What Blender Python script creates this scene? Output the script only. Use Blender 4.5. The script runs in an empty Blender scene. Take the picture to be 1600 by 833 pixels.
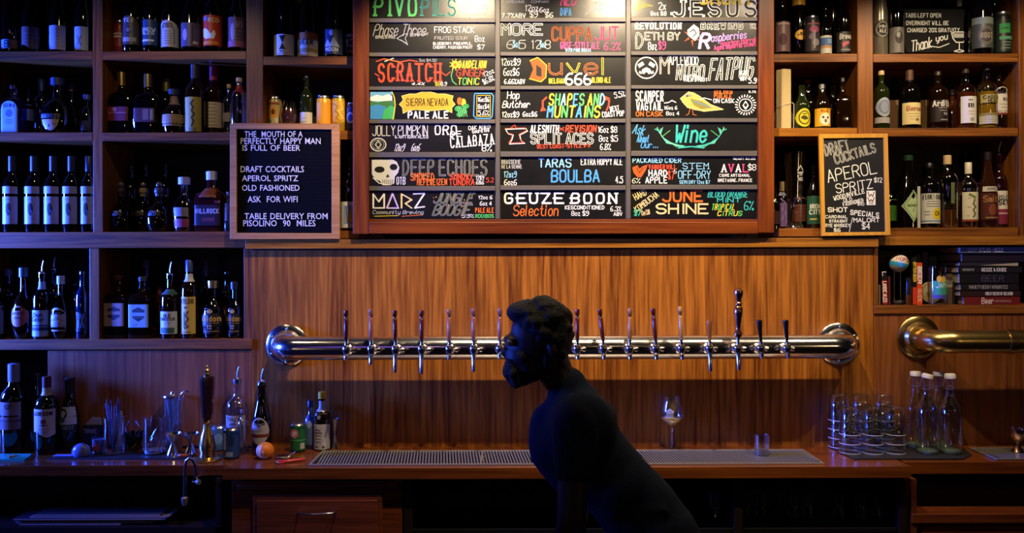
import bpy, math, random
from mathutils import Vector, Matrix
R = random.Random(7)
SC = bpy.context.scene
COL = SC.collection
# ---------------------------------------------------------------- camera
F, CY, CZ, PYH, ROLL = 1250.0, -3.3, 1.678, 410.0, 0.003      # focal length in pixels of a 1600 px wide frame
cam_d = bpy.data.cameras.new('camera'); cam = bpy.data.objects.new('camera', cam_d); COL.objects.link(cam)
cam_d.sensor_width = 36; cam_d.lens = F/1600*36; cam_d.shift_y = -(416.5-PYH)/1600
cam_d.clip_start = 0.05
cam.matrix_world = Matrix.Translation((0, CY, CZ)) @ Matrix.Rotation(math.pi/2, 4, 'X') @ Matrix.Rotation(-ROLL, 4, 'Z')
SC.camera = cam
# ---------------------------------------------------------------- world, exposure
w = bpy.data.worlds.new('room_dark'); SC.world = w; w.use_nodes = True
w.node_tree.nodes['Background'].inputs[0].default_value = (0.35, 0.3, 0.45, 1)
w.node_tree.nodes['Background'].inputs[1].default_value = 0.008
SC.view_settings.view_transform = 'Standard'; SC.view_settings.look = 'None'
SC.view_settings.gamma = 1; SC.view_settings.exposure = 0.0
# ---------------------------------------------------------------- lamps
def lamp(name, typ, loc, energy, color, aim=None, **kw):
    d = bpy.data.lights.new(name, typ); d.energy = energy; d.color = color
    for k, v in kw.items(): setattr(d, k, v)
    o = bpy.data.objects.new(name, d); COL.objects.link(o); o.location = loc
    if aim: o.rotation_euler = (Vector(aim)-Vector(loc)).to_track_quat('-Z', 'Y').to_euler()
    return o
WARM = (1.0, 0.66, 0.34)
for x, e in ((-1.45, 12), (-0.19, 100), (0.52, 124), (1.2, 42), (1.85, 52)):
    lamp('ceiling_spot', 'SPOT', (x, -0.89, 3.0), e, (1.0, 0.78, 0.50), (x*0.98, 0.0, 1.86), spot_size=math.radians(85), spot_blend=0.6, shadow_soft_size=0.022)
# dim warm fill added from the guests' side, with no fixture seen
for x, y, z, e in ((-2.0, -3.1, 1.32, 2.4), (0.9, -3.6, 2.35, 1.6), (-0.9, -3.9, 2.5, 1.6), (2.7, -2.9, 1.95, 7)):
    lamp('warm_fill', 'POINT', (x, y, z), e, WARM, shadow_soft_size=0.05)
# blue neon on the left
lamp('blue_neon', 'AREA', (-4.1, -0.55, 1.75), 260, (0.03, 0.09, 1.0), (-2.1, 0.55, 1.72), shape='RECTANGLE', size=0.3, size_y=0.8, spread=math.radians(70))
lamp('blue_glint_fill', 'POINT', (-2.7, -2.3, 1.05), 1.6, (0.03, 0.09, 1.0), shadow_soft_size=0.09)  # low blue point added for glints on glass and chrome
lamp('violet_fill', 'AREA', (-1.5, -4.6, 2.6), 2.2, (0.30, 0.12, 1.0), (0.2, 0.0, 1.4), shape='RECTANGLE', size=1.4, size_y=0.4)  # soft violet fill added from the room side

# ---------------------------------------------------------------- projection helpers: a pixel onto a real plane
CAMP = Vector((0, CY, CZ))
def ray(px, py):
    dx, dy = px-800, py-PYH
    return Vector(((dx-ROLL*dy)/F, 1.0, -(dy+ROLL*dx)/F))
def at(px, py, Y=0.0):
    d = ray(px, py); return CAMP + d*(Y-CY)
def on(px, py, z):
    d = ray(px, py); return CAMP + d*((z-CZ)/d.z)
def wpx(n, Y=0.0): return n*(Y-CY)/F
# ---------------------------------------------------------------- materials
MC = {}
def s2l(c): return c/12.92 if c <= 0.04045 else ((c+0.055)/1.055)**2.4
def hexc(h): return tuple(s2l(int(h[i:i+2], 16)/255) for i in (0, 2, 4)) + (1,)
def pbr(name, color, rough=0.5, metal=0.0, spec=0.5, bump=0, bscale=60, coat=0, var=0.0, trans=0):
    if name in MC: return MC[name]
    m = bpy.data.materials.new(name); m.use_nodes = True; MC[name] = m
    nt = m.node_tree; b = nt.nodes['Principled BSDF']
    c = hexc(color) if isinstance(color, str) else tuple(color)+(1,)
    b.inputs['Base Color'].default_value = c; b.inputs['Roughness'].default_value = rough
    b.inputs['Metallic'].default_value = metal; b.inputs['Specular IOR Level'].default_value = spec
    b.inputs['Coat Weight'].default_value = coat; b.inputs['Transmission Weight'].default_value = trans
    if bump or var:
        n = nt.nodes.new('ShaderNodeTexNoise'); n.inputs['Scale'].default_value = bscale; n.inputs['Detail'].default_value = 4
        tc = nt.nodes.new('ShaderNodeTexCoord'); nt.links.new(tc.outputs['Object'], n.inputs['Vector'])
        if bump:
            bp = nt.nodes.new('ShaderNodeBump'); bp.inputs['Strength'].default_value = bump; bp.inputs['Distance'].default_value = 0.01
            nt.links.new(n.outputs['Fac'], bp.inputs['Height']); nt.links.new(bp.outputs['Normal'], b.inputs['Normal'])
        if var:
            r = nt.nodes.new('ShaderNodeValToRGB'); nt.links.new(n.outputs['Fac'], r.inputs[0])
            r.color_ramp.elements[0].position = 0.3; r.color_ramp.elements[1].position = 0.7
            r.color_ramp.elements[0].color = tuple(x*(1-var) for x in c[:3])+(1,); r.color_ramp.elements[1].color = tuple(min(1, x*(1+var)) for x in c[:3])+(1,)
            nt.links.new(r.outputs[0], b.inputs['Base Color'])
    return m
def ink(h): return pbr('ink_'+h, h, 0.6, spec=0.3)
def paper(h): return pbr('paper_'+h, h, 0.45, spec=0.4)
def wood(name, dark, light, axis='X', rough=0.42, fine=1.0, coat=0.04):
    if name in MC: return MC[name]
    m = bpy.data.materials.new(name); m.use_nodes = True; MC[name] = m
    nt = m.node_tree; N = nt.nodes.new; L = nt.links.new; b = nt.nodes['Principled BSDF']
    tc = N('ShaderNodeTexCoord'); mp = N('ShaderNodeMapping'); L(tc.outputs['Object'], mp.inputs['Vector'])
    sc = {'X': (0.9, 22, 22), 'Z': (22, 22, 0.9), 'Y': (22, 0.9, 22)}[axis]
    mp.inputs['Scale'].default_value = tuple(s*fine for s in sc)
    n1 = N('ShaderNodeTexNoise'); n1.inputs['Scale'].default_value = 1.0; n1.inputs['Detail'].default_value = 6; n1.inputs['Roughness'].default_value = 0.65; n1.inputs['Distortion'].default_value = 1.2
    L(mp.outputs[0], n1.inputs['Vector'])
    mp2 = N('ShaderNodeMapping'); L(tc.outputs['Object'], mp2.inputs['Vector']); mp2.inputs['Scale'].default_value = tuple(s*fine*5 for s in sc)
    n2 = N('ShaderNodeTexNoise'); n2.inputs['Scale'].default_value = 1.0; n2.inputs['Detail'].default_value = 3; L(mp2.outputs[0], n2.inputs['Vector'])
    mx = N('ShaderNodeMath'); mx.operation = 'MULTIPLY_ADD'; mx.inputs[1].default_value = 0.45; L(n2.outputs['Fac'], mx.inputs[0])
    m2 = N('ShaderNodeMath'); m2.operation = 'MULTIPLY'; m2.inputs[1].default_value = 0.6; L(n1.outputs['Fac'], m2.inputs[0]); L(m2.outputs[0], mx.inputs[2])
    r = N('ShaderNodeValToRGB'); L(mx.outputs[0], r.inputs[0])
    e = r.color_ramp.elements; e[0].position = 0.38; e[0].color = hexc(dark); e[1].position = 0.66; e[1].color = hexc(light)
    L(r.outputs[0], b.inputs['Base Color']); b.inputs['Roughness'].default_value = rough; b.inputs['Coat Weight'].default_value = coat; b.inputs['Coat Roughness'].default_value = 0.25; b.inputs['Specular IOR Level'].default_value = 0.3
    bp = N('ShaderNodeBump'); bp.inputs['Strength'].default_value = 0.12; bp.inputs['Distance'].default_value = 0.002
    L(mx.outputs[0], bp.inputs['Height']); L(bp.outputs[0], b.inputs['Normal'])
    return m
W_SH = wood('walnut_horizontal', '4E280C', '9C5C1E', 'X')
W_SV = wood('walnut_vertical', '4E280C', '9C5C1E', 'Z')
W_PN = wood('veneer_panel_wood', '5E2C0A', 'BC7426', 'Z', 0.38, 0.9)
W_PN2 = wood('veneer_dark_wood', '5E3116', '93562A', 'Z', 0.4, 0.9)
W_LG = wood('ledge_wood', '74400F', 'B67828', 'X', 0.32)
W_FR = wood('cherry_frame_horizontal', '521E06', '8E4612', 'X', 0.42, 0.5, 0.05)
W_FV = wood('cherry_frame_vertical', '521E06', '8E4612', 'Z', 0.42, 0.5, 0.05)
W_CT = wood('counter_mahogany', '50240A', '884614', 'X', 0.2, 0.6, 0.6)
W_CB = wood('cabinet_wood', '4A210D', '783A1A', 'X', 0.35)
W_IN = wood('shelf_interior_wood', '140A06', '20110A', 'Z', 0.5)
W_OAK = wood('oak_frame_wood', 'A8713C', 'CF9A5C', 'X', 0.4)
W_OAK2 = wood('pine_frame_wood', 'C08428', 'E0A544', 'Z', 0.4)
CHROME = pbr('chrome', (0.78, 0.78, 0.80), 0.17, 1.0)
CHROME2 = pbr('brushed_chrome', (0.6, 0.6, 0.62), 0.22, 1.0, bump=0.04, bscale=200)
BRASS = pbr('aged_brass', (0.66, 0.46, 0.16), 0.26, 1.0, bump=0.05, bscale=30)
COPPER = pbr('copper_plate', (0.6, 0.33, 0.22), 0.2, 1.0)
STEEL = pbr('satin_steel', (0.46, 0.43, 0.39), 0.38, 0.75)
GOLD = pbr('gold_foil', (0.6, 0.42, 0.14), 0.3, 1.0)
SILVER = pbr('silver_foil', (0.6, 0.6, 0.62), 0.28, 1.0)
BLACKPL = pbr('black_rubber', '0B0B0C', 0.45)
SLATE = pbr('chalkboard_black', '161617', 0.27, spec=0.6, bump=0.03, bscale=9, var=0.25)
SLATE2 = pbr('board_rail_grey', '5C5652', 0.45, spec=0.5)
def glassdark(h, name): return pbr(name, h, 0.07, spec=0.7, coat=0.3)
G = {'k': glassdark('070504', 'black_glass'), 'b': glassdark('160903', 'brown_glass'), 'g': glassdark('08130A', 'green_glass'),
     'r': glassdark('1E0607', 'red_liquor_glass'), 'a': glassdark('5A2A0A', 'amber_glass'), 'y': glassdark('9A6A18', 'golden_glass'),
     'v': glassdark('1A2208', 'olive_glass'), 's': pbr('painted_silver_glass', '8B8270', 0.25, 0.6), 'u': glassdark('0B1430', 'blue_lit_glass')}  # 'u' has blue reflections put into the glass colour
def clear(name, tint=(0.9, 0.93, 0.92), gl=1.0, base=0.11):
    if name in MC: return MC[name]
    m = bpy.data.materials.new(name); m.use_nodes = True; MC[name] = m
    nt = m.node_tree; nt.nodes.clear(); N = nt.nodes.new; L = nt.links.new
    o = N('ShaderNodeOutputMaterial'); mix = N('ShaderNodeMixShader'); tr = N('ShaderNodeBsdfTransparent'); g = N('ShaderNodeBsdfGlossy')
    tr.inputs[0].default_value = tint+(1,); g.inputs[0].default_value = (gl, gl, gl, 1); g.inputs['Roughness'].default_value = 0.08
    lw = N('ShaderNodeLayerWeight'); lw.inputs[0].default_value = 0.35
    p = N('ShaderNodeMath'); p.operation = 'POWER'; p.inputs[1].default_value = 1.2; L(lw.outputs['Facing'], p.inputs[0])
    a = N('ShaderNodeMath'); a.operation = 'MULTIPLY_ADD'; a.inputs[1].default_value = 0.75; a.inputs[2].default_value = base; L(p.outputs[0], a.inputs[0])
    L(a.outputs[0], mix.inputs[0]); L(tr.outputs[0], mix.inputs[1]); L(g.outputs[0], mix.inputs[2]); L(mix.outputs[0], o.inputs[0])
    return m
G['c'] = clear('clear_glass'); G['cg'] = clear('pale_green_glass', (0.78, 0.9, 0.8)); G['cb'] = clear('blue_tint_glass', (0.6, 0.72, 0.95))
def liquid(name, h): return pbr(name, h, 0.15, spec=0.4, trans=0.35)
# ---------------------------------------------------------------- mesh builder
class M:
    def __init__(s): s.v = []; s.f = []; s.m = []
    def face(s, pts, mi=0):
        n = len(s.v); s.v += [tuple(p) for p in pts]; s.f.append(tuple(range(n, n+len(pts)))); s.m.append(mi)
    def box(s, x0, x1, y0, y1, z0, z1, mi=0, T=None):
        n = len(s.v); P = [(x, y, z) for z in (z0, z1) for y in (y0, y1) for x in (x0, x1)]
        if T: P = [tuple(T(p)) for p in P]
        s.v += P
        for q in ((0, 2, 3, 1), (4, 5, 7, 6), (0, 1, 5, 4), (2, 6, 7, 3), (0, 4, 6, 2), (1, 3, 7, 5)): s.f.append(tuple(n+i for i in q)); s.m.append(mi)
        return s
    def lathe(s, c, prof, n=24, mi=0, sq=0, rot=0, cap=True, T=None):
        base = len(s.v); k = len(prof)
        for (r, z) in prof:
            for i in range(n):
                a = 2*math.pi*i/n+rot; ca, sa = math.cos(a), math.sin(a); q = 1.0
                if sq: q = 1/((abs(ca)**sq+abs(sa)**sq)**(1/sq))
                if sq and r < 0.0: q = 1
                p = Vector((c[0]+r*q*ca, c[1]+r*q*sa, c[2]+z))
                s.v.append(tuple(T(p)) if T else tuple(p))
        for j in range(k-1):
            for i in range(n):
                a, b = base+j*n+i, base+j*n+(i+1) % n
                s.f.append((a, b, b+n, a+n)); s.m.append(mi)
        if cap:
            s.f.append(tuple(base+i for i in reversed(range(n)))); s.m.append(mi)
            s.f.append(tuple(base+(k-1)*n+i for i in range(n))); s.m.append(mi)
        return s
    def tube(s, pts, rad, n=10, mi=0, cap=True, flat=1.0):
        pts = [Vector(p) for p in pts]; k = len(pts)
        rad = [rad]*k if not hasattr(rad, '__len__') else rad
        base = len(s.v); up = None
        for j in range(k):
            t = (pts[min(j+1, k-1)]-pts[max(j-1, 0)]).normalized()
            if up is None:
                up = Vector((0, 0, 1)) if abs(t.z) < 0.9 else Vector((0, 1, 0))
            u = (up-t*up.dot(t)).normalized(); w_ = t.cross(u); up = u
            for i in range(n):
                a = 2*math.pi*i/n; s.v.append(tuple(pts[j]+(u*math.cos(a)+w_*math.sin(a)*flat)*rad[j]))
        for j in range(k-1):
            for i in range(n):
                a, b = base+j*n+i, base+j*n+(i+1) % n
                s.f.append((a, b, b+n, a+n)); s.m.append(mi)
        if cap:
            s.f.append(tuple(base+i for i in reversed(range(n)))); s.m.append(mi)
            s.f.append(tuple(base+(k-1)*n+i for i in range(n))); s.m.append(mi)
        return s
    def ball(s, c, r, n=16, mi=0, sc=(1, 1, 1)):
        c = Vector(c); k = n//2; base = len(s.v)
        for j in range(1, k):
            t = math.pi*j/k
            for i in range(n):
                a = 2*math.pi*i/n
                s.v.append((c.x+r*sc[0]*math.sin(t)*math.cos(a), c.y+r*sc[1]*math.sin(t)*math.sin(a), c.z+r*sc[2]*math.cos(t)))
        top = len(s.v); s.v.append((c.x, c.y, c.z+r*sc[2])); s.v.append((c.x, c.y, c.z-r*sc[2]))
        for i in range(n):
            s.f.append((top, base+i, base+(i+1) % n)); s.m.append(mi)
            s.f.append((top+1, base+(k-2)*n+(i+1) % n, base+(k-2)*n+i)); s.m.append(mi)
        for j in range(k-2):
            for i in range(n):
                a, b = base+j*n+i, base+j*n+(i+1) % n
                s.f.append((a, a+n, b+n, b)); s.m.append(mi)
        return s
    def build(s, name, mats, parent=None, smooth=False, bevel=0, origin=None):
        me = bpy.data.meshes.new(name)
        o3 = Vector(origin) if origin is not None else (root_loc(parent) if parent else Vector((0, 0, 0)))
        me.from_pydata([(x-o3.x, y-o3.y, z-o3.z) for x, y, z in s.v], [], s.f); me.update()
        mats = mats if isinstance(mats, (list, tuple)) else [mats]
        for m in mats: me.materials.append(m)
        if len(mats) > 1: me.polygons.foreach_set('material_index', s.m)
        if smooth:
            me.polygons.foreach_set('use_smooth', [True]*len(me.polygons))
            me.set_sharp_from_angle(angle=math.radians(40))
        o = bpy.data.objects.new(name, me); COL.objects.link(o)
        if parent: o.parent = parent
        elif origin is not None: o.location = o3
        if bevel:
            b = o.modifiers.new('bevel', 'BEVEL'); b.width = bevel; b.segments = 2; b.limit_method = 'ANGLE'
        return o
def root_loc(o):
    p = Vector((0, 0, 0))
    while o: p = p + o.location; o = o.parent
    return p
def thing(name, label, cat, loc=(0, 0, 0), group=None):
    o = bpy.data.objects.new(name, None); COL.objects.link(o); o.location = loc; o.empty_display_size = 0.05
    return tag(o, label, cat, group)
def tag(o, label, cat, group=None):
    o['label'] = label; o['category'] = cat
    if group: o['group'] = group
    return o
def struct(o): o['kind'] = 'structure'; return o
# ---------------------------------------------------------------- stroke lettering
UP = dict(A='002640|1232', B='00063645443303|33424130 00', C='4536160501103041', D='00062644422000', E='40000646|0333', F='000646|0333',
 G='45361605011030414323', H='0006|4046|0343', I='2026', J='4641301001', K='0006|460340', L='060040', M='0006234640', N='00064046',
 O='100105163645413010', P='00063645443303', Q='100105163645413010|2240', R='00063645443303|2340', S='453616050413334241301001',
 T='0646|2026', U='060110304146', V='062046', W='0610233046', X='0046|0640', Y='062346|2320', Z='06460040')
UP.update({'0': '100105163645413010', '1': '152620', '2': '0516364544 0040', '3': '051636454433|334241301001', '4': '30360242', '5': '460604344341300001',
 '6': '46260401103041423303', '7': '064610', '8': '130405163645443313020110304142 33', '9': '0020424536160504134 4', '$': '453616050413334241301001|2027',
 '%': '0046|1516060515|3141403031', '&': '400516250110 42', '.': '2021', ',': '2110', '-': '1333', '/': '0046', '!': '2021|2326', "'": '2526', ':': '2122|2425', '+': '1333|2224'})
LO = dict(a='3632|3526160503122233', b='0802|0312223335261605', c='3526160503122233', d='3832|3526160503122233', e='043435261605031222 33',
 f='372817 12|0626', g='3631201001|3526160503122233', h='0802|0516263532', i='1612|1718', j='1611 00|1718', k='0802|360432', l='1812', m='0206|05162522|25364542',
 n='0206|0516263532', o='120305162635332212', p='0006|0516263533221203', q='3630|3526160503122233', r='0206|051626 35', s='3526160514243322 1203', t='1813 2232|0626',
 u='0603122233|3632', v='062236', w='0612243246', x='0632|0236', y='0603122233|36312010', z='06360232')
ROUND = set('BCDGJOPQRSU0235689&$') | set(LO)
def gl(ch):
    if ch in LO: s, off = LO[ch], -2
    elif ch.upper() in UP: s, off = UP[ch.upper()], 0
    else: return [], 2.2
    out = []; mx = 0
    for st in s.split('|'):
        st = st.replace(' ', ''); p = [(int(st[i]), int(st[i+1])+off) for i in range(0, len(st)-1, 2)]
        mx = max(mx, max(q[0] for q in p)); out.append(p)
    if ch in ROUND: out = [chai(p) for p in out]
    if ch in "I1.,'!:il": out = [[(x-1, y) for x, y in p] for p in out]; mx = 1 if ch not in '1' else 1.4
    return out, mx
def chai(p):
    if len(p) < 3: return p
    q = [p[0]]
    for a, b in zip(p, p[1:]):
        q += [(a[0]*.75+b[0]*.25, a[1]*.75+b[1]*.25), (a[0]*.25+b[0]*.75, a[1]*.25+b[1]*.75)]
    q.append(p[-1]); return q
def strokes(text, x0, y0, x1, y1, slant=0, rot=0, jit=0.0, gap=1.5):
    """polylines (y down) of a text stretched into a box"""
    cur = 0; gs = []
    for ch in text:
        if ch == ' ': cur += 2.4; continue
        g, wd = gl(ch); jy = R.uniform(-jit, jit)
        gs.append((ch, [[(cur+px_, py_+jy) for px_, py_ in p] for p in g])); cur += wd+gap
    tot = max(cur-gap, 1); sx = (x1-x0)/tot; low = any(c in 'gjpqy' for c in text); hi = 6.0; lo_ = -2.0 if low else 0.0
    sy = (y1-y0)/(hi-lo_); cx, cy = (x0+x1)/2, (y0+y1)/2; ca, sa = math.cos(math.radians(rot)), math.sin(math.radians(rot)); res = []
    for ch, ps in gs:
        o = []
        for p in ps:
            l = []
            for a, b in p:
                X = x0+a*sx*(1-abs(slant)*(y1-y0)/max(x1-x0, 1e-6))+slant*(b-lo_)*sy; Y = y1-(b-lo_)*sy
                dx, dy = X-cx, Y-cy; l.append((cx+dx*ca+dy*sa, cy-dx*sa+dy*ca))
            o.append(l)
        res.append((ch, o))
    return res
def clipu(pts, u, sg):
    out = []
    for a, b in zip(pts, pts[1:]+pts[:1]):
        ia, ib = (a[0]-u)*sg >= 0, (b[0]-u)*sg >= 0
        if ia: out.append(a)
        if ia != ib: t = (u-a[0])/(b[0]-a[0]); out.append((u, a[1]+(b[1]-a[1])*t))
    return out
class Print:
    """flat print on a surface: mapper(u, v, layer) gives the point; layers sit a fraction of a millimetre apart"""
    def __init__(s, mapper): s.mp = mapper; s.M = M(); s.cols = []; s.ly = 1
    def ci(s, h):
        if h not in s.cols: s.cols.append(h)
        return s.cols.index(h)
    strip = 0
    def poly(s, pts, h, ly=None):
        ly = s.ly if ly is None else ly
        if s.strip:
            us = [p[0] for p in pts]; a0, a1 = min(us), max(us); n = int((a1-a0)*s.strip)+1
            if n > 1:
                for i in range(n):
                    q = clipu(clipu(pts, a0+(a1-a0)*i/n, 1), a0+(a1-a0)*(i+1)/n, -1)
                    if len(q) > 2: s.poly_(q, h, ly)
                return
        s.poly_(pts, h, ly)
    def poly_(s, pts, h, ly):
        ar = sum(a[0]*b[1]-b[0]*a[1] for a, b in zip(pts, pts[1:]+pts[:1]))
        if ar > 0: pts = pts[::-1]
        s.M.face([s.mp(u, v, ly) for u, v in pts], s.ci(h))
    def rect(s, x0, y0, x1, y1, h, ly=None, n=1):
        for i in range(n):
            a, b = x0+(x1-x0)*i/n, x0+(x1-x0)*(i+1)/n; s.poly([(a, y0), (b, y0), (b, y1), (a, y1)], h, ly)
    def ell(s, cx, cy, rx, ry, h, ly=None, n=20): s.poly([(cx+rx*math.cos(6.2832*i/n), cy+ry*math.sin(6.2832*i/n)) for i in range(n)], h, ly)
    def ring(s, cx, cy, rx, ry, h, wd, a0=0, a1=360, ly=None, n=20):
        s.line([(cx+rx*math.cos(math.radians(a0+(a1-a0)*i/n)), cy+ry*math.sin(math.radians(a0+(a1-a0)*i/n))) for i in range(n+1)], h, wd, ly)
    cnt = 0
    def line(s, pts, h, wd, ly=None, ax=1.0):
        ly0 = s.ly if ly is None else ly
        for (a, b) in zip(pts, pts[1:]):
            s.cnt += 1; ly = ly0+(s.cnt % 10)*.08
            dx, dy = (b[0]-a[0])*ax, b[1]-a[1]; L = math.hypot(dx, dy)
            if L < 1e-9: continue
            dx /= L; dy /= L; e = wd*0.35; nx, ny = -dy*wd/2, dx*wd/2
            a2 = (a[0]-dx*e/ax, a[1]-dy*e); b2 = (b[0]+dx*e/ax, b[1]+dy*e)
            s.poly([(a2[0]+nx/ax, a2[1]+ny), (b2[0]+nx/ax, b2[1]+ny), (b2[0]-nx/ax, b2[1]-ny), (a2[0]-nx/ax, a2[1]-ny)], h, ly)
    def text(s, t, x0, y0, x1, y1, h='E8E8E4', wd=1.0, slant=0, rot=0, out=None, serif=0, jit=0.0, gap=1.5, ax=1.0):
        """out=(core colour): draws outlined letters; h may be a list of colours used in turn"""
        hs = h if isinstance(h, (list, tuple)) else [h]; k = 0
        n_ = max(1, len(t.replace(' ', ''))); X_ = abs(x1-x0)*ax; Wn = sum(gl(c)[1] if c != ' ' else 2.4 for c in t)
        wd = min(wd, .30*abs(y1-y0)*(1.3 if out else 1), .42*X_/n_); m_ = (wd+serif*1.2)*1.15+.02*X_/n_
        if X_ > n_*m_*1.05: gap = min(3.5, max(1.3, m_*Wn/(X_-(n_-1)*m_)))
        for ch, ps in strokes(t, x0, y0, x1, y1, slant, rot, jit, gap):
            c = hs[k % len(hs)]; k += 1
            for p in ps:
                s.line(p, c, wd*(1.0 if out else .8), s.ly, ax)
                if serif:
                    for e in (p[0], p[-1]):
                        if len(p) < 20: s.line([(e[0]-serif/ax, e[1]), (e[0]+serif/ax, e[1])], c, wd*0.7, s.ly, ax)
                if out: s.line(p, out, wd*0.5, s.ly+1, ax)
    def build(s, name, parent, mat=ink):
        if not s.M.f: return None
        return s.M.build(name, [mat(h) for h in s.cols], parent)
# ================================================================ SETTING
def slab(m, px0, px1, py0, py1, Y0, Y1, mi=0):
    mx, my = (px0+px1)/2, (py0+py1)/2
    x0, x1 = at(px0, my, Y0).x, at(px1, my, Y0).x; z1, z0 = at(mx, py0, Y0).z, at(mx, py1, Y0).z
    m.box(x0, x1, Y0, Y1, z0, z1, mi); return (x0, x1, z0, z1)
ZC = 0.92          # counter top height
struct(M().box(-6, 6, 0.33, 0.43, 0, 3.3).build('wall_back', pbr('dark_wall_paint', '241A1C', 0.8)))
struct(M().box(-6, 6, -6.5, 0.43, -0.1, 0).build('floor', pbr('dark_rubber_floor', '141112', 0.6, bump=0.1, bscale=40)))
struct(M().box(-6, 6, -6.5, 0.43, 3.3, 3.4).build('ceiling', pbr('dark_ceiling_paint', '161214', 0.9)))
struct(M().box(-6, 6, -6.6, -6.5, 0, 3.3).build('wall_front', pbr('dark_wall_paint', '241A1C', 0.8)))
# the built-in shelving: one thing, its boards are parts
SH = thing('back_bar_shelving', 'large built-in walnut back-bar wall unit with bottle shelves and veneer panels', 'shelving', (0, 0.30, 0))
def bpart(name, px0, px1, py0, py1, Y0, Y1, mat, bev=0.0015):
    m = M(); r = slab(m, px0, px1, py0, py1, Y0, Y1); m.build(name, mat, SH, bevel=bev); return r
DP = 0.28
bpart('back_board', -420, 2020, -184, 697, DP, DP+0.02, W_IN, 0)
SZ = {}; SB = {}
def shelf(key, px0, px1, py0, py1, Y0=0.0, mat=None):
    r = bpart('shelf', px0, px1, py0, py1, Y0, DP-0.001, mat or W_SH); SZ[key] = r[3]; SB[key] = r[2]; return r
# uprights
bpart('upright', -64, -48, -190, 363, 0.001, DP-0.002, W_SV)  # unseen upright set close in to shade the bays from blue light
bpart('upright', 145, 160, -190, 363, 0.001, DP-0.002, W_SV)
bpart('upright', 385, 411, -190, 372, 0.0, DP-0.002, W_SV)
bpart('upright', 600, 616, -190, 372, 0.06, DP-0.002, W_SV)
bpart('upright', 1150, 1166, -190, 372, 0.06, DP-0.002, W_SV)
bpart('upright', 1340, 1364, -190, 370, 0.0, DP-0.002, W_SV)
bpart('upright', 1592, 1616, -190, 370, 0.001, DP-0.002, W_SV)
bpart('upright', -64, -48, 388, 531, 0.001, DP-0.002, W_SV)  # unseen upright added to keep blue light off the back board
bpart('upright', -64, -48, 547, 690, 0.001, DP-0.002, W_SV)  # unseen upright added to block blue light from the counter niche
bpart('upright', 140, 155, 388, 531, 0.001, DP-0.002, W_SV)
bpart('upright', 381, 393, 388, 531, 0.001, DP-0.002, W_SV)
bpart('upright', 1365, 1372, 383, 477, 0.001, DP-0.002, W_SV)
bpart('upright', 1642, 1658, 383, 697, 0.001, DP-0.002, W_SV)
# shelves (key, px0, px1, top, bottom)
shelf('L0', -400, 384.5, -95, -83, 0.002); shelf('M0', 411.5, 1339.5, -93, -81, 0.002); shelf('R0', 1364.5, 1591, -93, -81, 0.002)
shelf('L1', -47.5, 144.5, 80, 93); shelf('L1b', 160.5, 384.5, 80, 93); shelf('M1', 411.5, 599.5, 88, 101, -0.004)
shelf('R1', 1166.5, 1339.5, 84, 97); shelf('R1b', 1364.5, 1591, 84, 97)
shelf('L2', -47.5, 144.5, 207, 220); shelf('L2b', 160.5, 384.5, 207, 220); shelf('M2', 411.5, 599.5, 204, 218)
shelf('R2', 1166.5, 1339.5, 200, 213, -0.005, W_LG); shelf('R2b', 1364.5, 1591, 200, 213)
shelf('L3', -400, 382.5, 363, 388, -0.005); SZ['L3b'] = SZ['L3']
shelf('M3', 411.5, 599.5, 361, 372.6); shelf('R3', 1217, 1339.5, 357, 369.8); shelf('R3b', 1364.5, 1591, 356, 369)
bpart('beam', 1373, 1660, 369.2, 383, -0.006, DP-0.003, W_LG)
LEDGE = bpart('ledge', 383, 1373, 373, 387.5, -0.024, DP-0.003, W_LG)
shelf('L4', -400, 393, 531, 547, -0.006)
shelf('R4', 1366, 1641, 477, 490, -0.005)
# veneer panels
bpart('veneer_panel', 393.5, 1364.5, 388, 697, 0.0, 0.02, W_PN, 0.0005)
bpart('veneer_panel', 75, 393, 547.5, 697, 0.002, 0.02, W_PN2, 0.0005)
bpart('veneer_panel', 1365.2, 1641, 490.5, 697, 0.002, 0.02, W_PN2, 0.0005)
bpart('ledge_shadow_strip', 393.5, 1364.5, 387.6, 390, -0.004, 0.0, W_IN, 0)  # dark strip standing in for the ledge's shadow on the panel

# counters
def counter(name, label, px0, px1, pyf, th, mat, chamfer=0):
    Yf = on((px0+px1)/2, pyf, ZC).y; X0, X1 = on(px0, pyf, ZC).x, on(px1, pyf, ZC).x
    z0 = ZC-wpx(th, Yf); m = M(); c = chamfer
    top = [(X0+c, -0.001), (X1-c, -0.001), (X1, Yf+c*0.6), (X1, Yf), (X0, Yf), (X0, Yf+c*0.6)]
    m.face([(x, y, ZC) for x, y in reversed(top)]); m.face([(x, y, z0) for x, y in top])
    for a, b in zip(top, top[1:]+top[:1]): m.face([(a[0], a[1], z0), (a[0], a[1], ZC), (b[0], b[1], ZC), (b[0], b[1], z0)][::-1])
    o = m.build(name, mat, origin=((X0+X1)/2, Yf/2, ZC), bevel=0.003); return o, Yf
MC_X0, MC_X1 = 350, 1427
cm, YF = counter('counter_top', 'middle mahogany counter slab holding the long steel drip tray', MC_X0, MC_X1, 731, 17, W_CT, 0.01)
tag(cm, 'middle mahogany counter slab holding the long steel drip tray', 'counter')
YL = on(100, 726, ZC).y
xl = on(MC_X0, 731, ZC).x; xr = on(MC_X1, 729, ZC).x
o = M().box(-4.5, xl-0.002, YL, -0.001, ZC-0.045, ZC-0.004).build('counter_top', W_CT, origin=(-2, YL/2, ZC), bevel=0.003)
tag(o, 'left mahogany counter slab under the bar tools and cutting board', 'counter')
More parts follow.
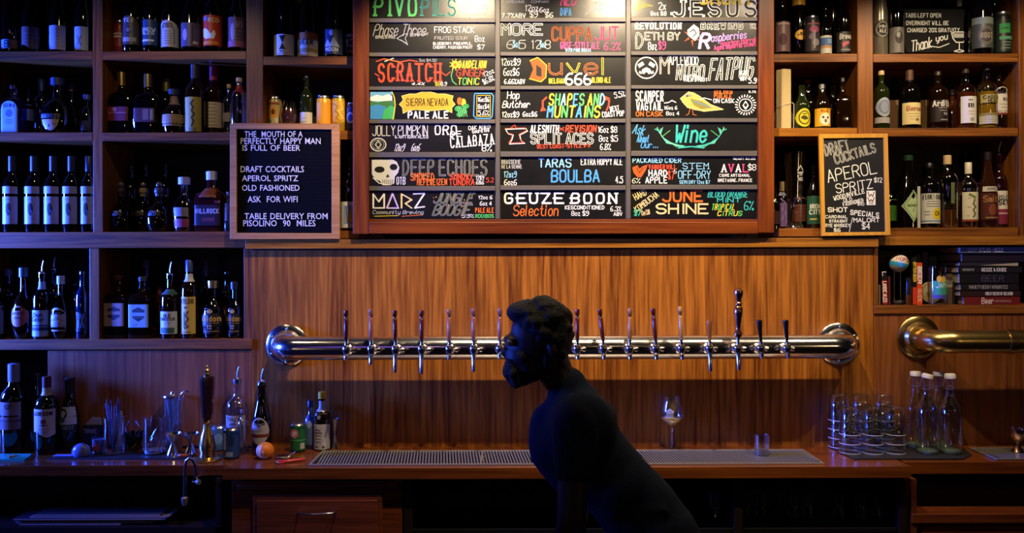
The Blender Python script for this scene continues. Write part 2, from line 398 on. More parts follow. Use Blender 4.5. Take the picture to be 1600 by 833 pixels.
o = M().box(xr+0.002, 4.5, YL+0.01, -0.001, ZC-0.05, ZC-0.001).build('counter_top', W_CT, origin=(2.5, YL/2, ZC), bevel=0.003)
tag(o, 'right mahogany counter slab below the brass pipe', 'counter')
ZL = ZC-0.004

# base cabinets
cab = thing('drawer_cabinet', 'dark wood base cabinet with one raised-panel drawer under the counter', 'cabinet', (on(490, 731, ZC).x, -0.15, 0))
Yc = YF+0.03
def yslab(px0, px1, py0, py1, Y0, Y1): m = M(); slab(m, px0, px1, py0, py1, Y0, Y1); return m
x0, x1 = at(362, 780, Yc).x, at(628, 780, Yc).x
M().box(x0, x1, Yc, -0.02, 0.08, ZC-0.055).build('carcass', W_CB, cab, bevel=0.002)
yslab(370, 622, 757, 767, Yc-0.014, Yc-0.001).build('moulding', W_CB, cab, bevel=0.005)
dr = yslab(395, 597, 774, 880, Yc-0.012, Yc-0.001).build('drawer', W_CB, cab, bevel=0.004)
pb = yslab(401, 590, 782, 870, Yc-0.019, Yc-0.0125).build('raised_panel', W_CB, dr, bevel=0.006)
m = M(); a, b = at(464, 803, Yc-0.045), at(522, 803, Yc-0.045)
m.tube([(a.x, Yc-0.02, a.z), (a.x+0.004, Yc-0.042, a.z+0.001), ((a.x+b.x)/2, Yc-0.048, a.z-0.002), (b.x-0.004, Yc-0.042, a.z+0.001), (b.x, Yc-0.02, a.z)], 0.004, 10)
h = m.build('handle', CHROME, dr, smooth=True); h['label'] = 'slim curved chrome pull'
M().box(x0+0.02, x1-0.02, Yc+0.03, -0.03, 0.0008, 0.0792).build('plinth', BLACKPL, cab)
# under-counter shelf on the left
X0, X1 = at(-350, 820, -0.3).x, at(345, 820, -0.3).x
us = thing('under_counter_shelf', 'dark open under-counter shelf left of the drawer cabinet', 'shelving', ((X0+X1)/2, -0.15, 0))
zsh = on(150, 824, 0.0).z
zs_l = at(150, 822, -0.28).z
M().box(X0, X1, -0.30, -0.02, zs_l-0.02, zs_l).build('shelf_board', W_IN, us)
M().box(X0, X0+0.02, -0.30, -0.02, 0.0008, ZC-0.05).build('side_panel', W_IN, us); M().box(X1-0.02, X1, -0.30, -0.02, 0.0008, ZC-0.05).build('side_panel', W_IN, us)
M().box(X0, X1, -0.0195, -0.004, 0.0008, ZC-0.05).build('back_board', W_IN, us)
# coolers in the middle and a cabinet on the right
xa, xb = at(632, 800, Yc).x, at(1418, 800, Yc).x
cl = thing('back_bar_cooler', 'black open-fronted back-bar cooler under the middle counter', 'cooler', ((xa+xb)/2, -0.15, 0))
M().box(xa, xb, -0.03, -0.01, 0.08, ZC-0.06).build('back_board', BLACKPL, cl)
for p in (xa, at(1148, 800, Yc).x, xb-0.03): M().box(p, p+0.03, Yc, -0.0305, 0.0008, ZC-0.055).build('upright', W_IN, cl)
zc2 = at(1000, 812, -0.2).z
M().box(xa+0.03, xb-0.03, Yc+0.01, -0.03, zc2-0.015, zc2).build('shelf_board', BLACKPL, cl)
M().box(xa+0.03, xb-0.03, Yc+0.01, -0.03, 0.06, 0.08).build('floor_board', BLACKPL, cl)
xa2, xb2 = at(1424, 800, Yc).x, at(1900, 800, Yc).x
cr = thing('right_base_cabinet', 'dark wood base cabinet with pale-edged rail at the lower right corner', 'cabinet', ((xa2+xb2)/2, -0.15, 0))
M().box(xa2, xa2+0.02, Yc, -0.0205, 0.0008, ZC-0.055).build('side_panel', W_CB, cr)
m = M(); slab(m, 1425, 1900, 803, 818, Yc-0.004, -0.02); m.build('rail', W_CB, cr, bevel=0.003)
M().box(xa2, xb2, -0.02, -0.008, 0.0008, ZC-0.055).build('back_board', BLACKPL, cr)
yslab(1440, 1900, 822, 1000, Yc+0.005, Yc+0.025).build('door', W_CB, cr)
# menus lying on the left under-counter shelf
for i, (a, b, y, c) in enumerate(((30, 190, 0, '3A2C34'), (22, 240, 1, '1D1B22'), (34, 222, 2, '5A4A52'), (20, 260, 3, '262430'), (45, 262, 4, '7B6C74'), (50, 250, 5, '2C2A34'))):
    xa_, xb_ = at(a, 815, -0.27).x, at(b, 815, -0.27).x; z0 = zs_l+0.0005+y*0.0062
    o = thing('menu_booklet', 'thin %s menu booklet, %s of the flat pile under the left counter' % (('brown', 'black', 'mauve', 'dark', 'pale', 'charcoal')[i], ('lowest', 'second from the bottom', 'third from the bottom', 'third from the top', 'second from the top', 'topmost')[i]), 'booklet', ((xa_+xb_)/2, -0.16, z0), 'pile of menus')
    M().box(xa_, xb_, -0.27+0.006*(i % 3), -0.06, z0, z0+0.0055).build('cover', paper(c), o)
    M().box(xa_+0.003, xb_-0.003, -0.2745+0.006*(i % 3), -0.27+0.006*(i % 3), z0+0.001, z0+0.0045).build('page_edge', paper('8A7E80'), o)
# ================================================================ MENU BOARD (tilted plane)
BZ0 = at(880, 366, -0.03).z
TILT = 0.033/0.96
BN = Vector((0, 1, TILT)).normalized(); BP0 = Vector((0, -0.040, BZ0))       # front face plane, leans forward towards the top
def bp(px, py, off=0.0):
    d = ray(px, py); t = (BP0-BN*off-CAMP).dot(BN)/d.dot(BN); return CAMP+d*t
def bslab(px0, px1, py0, py1, f, b, name, mat, parent, bev=0.0008):
    """box on the board plane: f = how far its front stands proud of the plane, b = how far its back is sunk"""
    m = M(); P = [bp(x, y) for y in (py0, py1) for x in (px0, px1)]
    Fv = [p-BN*f for p in P]; Bv = [p+BN*b for p in P]
    for q in ((Fv[0], Fv[2], Fv[3], Fv[1]), (Bv[0], Bv[1], Bv[3], Bv[2]), (Fv[0], Fv[1], Bv[1], Bv[0]), (Fv[2], Bv[2], Bv[3], Fv[3]), (Fv[0], Bv[0], Bv[2], Fv[2]), (Fv[1], Fv[3], Bv[3], Bv[1])): m.face(q)
    me = m.build(name, mat, parent); 
    import bmesh
    bm = bmesh.new(); bm.from_mesh(me.data); bmesh.ops.remove_doubles(bm, verts=bm.verts, dist=1e-6); bmesh.ops.recalc_face_normals(bm, faces=bm.faces); bm.to_mesh(me.data); bm.free()
    if bev: b_ = me.modifiers.new('bevel', 'BEVEL'); b_.width = bev; b_.segments = 2
    return me
MB = thing('menu_board', 'large cherry-framed chalkboard beer menu with rows of lettered black slats', 'menu board', (at(880, 366).x, -0.02, BZ0))
TOP = -70
bslab(552, 577, TOP, 366, 0.012, 0.028, 'frame_stile', W_FV, MB, 0.003)
bslab(1184, 1208.5, TOP, 364, 0.012, 0.028, 'frame_stile', W_FV, MB, 0.003)
bslab(577.3, 1183.7, 346.5, 365.5, 0.012, 0.028, 'frame_rail', W_FR, MB, 0.003)
bslab(577.3, 1183.7, 342.8, 346.2, 0.006, 0.02, 'frame_bead', W_FR, MB, 0.001)
bslab(577.3, 1183.7, TOP, TOP+18, 0.012, 0.028, 'frame_rail', W_FR, MB, 0.003)
bslab(577.3, 1183.7, TOP+18.3, 342.6, -0.010, 0.020, 'backing_board', SLATE2, MB, 0)
COLS = ((577, 774, 0.0), (781.5, 978, -1.0), (985.5, 1183, -2.0))
for a in (774.4, 978.4): bslab(a, a+6.8, TOP+18.3, 342, 0.002, 0.0095, 'divider', SLATE2, MB, 0.001)
ROWY = [-16, 37, 90, 142.5, 194.5, 247.5, 299.5]; PH = [44.5, 45, 45, 44, 43, 43, 42.5]
C = dict(w='ECECE8', g='A9ABA8', y='F3D43A', o='E8702A', r='E04A2C', p='F04C8A', b='4FA3E8', l='8FD0F0', t='35C3B8', n='5BD06A', k='0E0E10', c='F2D79A', v='C9A0F0', d='A9501C')
PR = {}
for ci, (cx0, cx1, dy) in enumerate(COLS):
    for r in range(7):
        y0, y1 = ROWY[r]+dy, ROWY[r]+PH[r]+dy
        p = bslab(cx0+0.8, cx1-0.8, y0, y1, -0.0035, 0.0095, 'panel', SLATE, MB, 0.0006)
        bslab(cx0+0.3, cx1-0.3, y1+0.6, ROWY[r+1]+dy-1.5 if r < 6 else 342.3, 0.006, 0.0095, 'rail', SLATE2, MB, 0.001) if r < 6 else None
        PR[(ci, r)] = (p, Print(lambda u, v, l: bp(u, v, -0.0031+l*0.00025)))
def pr(c, r): return PR[(c, r)][1]
def T(c, r, t, x0, y0, x1, y1, h='w', wd=1.0, **k):
    h = [C[x] for x in h] if len(h) > 1 else C[h]
    if k.get('out') is True: k['out'] = '1B1B1C'
    pr(c, r).text(t, x0, y0, x1, y1, h, wd, **k)
# --- column 1
T(0,0,'PIVO',586,-3,650,24,'n',4.5,serif=2.5); T(0,0,'PILS',659,-1,711,24,'t',2.6,serif=2,out=True); T(0,0,'OZ',728,-2,738,5,'g'); T(0,0,'5.2%',726,8,762,14,'g',.9); T(0,0,'SEMPER',726,20,760,27,'g',.9)
T(0,1,'Phase Three',583,38,668,56,'g',1.5,slant=.25); T(0,1,'BREWING',587,56,617,60,'g',1.1); T(0,1,'COMPANY',641,52,669,56,'g',1.1,rot=4)
q = pr(0,1)
q.line([(620,60),(630,54),(637,52),(633,60),(637,70),(631,65),(624,62),(620,60)],C['g'],1.1); q.line([(626,62),(634,68)],C['g'],1)
T(0,1,'FROG STACK',679,42,741,51,'w',1.2); T(0,1,'FRUITED SOUR',679,57,730,62,'g',.9); T(0,1,'BLUEBERRY, PINEAPPLE,',677,66,737,70,'w',.9); T(0,1,'CHERRY, PASSION FRUIT',677,72,738,76,'w',.9)
T(0,1,'8oz',742,56,757,65,'w',1.2); T(0,1,'$7',746,70,757,77,'w',1.2)
T(0,2,'SCRATCH',592,100,688,127,'r',4.2,serif=2,jit=.35); q = pr(0,2)
for a in ((588,96,600,92),(600,92,625,97),(625,97,640,94),(640,94,652,96),(586,115,592,119),(688,112,697,118),(697,118,704,112)): q.line([a[:2],a[2:]],C['r'] if a[0]>620 or a[0]<590 else C['o'],1.8)
q.line([(601,96),(615,91)],C['w'],1.2); T(0,2,'5oz $4.50',655,92,682,96,'g',.8); T(0,2,'4.4%',643,129,664,133,'w',1.1,slant=.4); T(0,2,'$8',680,128,688,134,'y',1.1); T(0,2,'8.9',689,128,698,134,'w',1.1)
q.ell(711,101,6,6,C['y']); q.ell(711,101,2.5,2.5,C['o'],2)
for a in range(9): q.line([(711,101),(711+8.5*math.cos(a*.7),101+8.5*math.sin(a*.7))],C['y'],1.2)
q.line([(708,107),(705,118),(707,127),(713,132)],C['n'],1.4)
T(0,2,'DANDELION',717,95,760,106,'y',2,slant=.15,jit=.2); T(0,2,'GINGER',713,108,757,119,'r',1.6,slant=.15,jit=.2); T(0,2,'TONIC',715,122,749,132,'yn',1.8,slant=.1)
T(0,2,'12oz',755,110,772,117,'w',1,rot=25); T(0,2,'$6.8%',754,121,772,129,'w',1,rot=25)
q = pr(0,3)
q.rect(578.5,143,612,186,'6DB4E8'); q.poly([(578.5,152),(588,148),(598,150),(607,147),(613,151),(613,158),(578.5,158)],'F2F4F5',2)
q.poly([(578.5,157),(590,160),(600,158),(616,157),(616,186),(578.5,186)],'3E7A4A',3); q.poly([(578.5,166),(590,163),(604,167),(600,176),(596,186),(578.5,186)],'3C8FD8',4); q.poly([(600,172),(610,165),(617,168),(616,186),(597,186)],'42B96A',5)
q.line([(612,143),(616,152),(617.5,164),(616,176),(614,186)],C['y'],1.8,6)
ban=[(628,150),(640,147),(650,147),(660,143.5),(672,143.5),(684,147),(696,147),(708,150),(706,157),(711,163),(706,168),(706,176),(696,171),(684,172),(672,173),(660,172),(650,171),(638,173),(630,177),(629,168),(624,163),(630,157)]
q.poly(ban,'E8B830'); q.line(ban+[ban[0]],'F6DC70',1.2,2)
q.ly=3; T(0,3,'SIERRA NEVADA',635,154,700,165,'k',1.4); q.ly=1; T(0,3,'PALE ALE',638,174.5,700,184.5,'w',2.8)
for a,b,rx,ry,h in ((718,158,4,6,'o'),(724,160,4,6,'y'),(716,170,6,4.5,'n'),(724,174,6,4.5,'n'),(718,179,5,4,'n'),(728,166,5,4,'n')): q.ell(a,b,rx,ry,C[h] if h!='n' else '2E9A4C')
for a in range(5): q.line([(714+a*3,166),(718+a*3,182)],'7FE08A',.8,2)
q.line([(742,146),(768,146),(771,150),(769,182),(766,185),(744,185),(740,181),(741,150),(742,146)],C['b'],1.6); q.line([(745,149),(766,149),(766,182),(745,182),(745,149)],C['y'],.7,2)
T(0,3,'16oz$6',747,152,764,159,'w',1.1); T(0,3,'8oz$4',747,163,764,170,'w',1.1); T(0,3,'5.6%',747,173,764,180,'w',1.1)
T(0,4,'JOLLY PUMPKIN',582,196,668,212,'w',1.3); T(0,4,'& ARTISAN ALES',617,211.5,669,216,'w',1); q = pr(0,4); q.ring(591,226,12,10,C['w'],1.4); q.ring(591,226,9,7.5,C['g'],.8); q.poly([(591,218),(597,226),(591,234),(585,226)],C['g']); q.ell(591,226,2.5,3,C['k'],2)
T(0,4,'12oz9',616,225,634,236,'w',1.1,slant=.3); T(0,4,'6oz6',642,225,658,236,'w',1.1,slant=.3); T(0,4,'ORO',680,196,713,210,'w',2.6,serif=1.2); T(0,4,'DE',704,205,720,213,'w',1.7,serif=1); T(0,4,'CALABAZA',704,212,771,228,'w',2.2,serif=1.2,rot=5); T(0,4,'8%',753,227,768,236,'w',1.6); T(0,4,'OAK AGED',732,196,766,202,'w',1,rot=4); T(0,4,'Gourd Ale',738,201,764,207,'w',1,rot=6)
q = pr(0,5)
q.poly([(581,250),(588,248.2),(612,248.2),(620,253),(624,262),(622,270),(617,276),(616,287),(609,289.5),(598,289.5),(594,283),(586,280),(581,272)],'D8D8D4'); q.ell(593,265,8,5,C['k'],2); q.ell(615,261,6,5,C['k'],2); q.poly([(605,272),(609,276),(603,278)],C['k'],2)
for a in range(6): q.line([(598+a*3,281),(598+a*3,288)],C['k'],.9,2)
q.line([(583,278),(592,286),(604,289)],C['w'],1.5,2)
T(0,5,'OTB',620,277,633,288,'w',1.5); T(0,5,'DEEP ECHOES',630,249,760,274,'g',2.6,out=True,serif=1.2); q.ly=4; T(0,5,'SMOKED',642,271,678,282,'o',1.9,jit=.3); T(0,5,'HEFEWEIZEN',652,280,698,289,'o',1.7,jit=.3); T(0,5,'SUNDAY',704,272,738,280,'r',1.9,jit=.2); T(0,5,'TUNDRA',702,280,741,289,'r',1.9,jit=.2); T(0,5,'12$9',744,275,756,281,'w',1); T(0,5,'6$6',744,283,756,288,'w',1); T(0,5,'5.2',760,278,771,285,'r',1.2)
q = pr(0,6)
for i,(a,b) in enumerate(((583,600),(604,622),(627,643),(646,663))):
    cc=(C['w'],C['v'],C['y'],C['w'])[i]
    P=[[(a,325),(a,303),((a+b)/2,315),(b,303),(b,325),(a,325)],[(a,325),((a+b)/2,302),(b,325),(a,325)],[(a,325),(a,303),(b,312),(a+6,318),(b,325)],[(a,303),(b,302),(a+2,325),(b,323)]][i]
    q.line(P,cc,2); q.line([(x+1.2,y+.6) for x,y in P],C['w'],.8,2)
T(0,6,'Community Brewing',582,329,662,336,'g',1.2,slant=.15); q.line([(585,338),(622,337)],C['y'],.9); q.line([(628,338),(658,336)],C['o'],.9)
T(0,6,'JUNGLE',677,302,742,317,'g',2.4,out=True,slant=.35); T(0,6,'BOOGIE',676,320,738,336,'g',2.4,out=True,slant=.35); T(0,6,'5.9%',722,335,740,340,'w',1)
T(0,6,'12oz 6',748,306,769,311,'w',1.1); T(0,6,'6oz 4',750,315,768,321,'w',1.1); T(0,6,'PALE ALE',743,325,771,332,'o',1.6); T(0,6,'ROOIBOS',743,335,771,340,'n',1.3)
for i in range(14): q.ell(674+R.random()*68,302+R.random()*36,.8,.8,C['yon'[i%3]],3)
# --- column 2
T(1,0,'BREWING',792,1,819,4.5,'g',.9); T(1,0,'COMPANY',830,1,858,4.5,'g',.9); T(1,0,'12oz',821,8,841,17,'w',1.3); T(1,0,'$9',828,18,840,27,'w',1.3); T(1,0,'6oz',843,12,858,19,'w',1.3); T(1,0,'$6',852,20,864,27,'w',1.3); T(1,0,'7.7%ABV',784,21,821,27.5,'w',1.5)
T(1,0,'NEO',876,-9,902,8,'p',2,slant=.2); T(1,0,'DIPA',876,13,892,24,'b',1.8); T(1,0,'FRESH',934,9,972,21,'l',1.8); q = pr(1,0)
for i in range(7): q.line([(914+i*3,24-i*1.5),(926+i*3,4+i*2),(938+i*2,1+i)],C['g'],.9)
T(1,1,'MORE',784,38,847,54,'w',3.4,out=True); T(1,1,'6 5',792,63,821,76,'g',1.3); T(1,1,'$oz',802,64,812,74,'l',1); T(1,1,'12 8',831,63,860,76,'g',1.3); T(1,1,'$oz',844,64,852,74,'l',1)
T(1,1,'CUPPA',863,43,924,63,'d',3.4,out='5A2A18'); T(1,1,'JUT',930,42,966,62,'p',2.6,out='6A2A44'); T(1,1,'GOSE-STYLE ALE',876,66,936,76,'p',1.8); T(1,1,'6.2%',944,67,969,78,'p',1.8); T(1,1,'WITH PINK GUAVA',884,76,923,80.5,'l',1.4)
T(1,2,'12oz$9',784,92,813,102,'w',1.1); T(1,2,'6oz$6',787,107,811,118,'w',1.1); T(1,2,'6.66%ABV',788,124,820,131,'w',1.2); q = pr(1,2)
q.poly([(828,95),(840,89.5),(854,102),(853,121),(845,128),(827,123),(833,108)],'A85014'); q.line([(828,95),(840,89.5),(854,102),(853,121),(845,128),(827,123)],C['y'],1.1,2); q.poly([(838,101),(846,107),(846,120),(838,118)],'1B1B1C',3)
T(1,2,'uvel',858,91,948,116,['o','y'][0]+'y',3.2,out='1B1B1C'); T(1,2,'BELGIAN',858,123,883,130,'y',1.6); T(1,2,'666',884,115,923,132,'w',3.4); T(1,2,'BLOND ALE',925,121,954,129,'y',1.2)
T(1,3,'Hop',792,143,812,158,'w',1.6,slant=.1); T(1,3,'Butcher',785,158,829,168,'w',1.6,slant=.2); T(1,3,'12oz$9',785,175,811,183,'w',1.3); T(1,3,'6oz$6',817,175,839,182,'w',1.3)
T(1,3,'SHAPES AND',858,147,945,164,'ynlybn',3,slant=.1); T(1,3,'MUNTAINS',855,166,938,183,'byny',3.2,slant=.12); q = pr(1,3)
q.line([(854,152),(848,158),(848,168),(852,172)],C['r'],2.6); q.poly([(846,168),(853,173),(844,174)],C['r']); q.line([(946,153),(952,157),(951,165),(948,172)],C['r'],2.6); q.poly([(946,150),(954,154),(945,157)],C['r'])
T(1,3,'5.5%',960,143,976,152,'w',1.2,rot=12); T(1,3,'WEST',953,166,967,173,'w',1.4,rot=8); T(1,3,'COAST POP',941,174,975,182,'w',1.4,rot=4)
q = pr(1,4); an=[(790,202),(822,201),(824,205),(812,211),(814,219),(820,224),(796,225),(800,218),(802,211),(794,209)]; q.line(an+[an[0]],C['w'],1.3); q.line([(x-1.2,y-1.2) for x,y in an],C['r'],1,2); q.line([(798,200),(805,194.5),(806,201)],C['r'],1)
T(1,4,'ALESMITH',829,196,873,207,'w',2.2,slant=.08); T(1,4,'x',874,197,881,204,'r',1.6); T(1,4,'REVISION',884,196,932,206,'r',2.2,slant=.1); T(1,4,'SPLIT ACES',830,209,926,224,'w',3.2,out=True); T(1,4,'WEST COAST-STYLE IPA',839,225,922,231,'r',1.3,rot=1.5)
T(1,4,'16oz $8',935,198,964,207,'w',1.2); T(1,4,'8oz $5',936,212,965,221,'w',1.2); T(1,4,'6.8%',938,225,954,234,'w',1.3)
T(1,5,'BRASSERIE',784,250,813,256,'g',1.3); T(1,5,'DE LA SENNE',784,258,815,263,'g',1.2); T(1,5,'12oz9',788,268,807,277,'l',1.4); T(1,5,'6oz6',788,281,807,289,'w',1.4)
T(1,5,'TARAS',842,248,892,261,'l',2.6); T(1,5,'BOULBA',862,266,936,284,'b',3.3); T(1,5,'EXTRA HOPPY ALE',908,247.5,972,257.5,'w',1.5); T(1,5,'4.5',962,276,973,286,'w',1.6)
T(1,6,'GEUZE BOON',789,302,963,317.5,'w',3.8,serif=2.4); T(1,6,'Selection',802,321,873,337,'o',2.2,slant=.1); T(1,6,'KEGCONDITIONED',883,321.5,944,327,'w',1.3); T(1,6,'8oz $9',893,330,920,337,'w',1.3); T(1,6,'6.3%',954,323,970,330,'w',1.3); T(1,6,'ABV',959,332,972,337,'w',1.3)
# --- column 3
q = pr(2,0); 
for i in range(9): q.line([(992+i*3,17-i),(1000+i*2.5,1+i)],'A8B03A',1)
T(2,0,'2x',1029,4,1040,15,'w',1.6); T(2,0,'8oz $8',1017,18,1041,24,'w',1.2); T(2,0,'JESUS',1053,2,1180,25,'w',6.5,out=True,serif=4); q.ly=4; T(2,0,'SHORT',1094,-9,1175,6,'yn'[0],3.6,serif=1.5)
T(2,1,'REVOLUTION',993,36,1064,45,'w',2.6,out=None,serif=1); q = pr(2,1)
for a in range(6): q.poly([(1082+6*math.cos(a*1.05+.3),58-1+6*math.sin(a*1.05+.3)),(1082+16*math.cos(a*1.05+.5),57+16*math.sin(a*1.05+.5)),(1082+6*math.cos(a*1.05+.9),57+6*math.sin(a*1.05+.9))],'B8502C')
q.poly([(1074,47),(1084,38),(1092,44),(1093,55),(1086,64),(1078,58),(1074,54)],C['w'],2); q.line([(1078,50),(1084,46),(1088,52),(1083,57)],C['k'],1.6,3)
T(2,1,'BREWING',1096,36,1160,45,'w',3,out=True,serif=1); T(2,1,'11%',1172,37,1181,45,'w',1); T(2,1,'D',994,52,1004,75,'w',3,out=True); T(2,1,'ETH BY',1008,51,1062,62,'w',2.3,out=True); T(2,1,'8oz',1013,66,1026,78,'w',1.6); T(2,1,'$9',1029,65,1040,77,'p',1.7)
q.ly=4; T(2,1,'R',1093,53,1110,75,'v',6,slant=.15); q.ly=5; T(2,1,'R',1093,53,1110,75,'w',3.6,slant=.15); q.ly=6; T(2,1,'aspberries',1110,51,1168,66,'v',1.7,rot=6,slant=.2); T(2,1,'Bourbon Barrel',1126,61,1181,69,'p',1.4,rot=7); T(2,1,'Aged Imperial Stout',1116,68,1181,77,'p',1.4,rot=6)
q = pr(2,2); q.ring(1010,106,17,16.5,C['w'],1.8)
for pts in ([(996,101),(1004,96),(1007,101),(999,106)],[(1024,101),(1016,96),(1013,101),(1021,106)],[(1004,108),(1010,105),(1016,108),(1018,113),(1014,116),(1010,112),(1006,116),(1002,113)],[(1000,110),(1003,116),(998,114)],[(1020,110),(1017,116),(1022,114)]): q.poly(pts,C['w'])
T(2,2,'M',1032,89,1045,115,'w',2.6,out=True); T(2,2,'APLEWOOD',1046,88,1091,101,'w',1.5); T(2,2,'NITRO',1057,102,1101,124,'w',3,out=True,slant=.1); T(2,2,'FATPUG',1107,91,1180,123,'w',3.6,out=True,slant=.2,rot=3); q.ly=4; T(2,2,'OATMEAL',1069,117,1097,121,'w',1.3); T(2,2,'MILK STOUT',1069,122.5,1105,127,'w',1.5); T(2,2,'16$6',1156,111,1169,117,'w',1.1); T(2,2,'8$4',1157,120,1166,126,'w',1.1); T(2,2,'5.9',1170,122,1182,130,'w',1.6)
T(2,3,'SCAMPER',994,142.5,1036,158,'w',2.4); T(2,3,'WAGTAIL',995,160,1035,172,'w',2.2); T(2,3,'ON CASK',994,174.5,1035,181.5,'o',1.7); T(2,3,'16oz 6',1038,166,1058,171,'w',1.1); T(2,3,'8oz 4',1041,174.5,1061,180,'w',1.1); q = pr(2,3)
q.poly([(1063,154),(1070,148),(1076,143.5),(1084,144.5),(1091,149),(1099,154),(1110,163),(1130,171),(1116,173),(1100,174),(1086,172),(1074,168),(1066,160)],'C9B45A'); q.line([(1063,154),(1076,143.5),(1091,149),(1110,163),(1130,171),(1100,174),(1074,168),(1063,154)],'EADb9A'.upper(),1,2)
q.poly([(1078,154),(1096,158),(1112,168),(1096,170),(1084,164)],'8A8238',3); q.line([(1084,158),(1112,168)],C['b'],1,4); q.ell(1074,150,1.2,1.2,C['k'],4); q.poly([(1070,148),(1078,147),(1082,150),(1072,152)],'8E8E88',3)
q.line([(1078,170),(1076,178),(1072,180)],C['o'],1); q.line([(1082,172),(1083,179),(1088,180)],C['o'],1); q.line([(1038,161),(1045,160),(1050,157),(1056,160)],C['w'],1.5); q.line([(1092,156),(1100,153),(1108,155),(1112,156)],C['w'],1.3)
T(2,3,'GOLDEN',1116,141.5,1144,146,'o',1.4); T(2,3,'PUB ALE',1116,147,1143,153,'o',1.4); T(2,3,'ON CASK',1115,154.5,1147,160.5,'w',1.5); T(2,3,'5.7%',1170,142,1181,145,'w',.9)
q.ring(1165,164,10,9.5,C['w'],1.2); q.poly([(1165,157),(1170,165),(1165,172),(1160,165)],C['w']); q.ell(1165,164,2.6,3,C['k'],2)
for i in range(22): a=i*.2856; q.line([(1165+13*math.cos(a),164+12.6*math.sin(a)),(1165+16*math.cos(a+.05),164+15.6*math.sin(a+.05))],C['w'],1.7)
T(2,4,'Ask',989,195,1009,210,'b',1.9,slant=.2,rot=-10); T(2,4,'About',995,211,1015,222,'b',1.7,slant=.2); T(2,4,'Our...',1001,222,1029,231,'b',1.6,slant=.2); T(2,4,'Wine',1054,196,1106,222,'t',4.2,slant=.15); q = pr(2,4)
for s,cx in ((-1,1046),(1,1112)):
    for i in range(7):
        q.line([(cx+s*(-24+4*i*.6),228+(i%3)),(cx+s*(4+i),224-i*1.5),(cx+s*(14+i*.6),210-i),(cx+s*(10+i*2.2),199+(i%4)*1.5)],(C['t'],'8FDFAE','5CBF8A')[i%3],1)
    q.line([(cx+s*12,214),(cx+s*2,206),(cx+s*-1,204)],C['n'],1)
q.line([(1060,231),(1080,229),(1100,231)],C['t'],2)
T(2,5,'PACKAGED CIDER',989,247,1064,254,'l',1.6); q = pr(2,5); q.poly([(988,262),(996,258),(999,264),(1004,260),(1012,257),(1009,266),(1002,277),(996,277),(990,270)],'E05A24'); q.line([(995,262),(999,270),(1005,262)],C['k'],1,2)
T(2,5,'VANDER HILL',1014,257.5,1056,264,'r',1.7); T(2,5,'HARD',1014,266,1042,275,'w',2.3); T(2,5,'APPLE',1009,277,1042,286,'w',2.1); T(2,5,'$7',1044,268,1053,280,'r',1.8); T(2,5,'6',1053,264,1057,271,'w',1); T(2,5,'6%',988,279,1000,286,'w',1.1)
T(2,5,'STEM',1067,255,1107,264,'l',1.5,serif=1.4); T(2,5,'OFF-DRY',1060,267,1110,279,'l',1.7); T(2,5,'SEMI DRY 12oz $7',1062,282,1109,287,'l',1.2); T(2,5,'AVAL',1128,257,1168,268.5,'wp',2.4,serif=1.2); T(2,5,'$8',1169,257,1181,266,'w',1.4); T(2,5,'READY $2.00',1146,245.8,1180,249.5,'w',1); T(2,5,'CIDRE ARTISANAL',1124,272,1172,276,'w',1.1); T(2,5,'BRETAGNE, FRANCE',1122,279.5,1175,284,'w',1.1)
T(2,6,'HARD',990,299,1010,309,'c',1.4,rot=28); T(2,6,'KOMBUCHA',989,311,1031,320,'c',1.4,rot=36); T(2,6,'JUNE',1036,298.5,1097,314.5,'o',4); T(2,6,'SHINE',1026,319,1106,333.5,'c',3.4); T(2,6,'BLOOD ORANGE',1106,299.5,1169,308,'t',1.7,slant=.2); T(2,6,'MINT',1121,309.5,1157,316,'t',2); T(2,6,'TROPICAL',1112,319,1149,328,'yn'[1]+'y',1.7,slant=.2); T(2,6,'CITRUS',1121,330,1160,337,'yn',1.8,slant=.2); T(2,6,'6%',1163,315,1177,328,'t',1.8); T(2,6,'$7',991,328,1001,337,'t',1.6); T(2,6,'12oz CAN',1002,328,1015,336,'c',1,rot=10)
for k, (p, q) in PR.items(): q.build('chalk_lettering', p)

# ================================================================ LETTER BOARD (left)
def plane_fn(Y, tilt=0.0, pyb=370):
    zb = at(800, pyb, Y).z; n = Vector((0, 1, tilt)).normalized(); p0 = Vector((0, Y, zb))
    def f(px, py, off=0.0):
        d = ray(px, py); t = (p0-n*off-CAMP).dot(n)/d.dot(n); return CAMP+d*t
    return f, n
def pslab(f, n, q, fr, bk, name, mat, parent, bev=0.001):
    """q: four pixel corners TL TR BR BL"""
    m = M(); P = [f(*c) for c in q]; A = [p-n*fr for p in P]; B = [p+n*bk for p in P]
    m.v = [tuple(p) for p in A+B]
    m.f = [(3, 2, 1, 0), (4, 5, 6, 7), (0, 1, 5, 4), (1, 2, 6, 5), (2, 3, 7, 6), (3, 0, 4, 7)]; m.m = [0]*6
    return m.build(name, mat, parent, bevel=bev)
f1, n1 = plane_fn(-0.030, -0.012, 373)
LB = thing('letter_board', 'oak-framed black felt letter board with white changeable letters, on the ledge at left', 'letter board', tuple(f1(445, 373)))
pslab(f1, n1, ((360, 193), (531, 193.5), (518.5, 202.5), (370, 202)), 0.006, 0.010, 'frame_rail', W_OAK, LB)
pslab(f1, n1, ((370, 364), (518.5, 364.5), (531, 373.5), (360, 374)), 0.006, 0.010, 'frame_rail', W_OAK, LB)
pslab(f1, n1, ((360, 193), (370, 202), (370, 364), (360, 374)), 0.006, 0.010, 'frame_stile', W_OAK, LB)
pslab(f1, n1, ((518.5, 202.5), (531, 193.5), (531, 373.5), (518.5, 364.5)), 0.006, 0.010, 'frame_stile', W_OAK, LB)
FELT = pbr('black_felt', '0D0D0F', 0.95, spec=0.1)
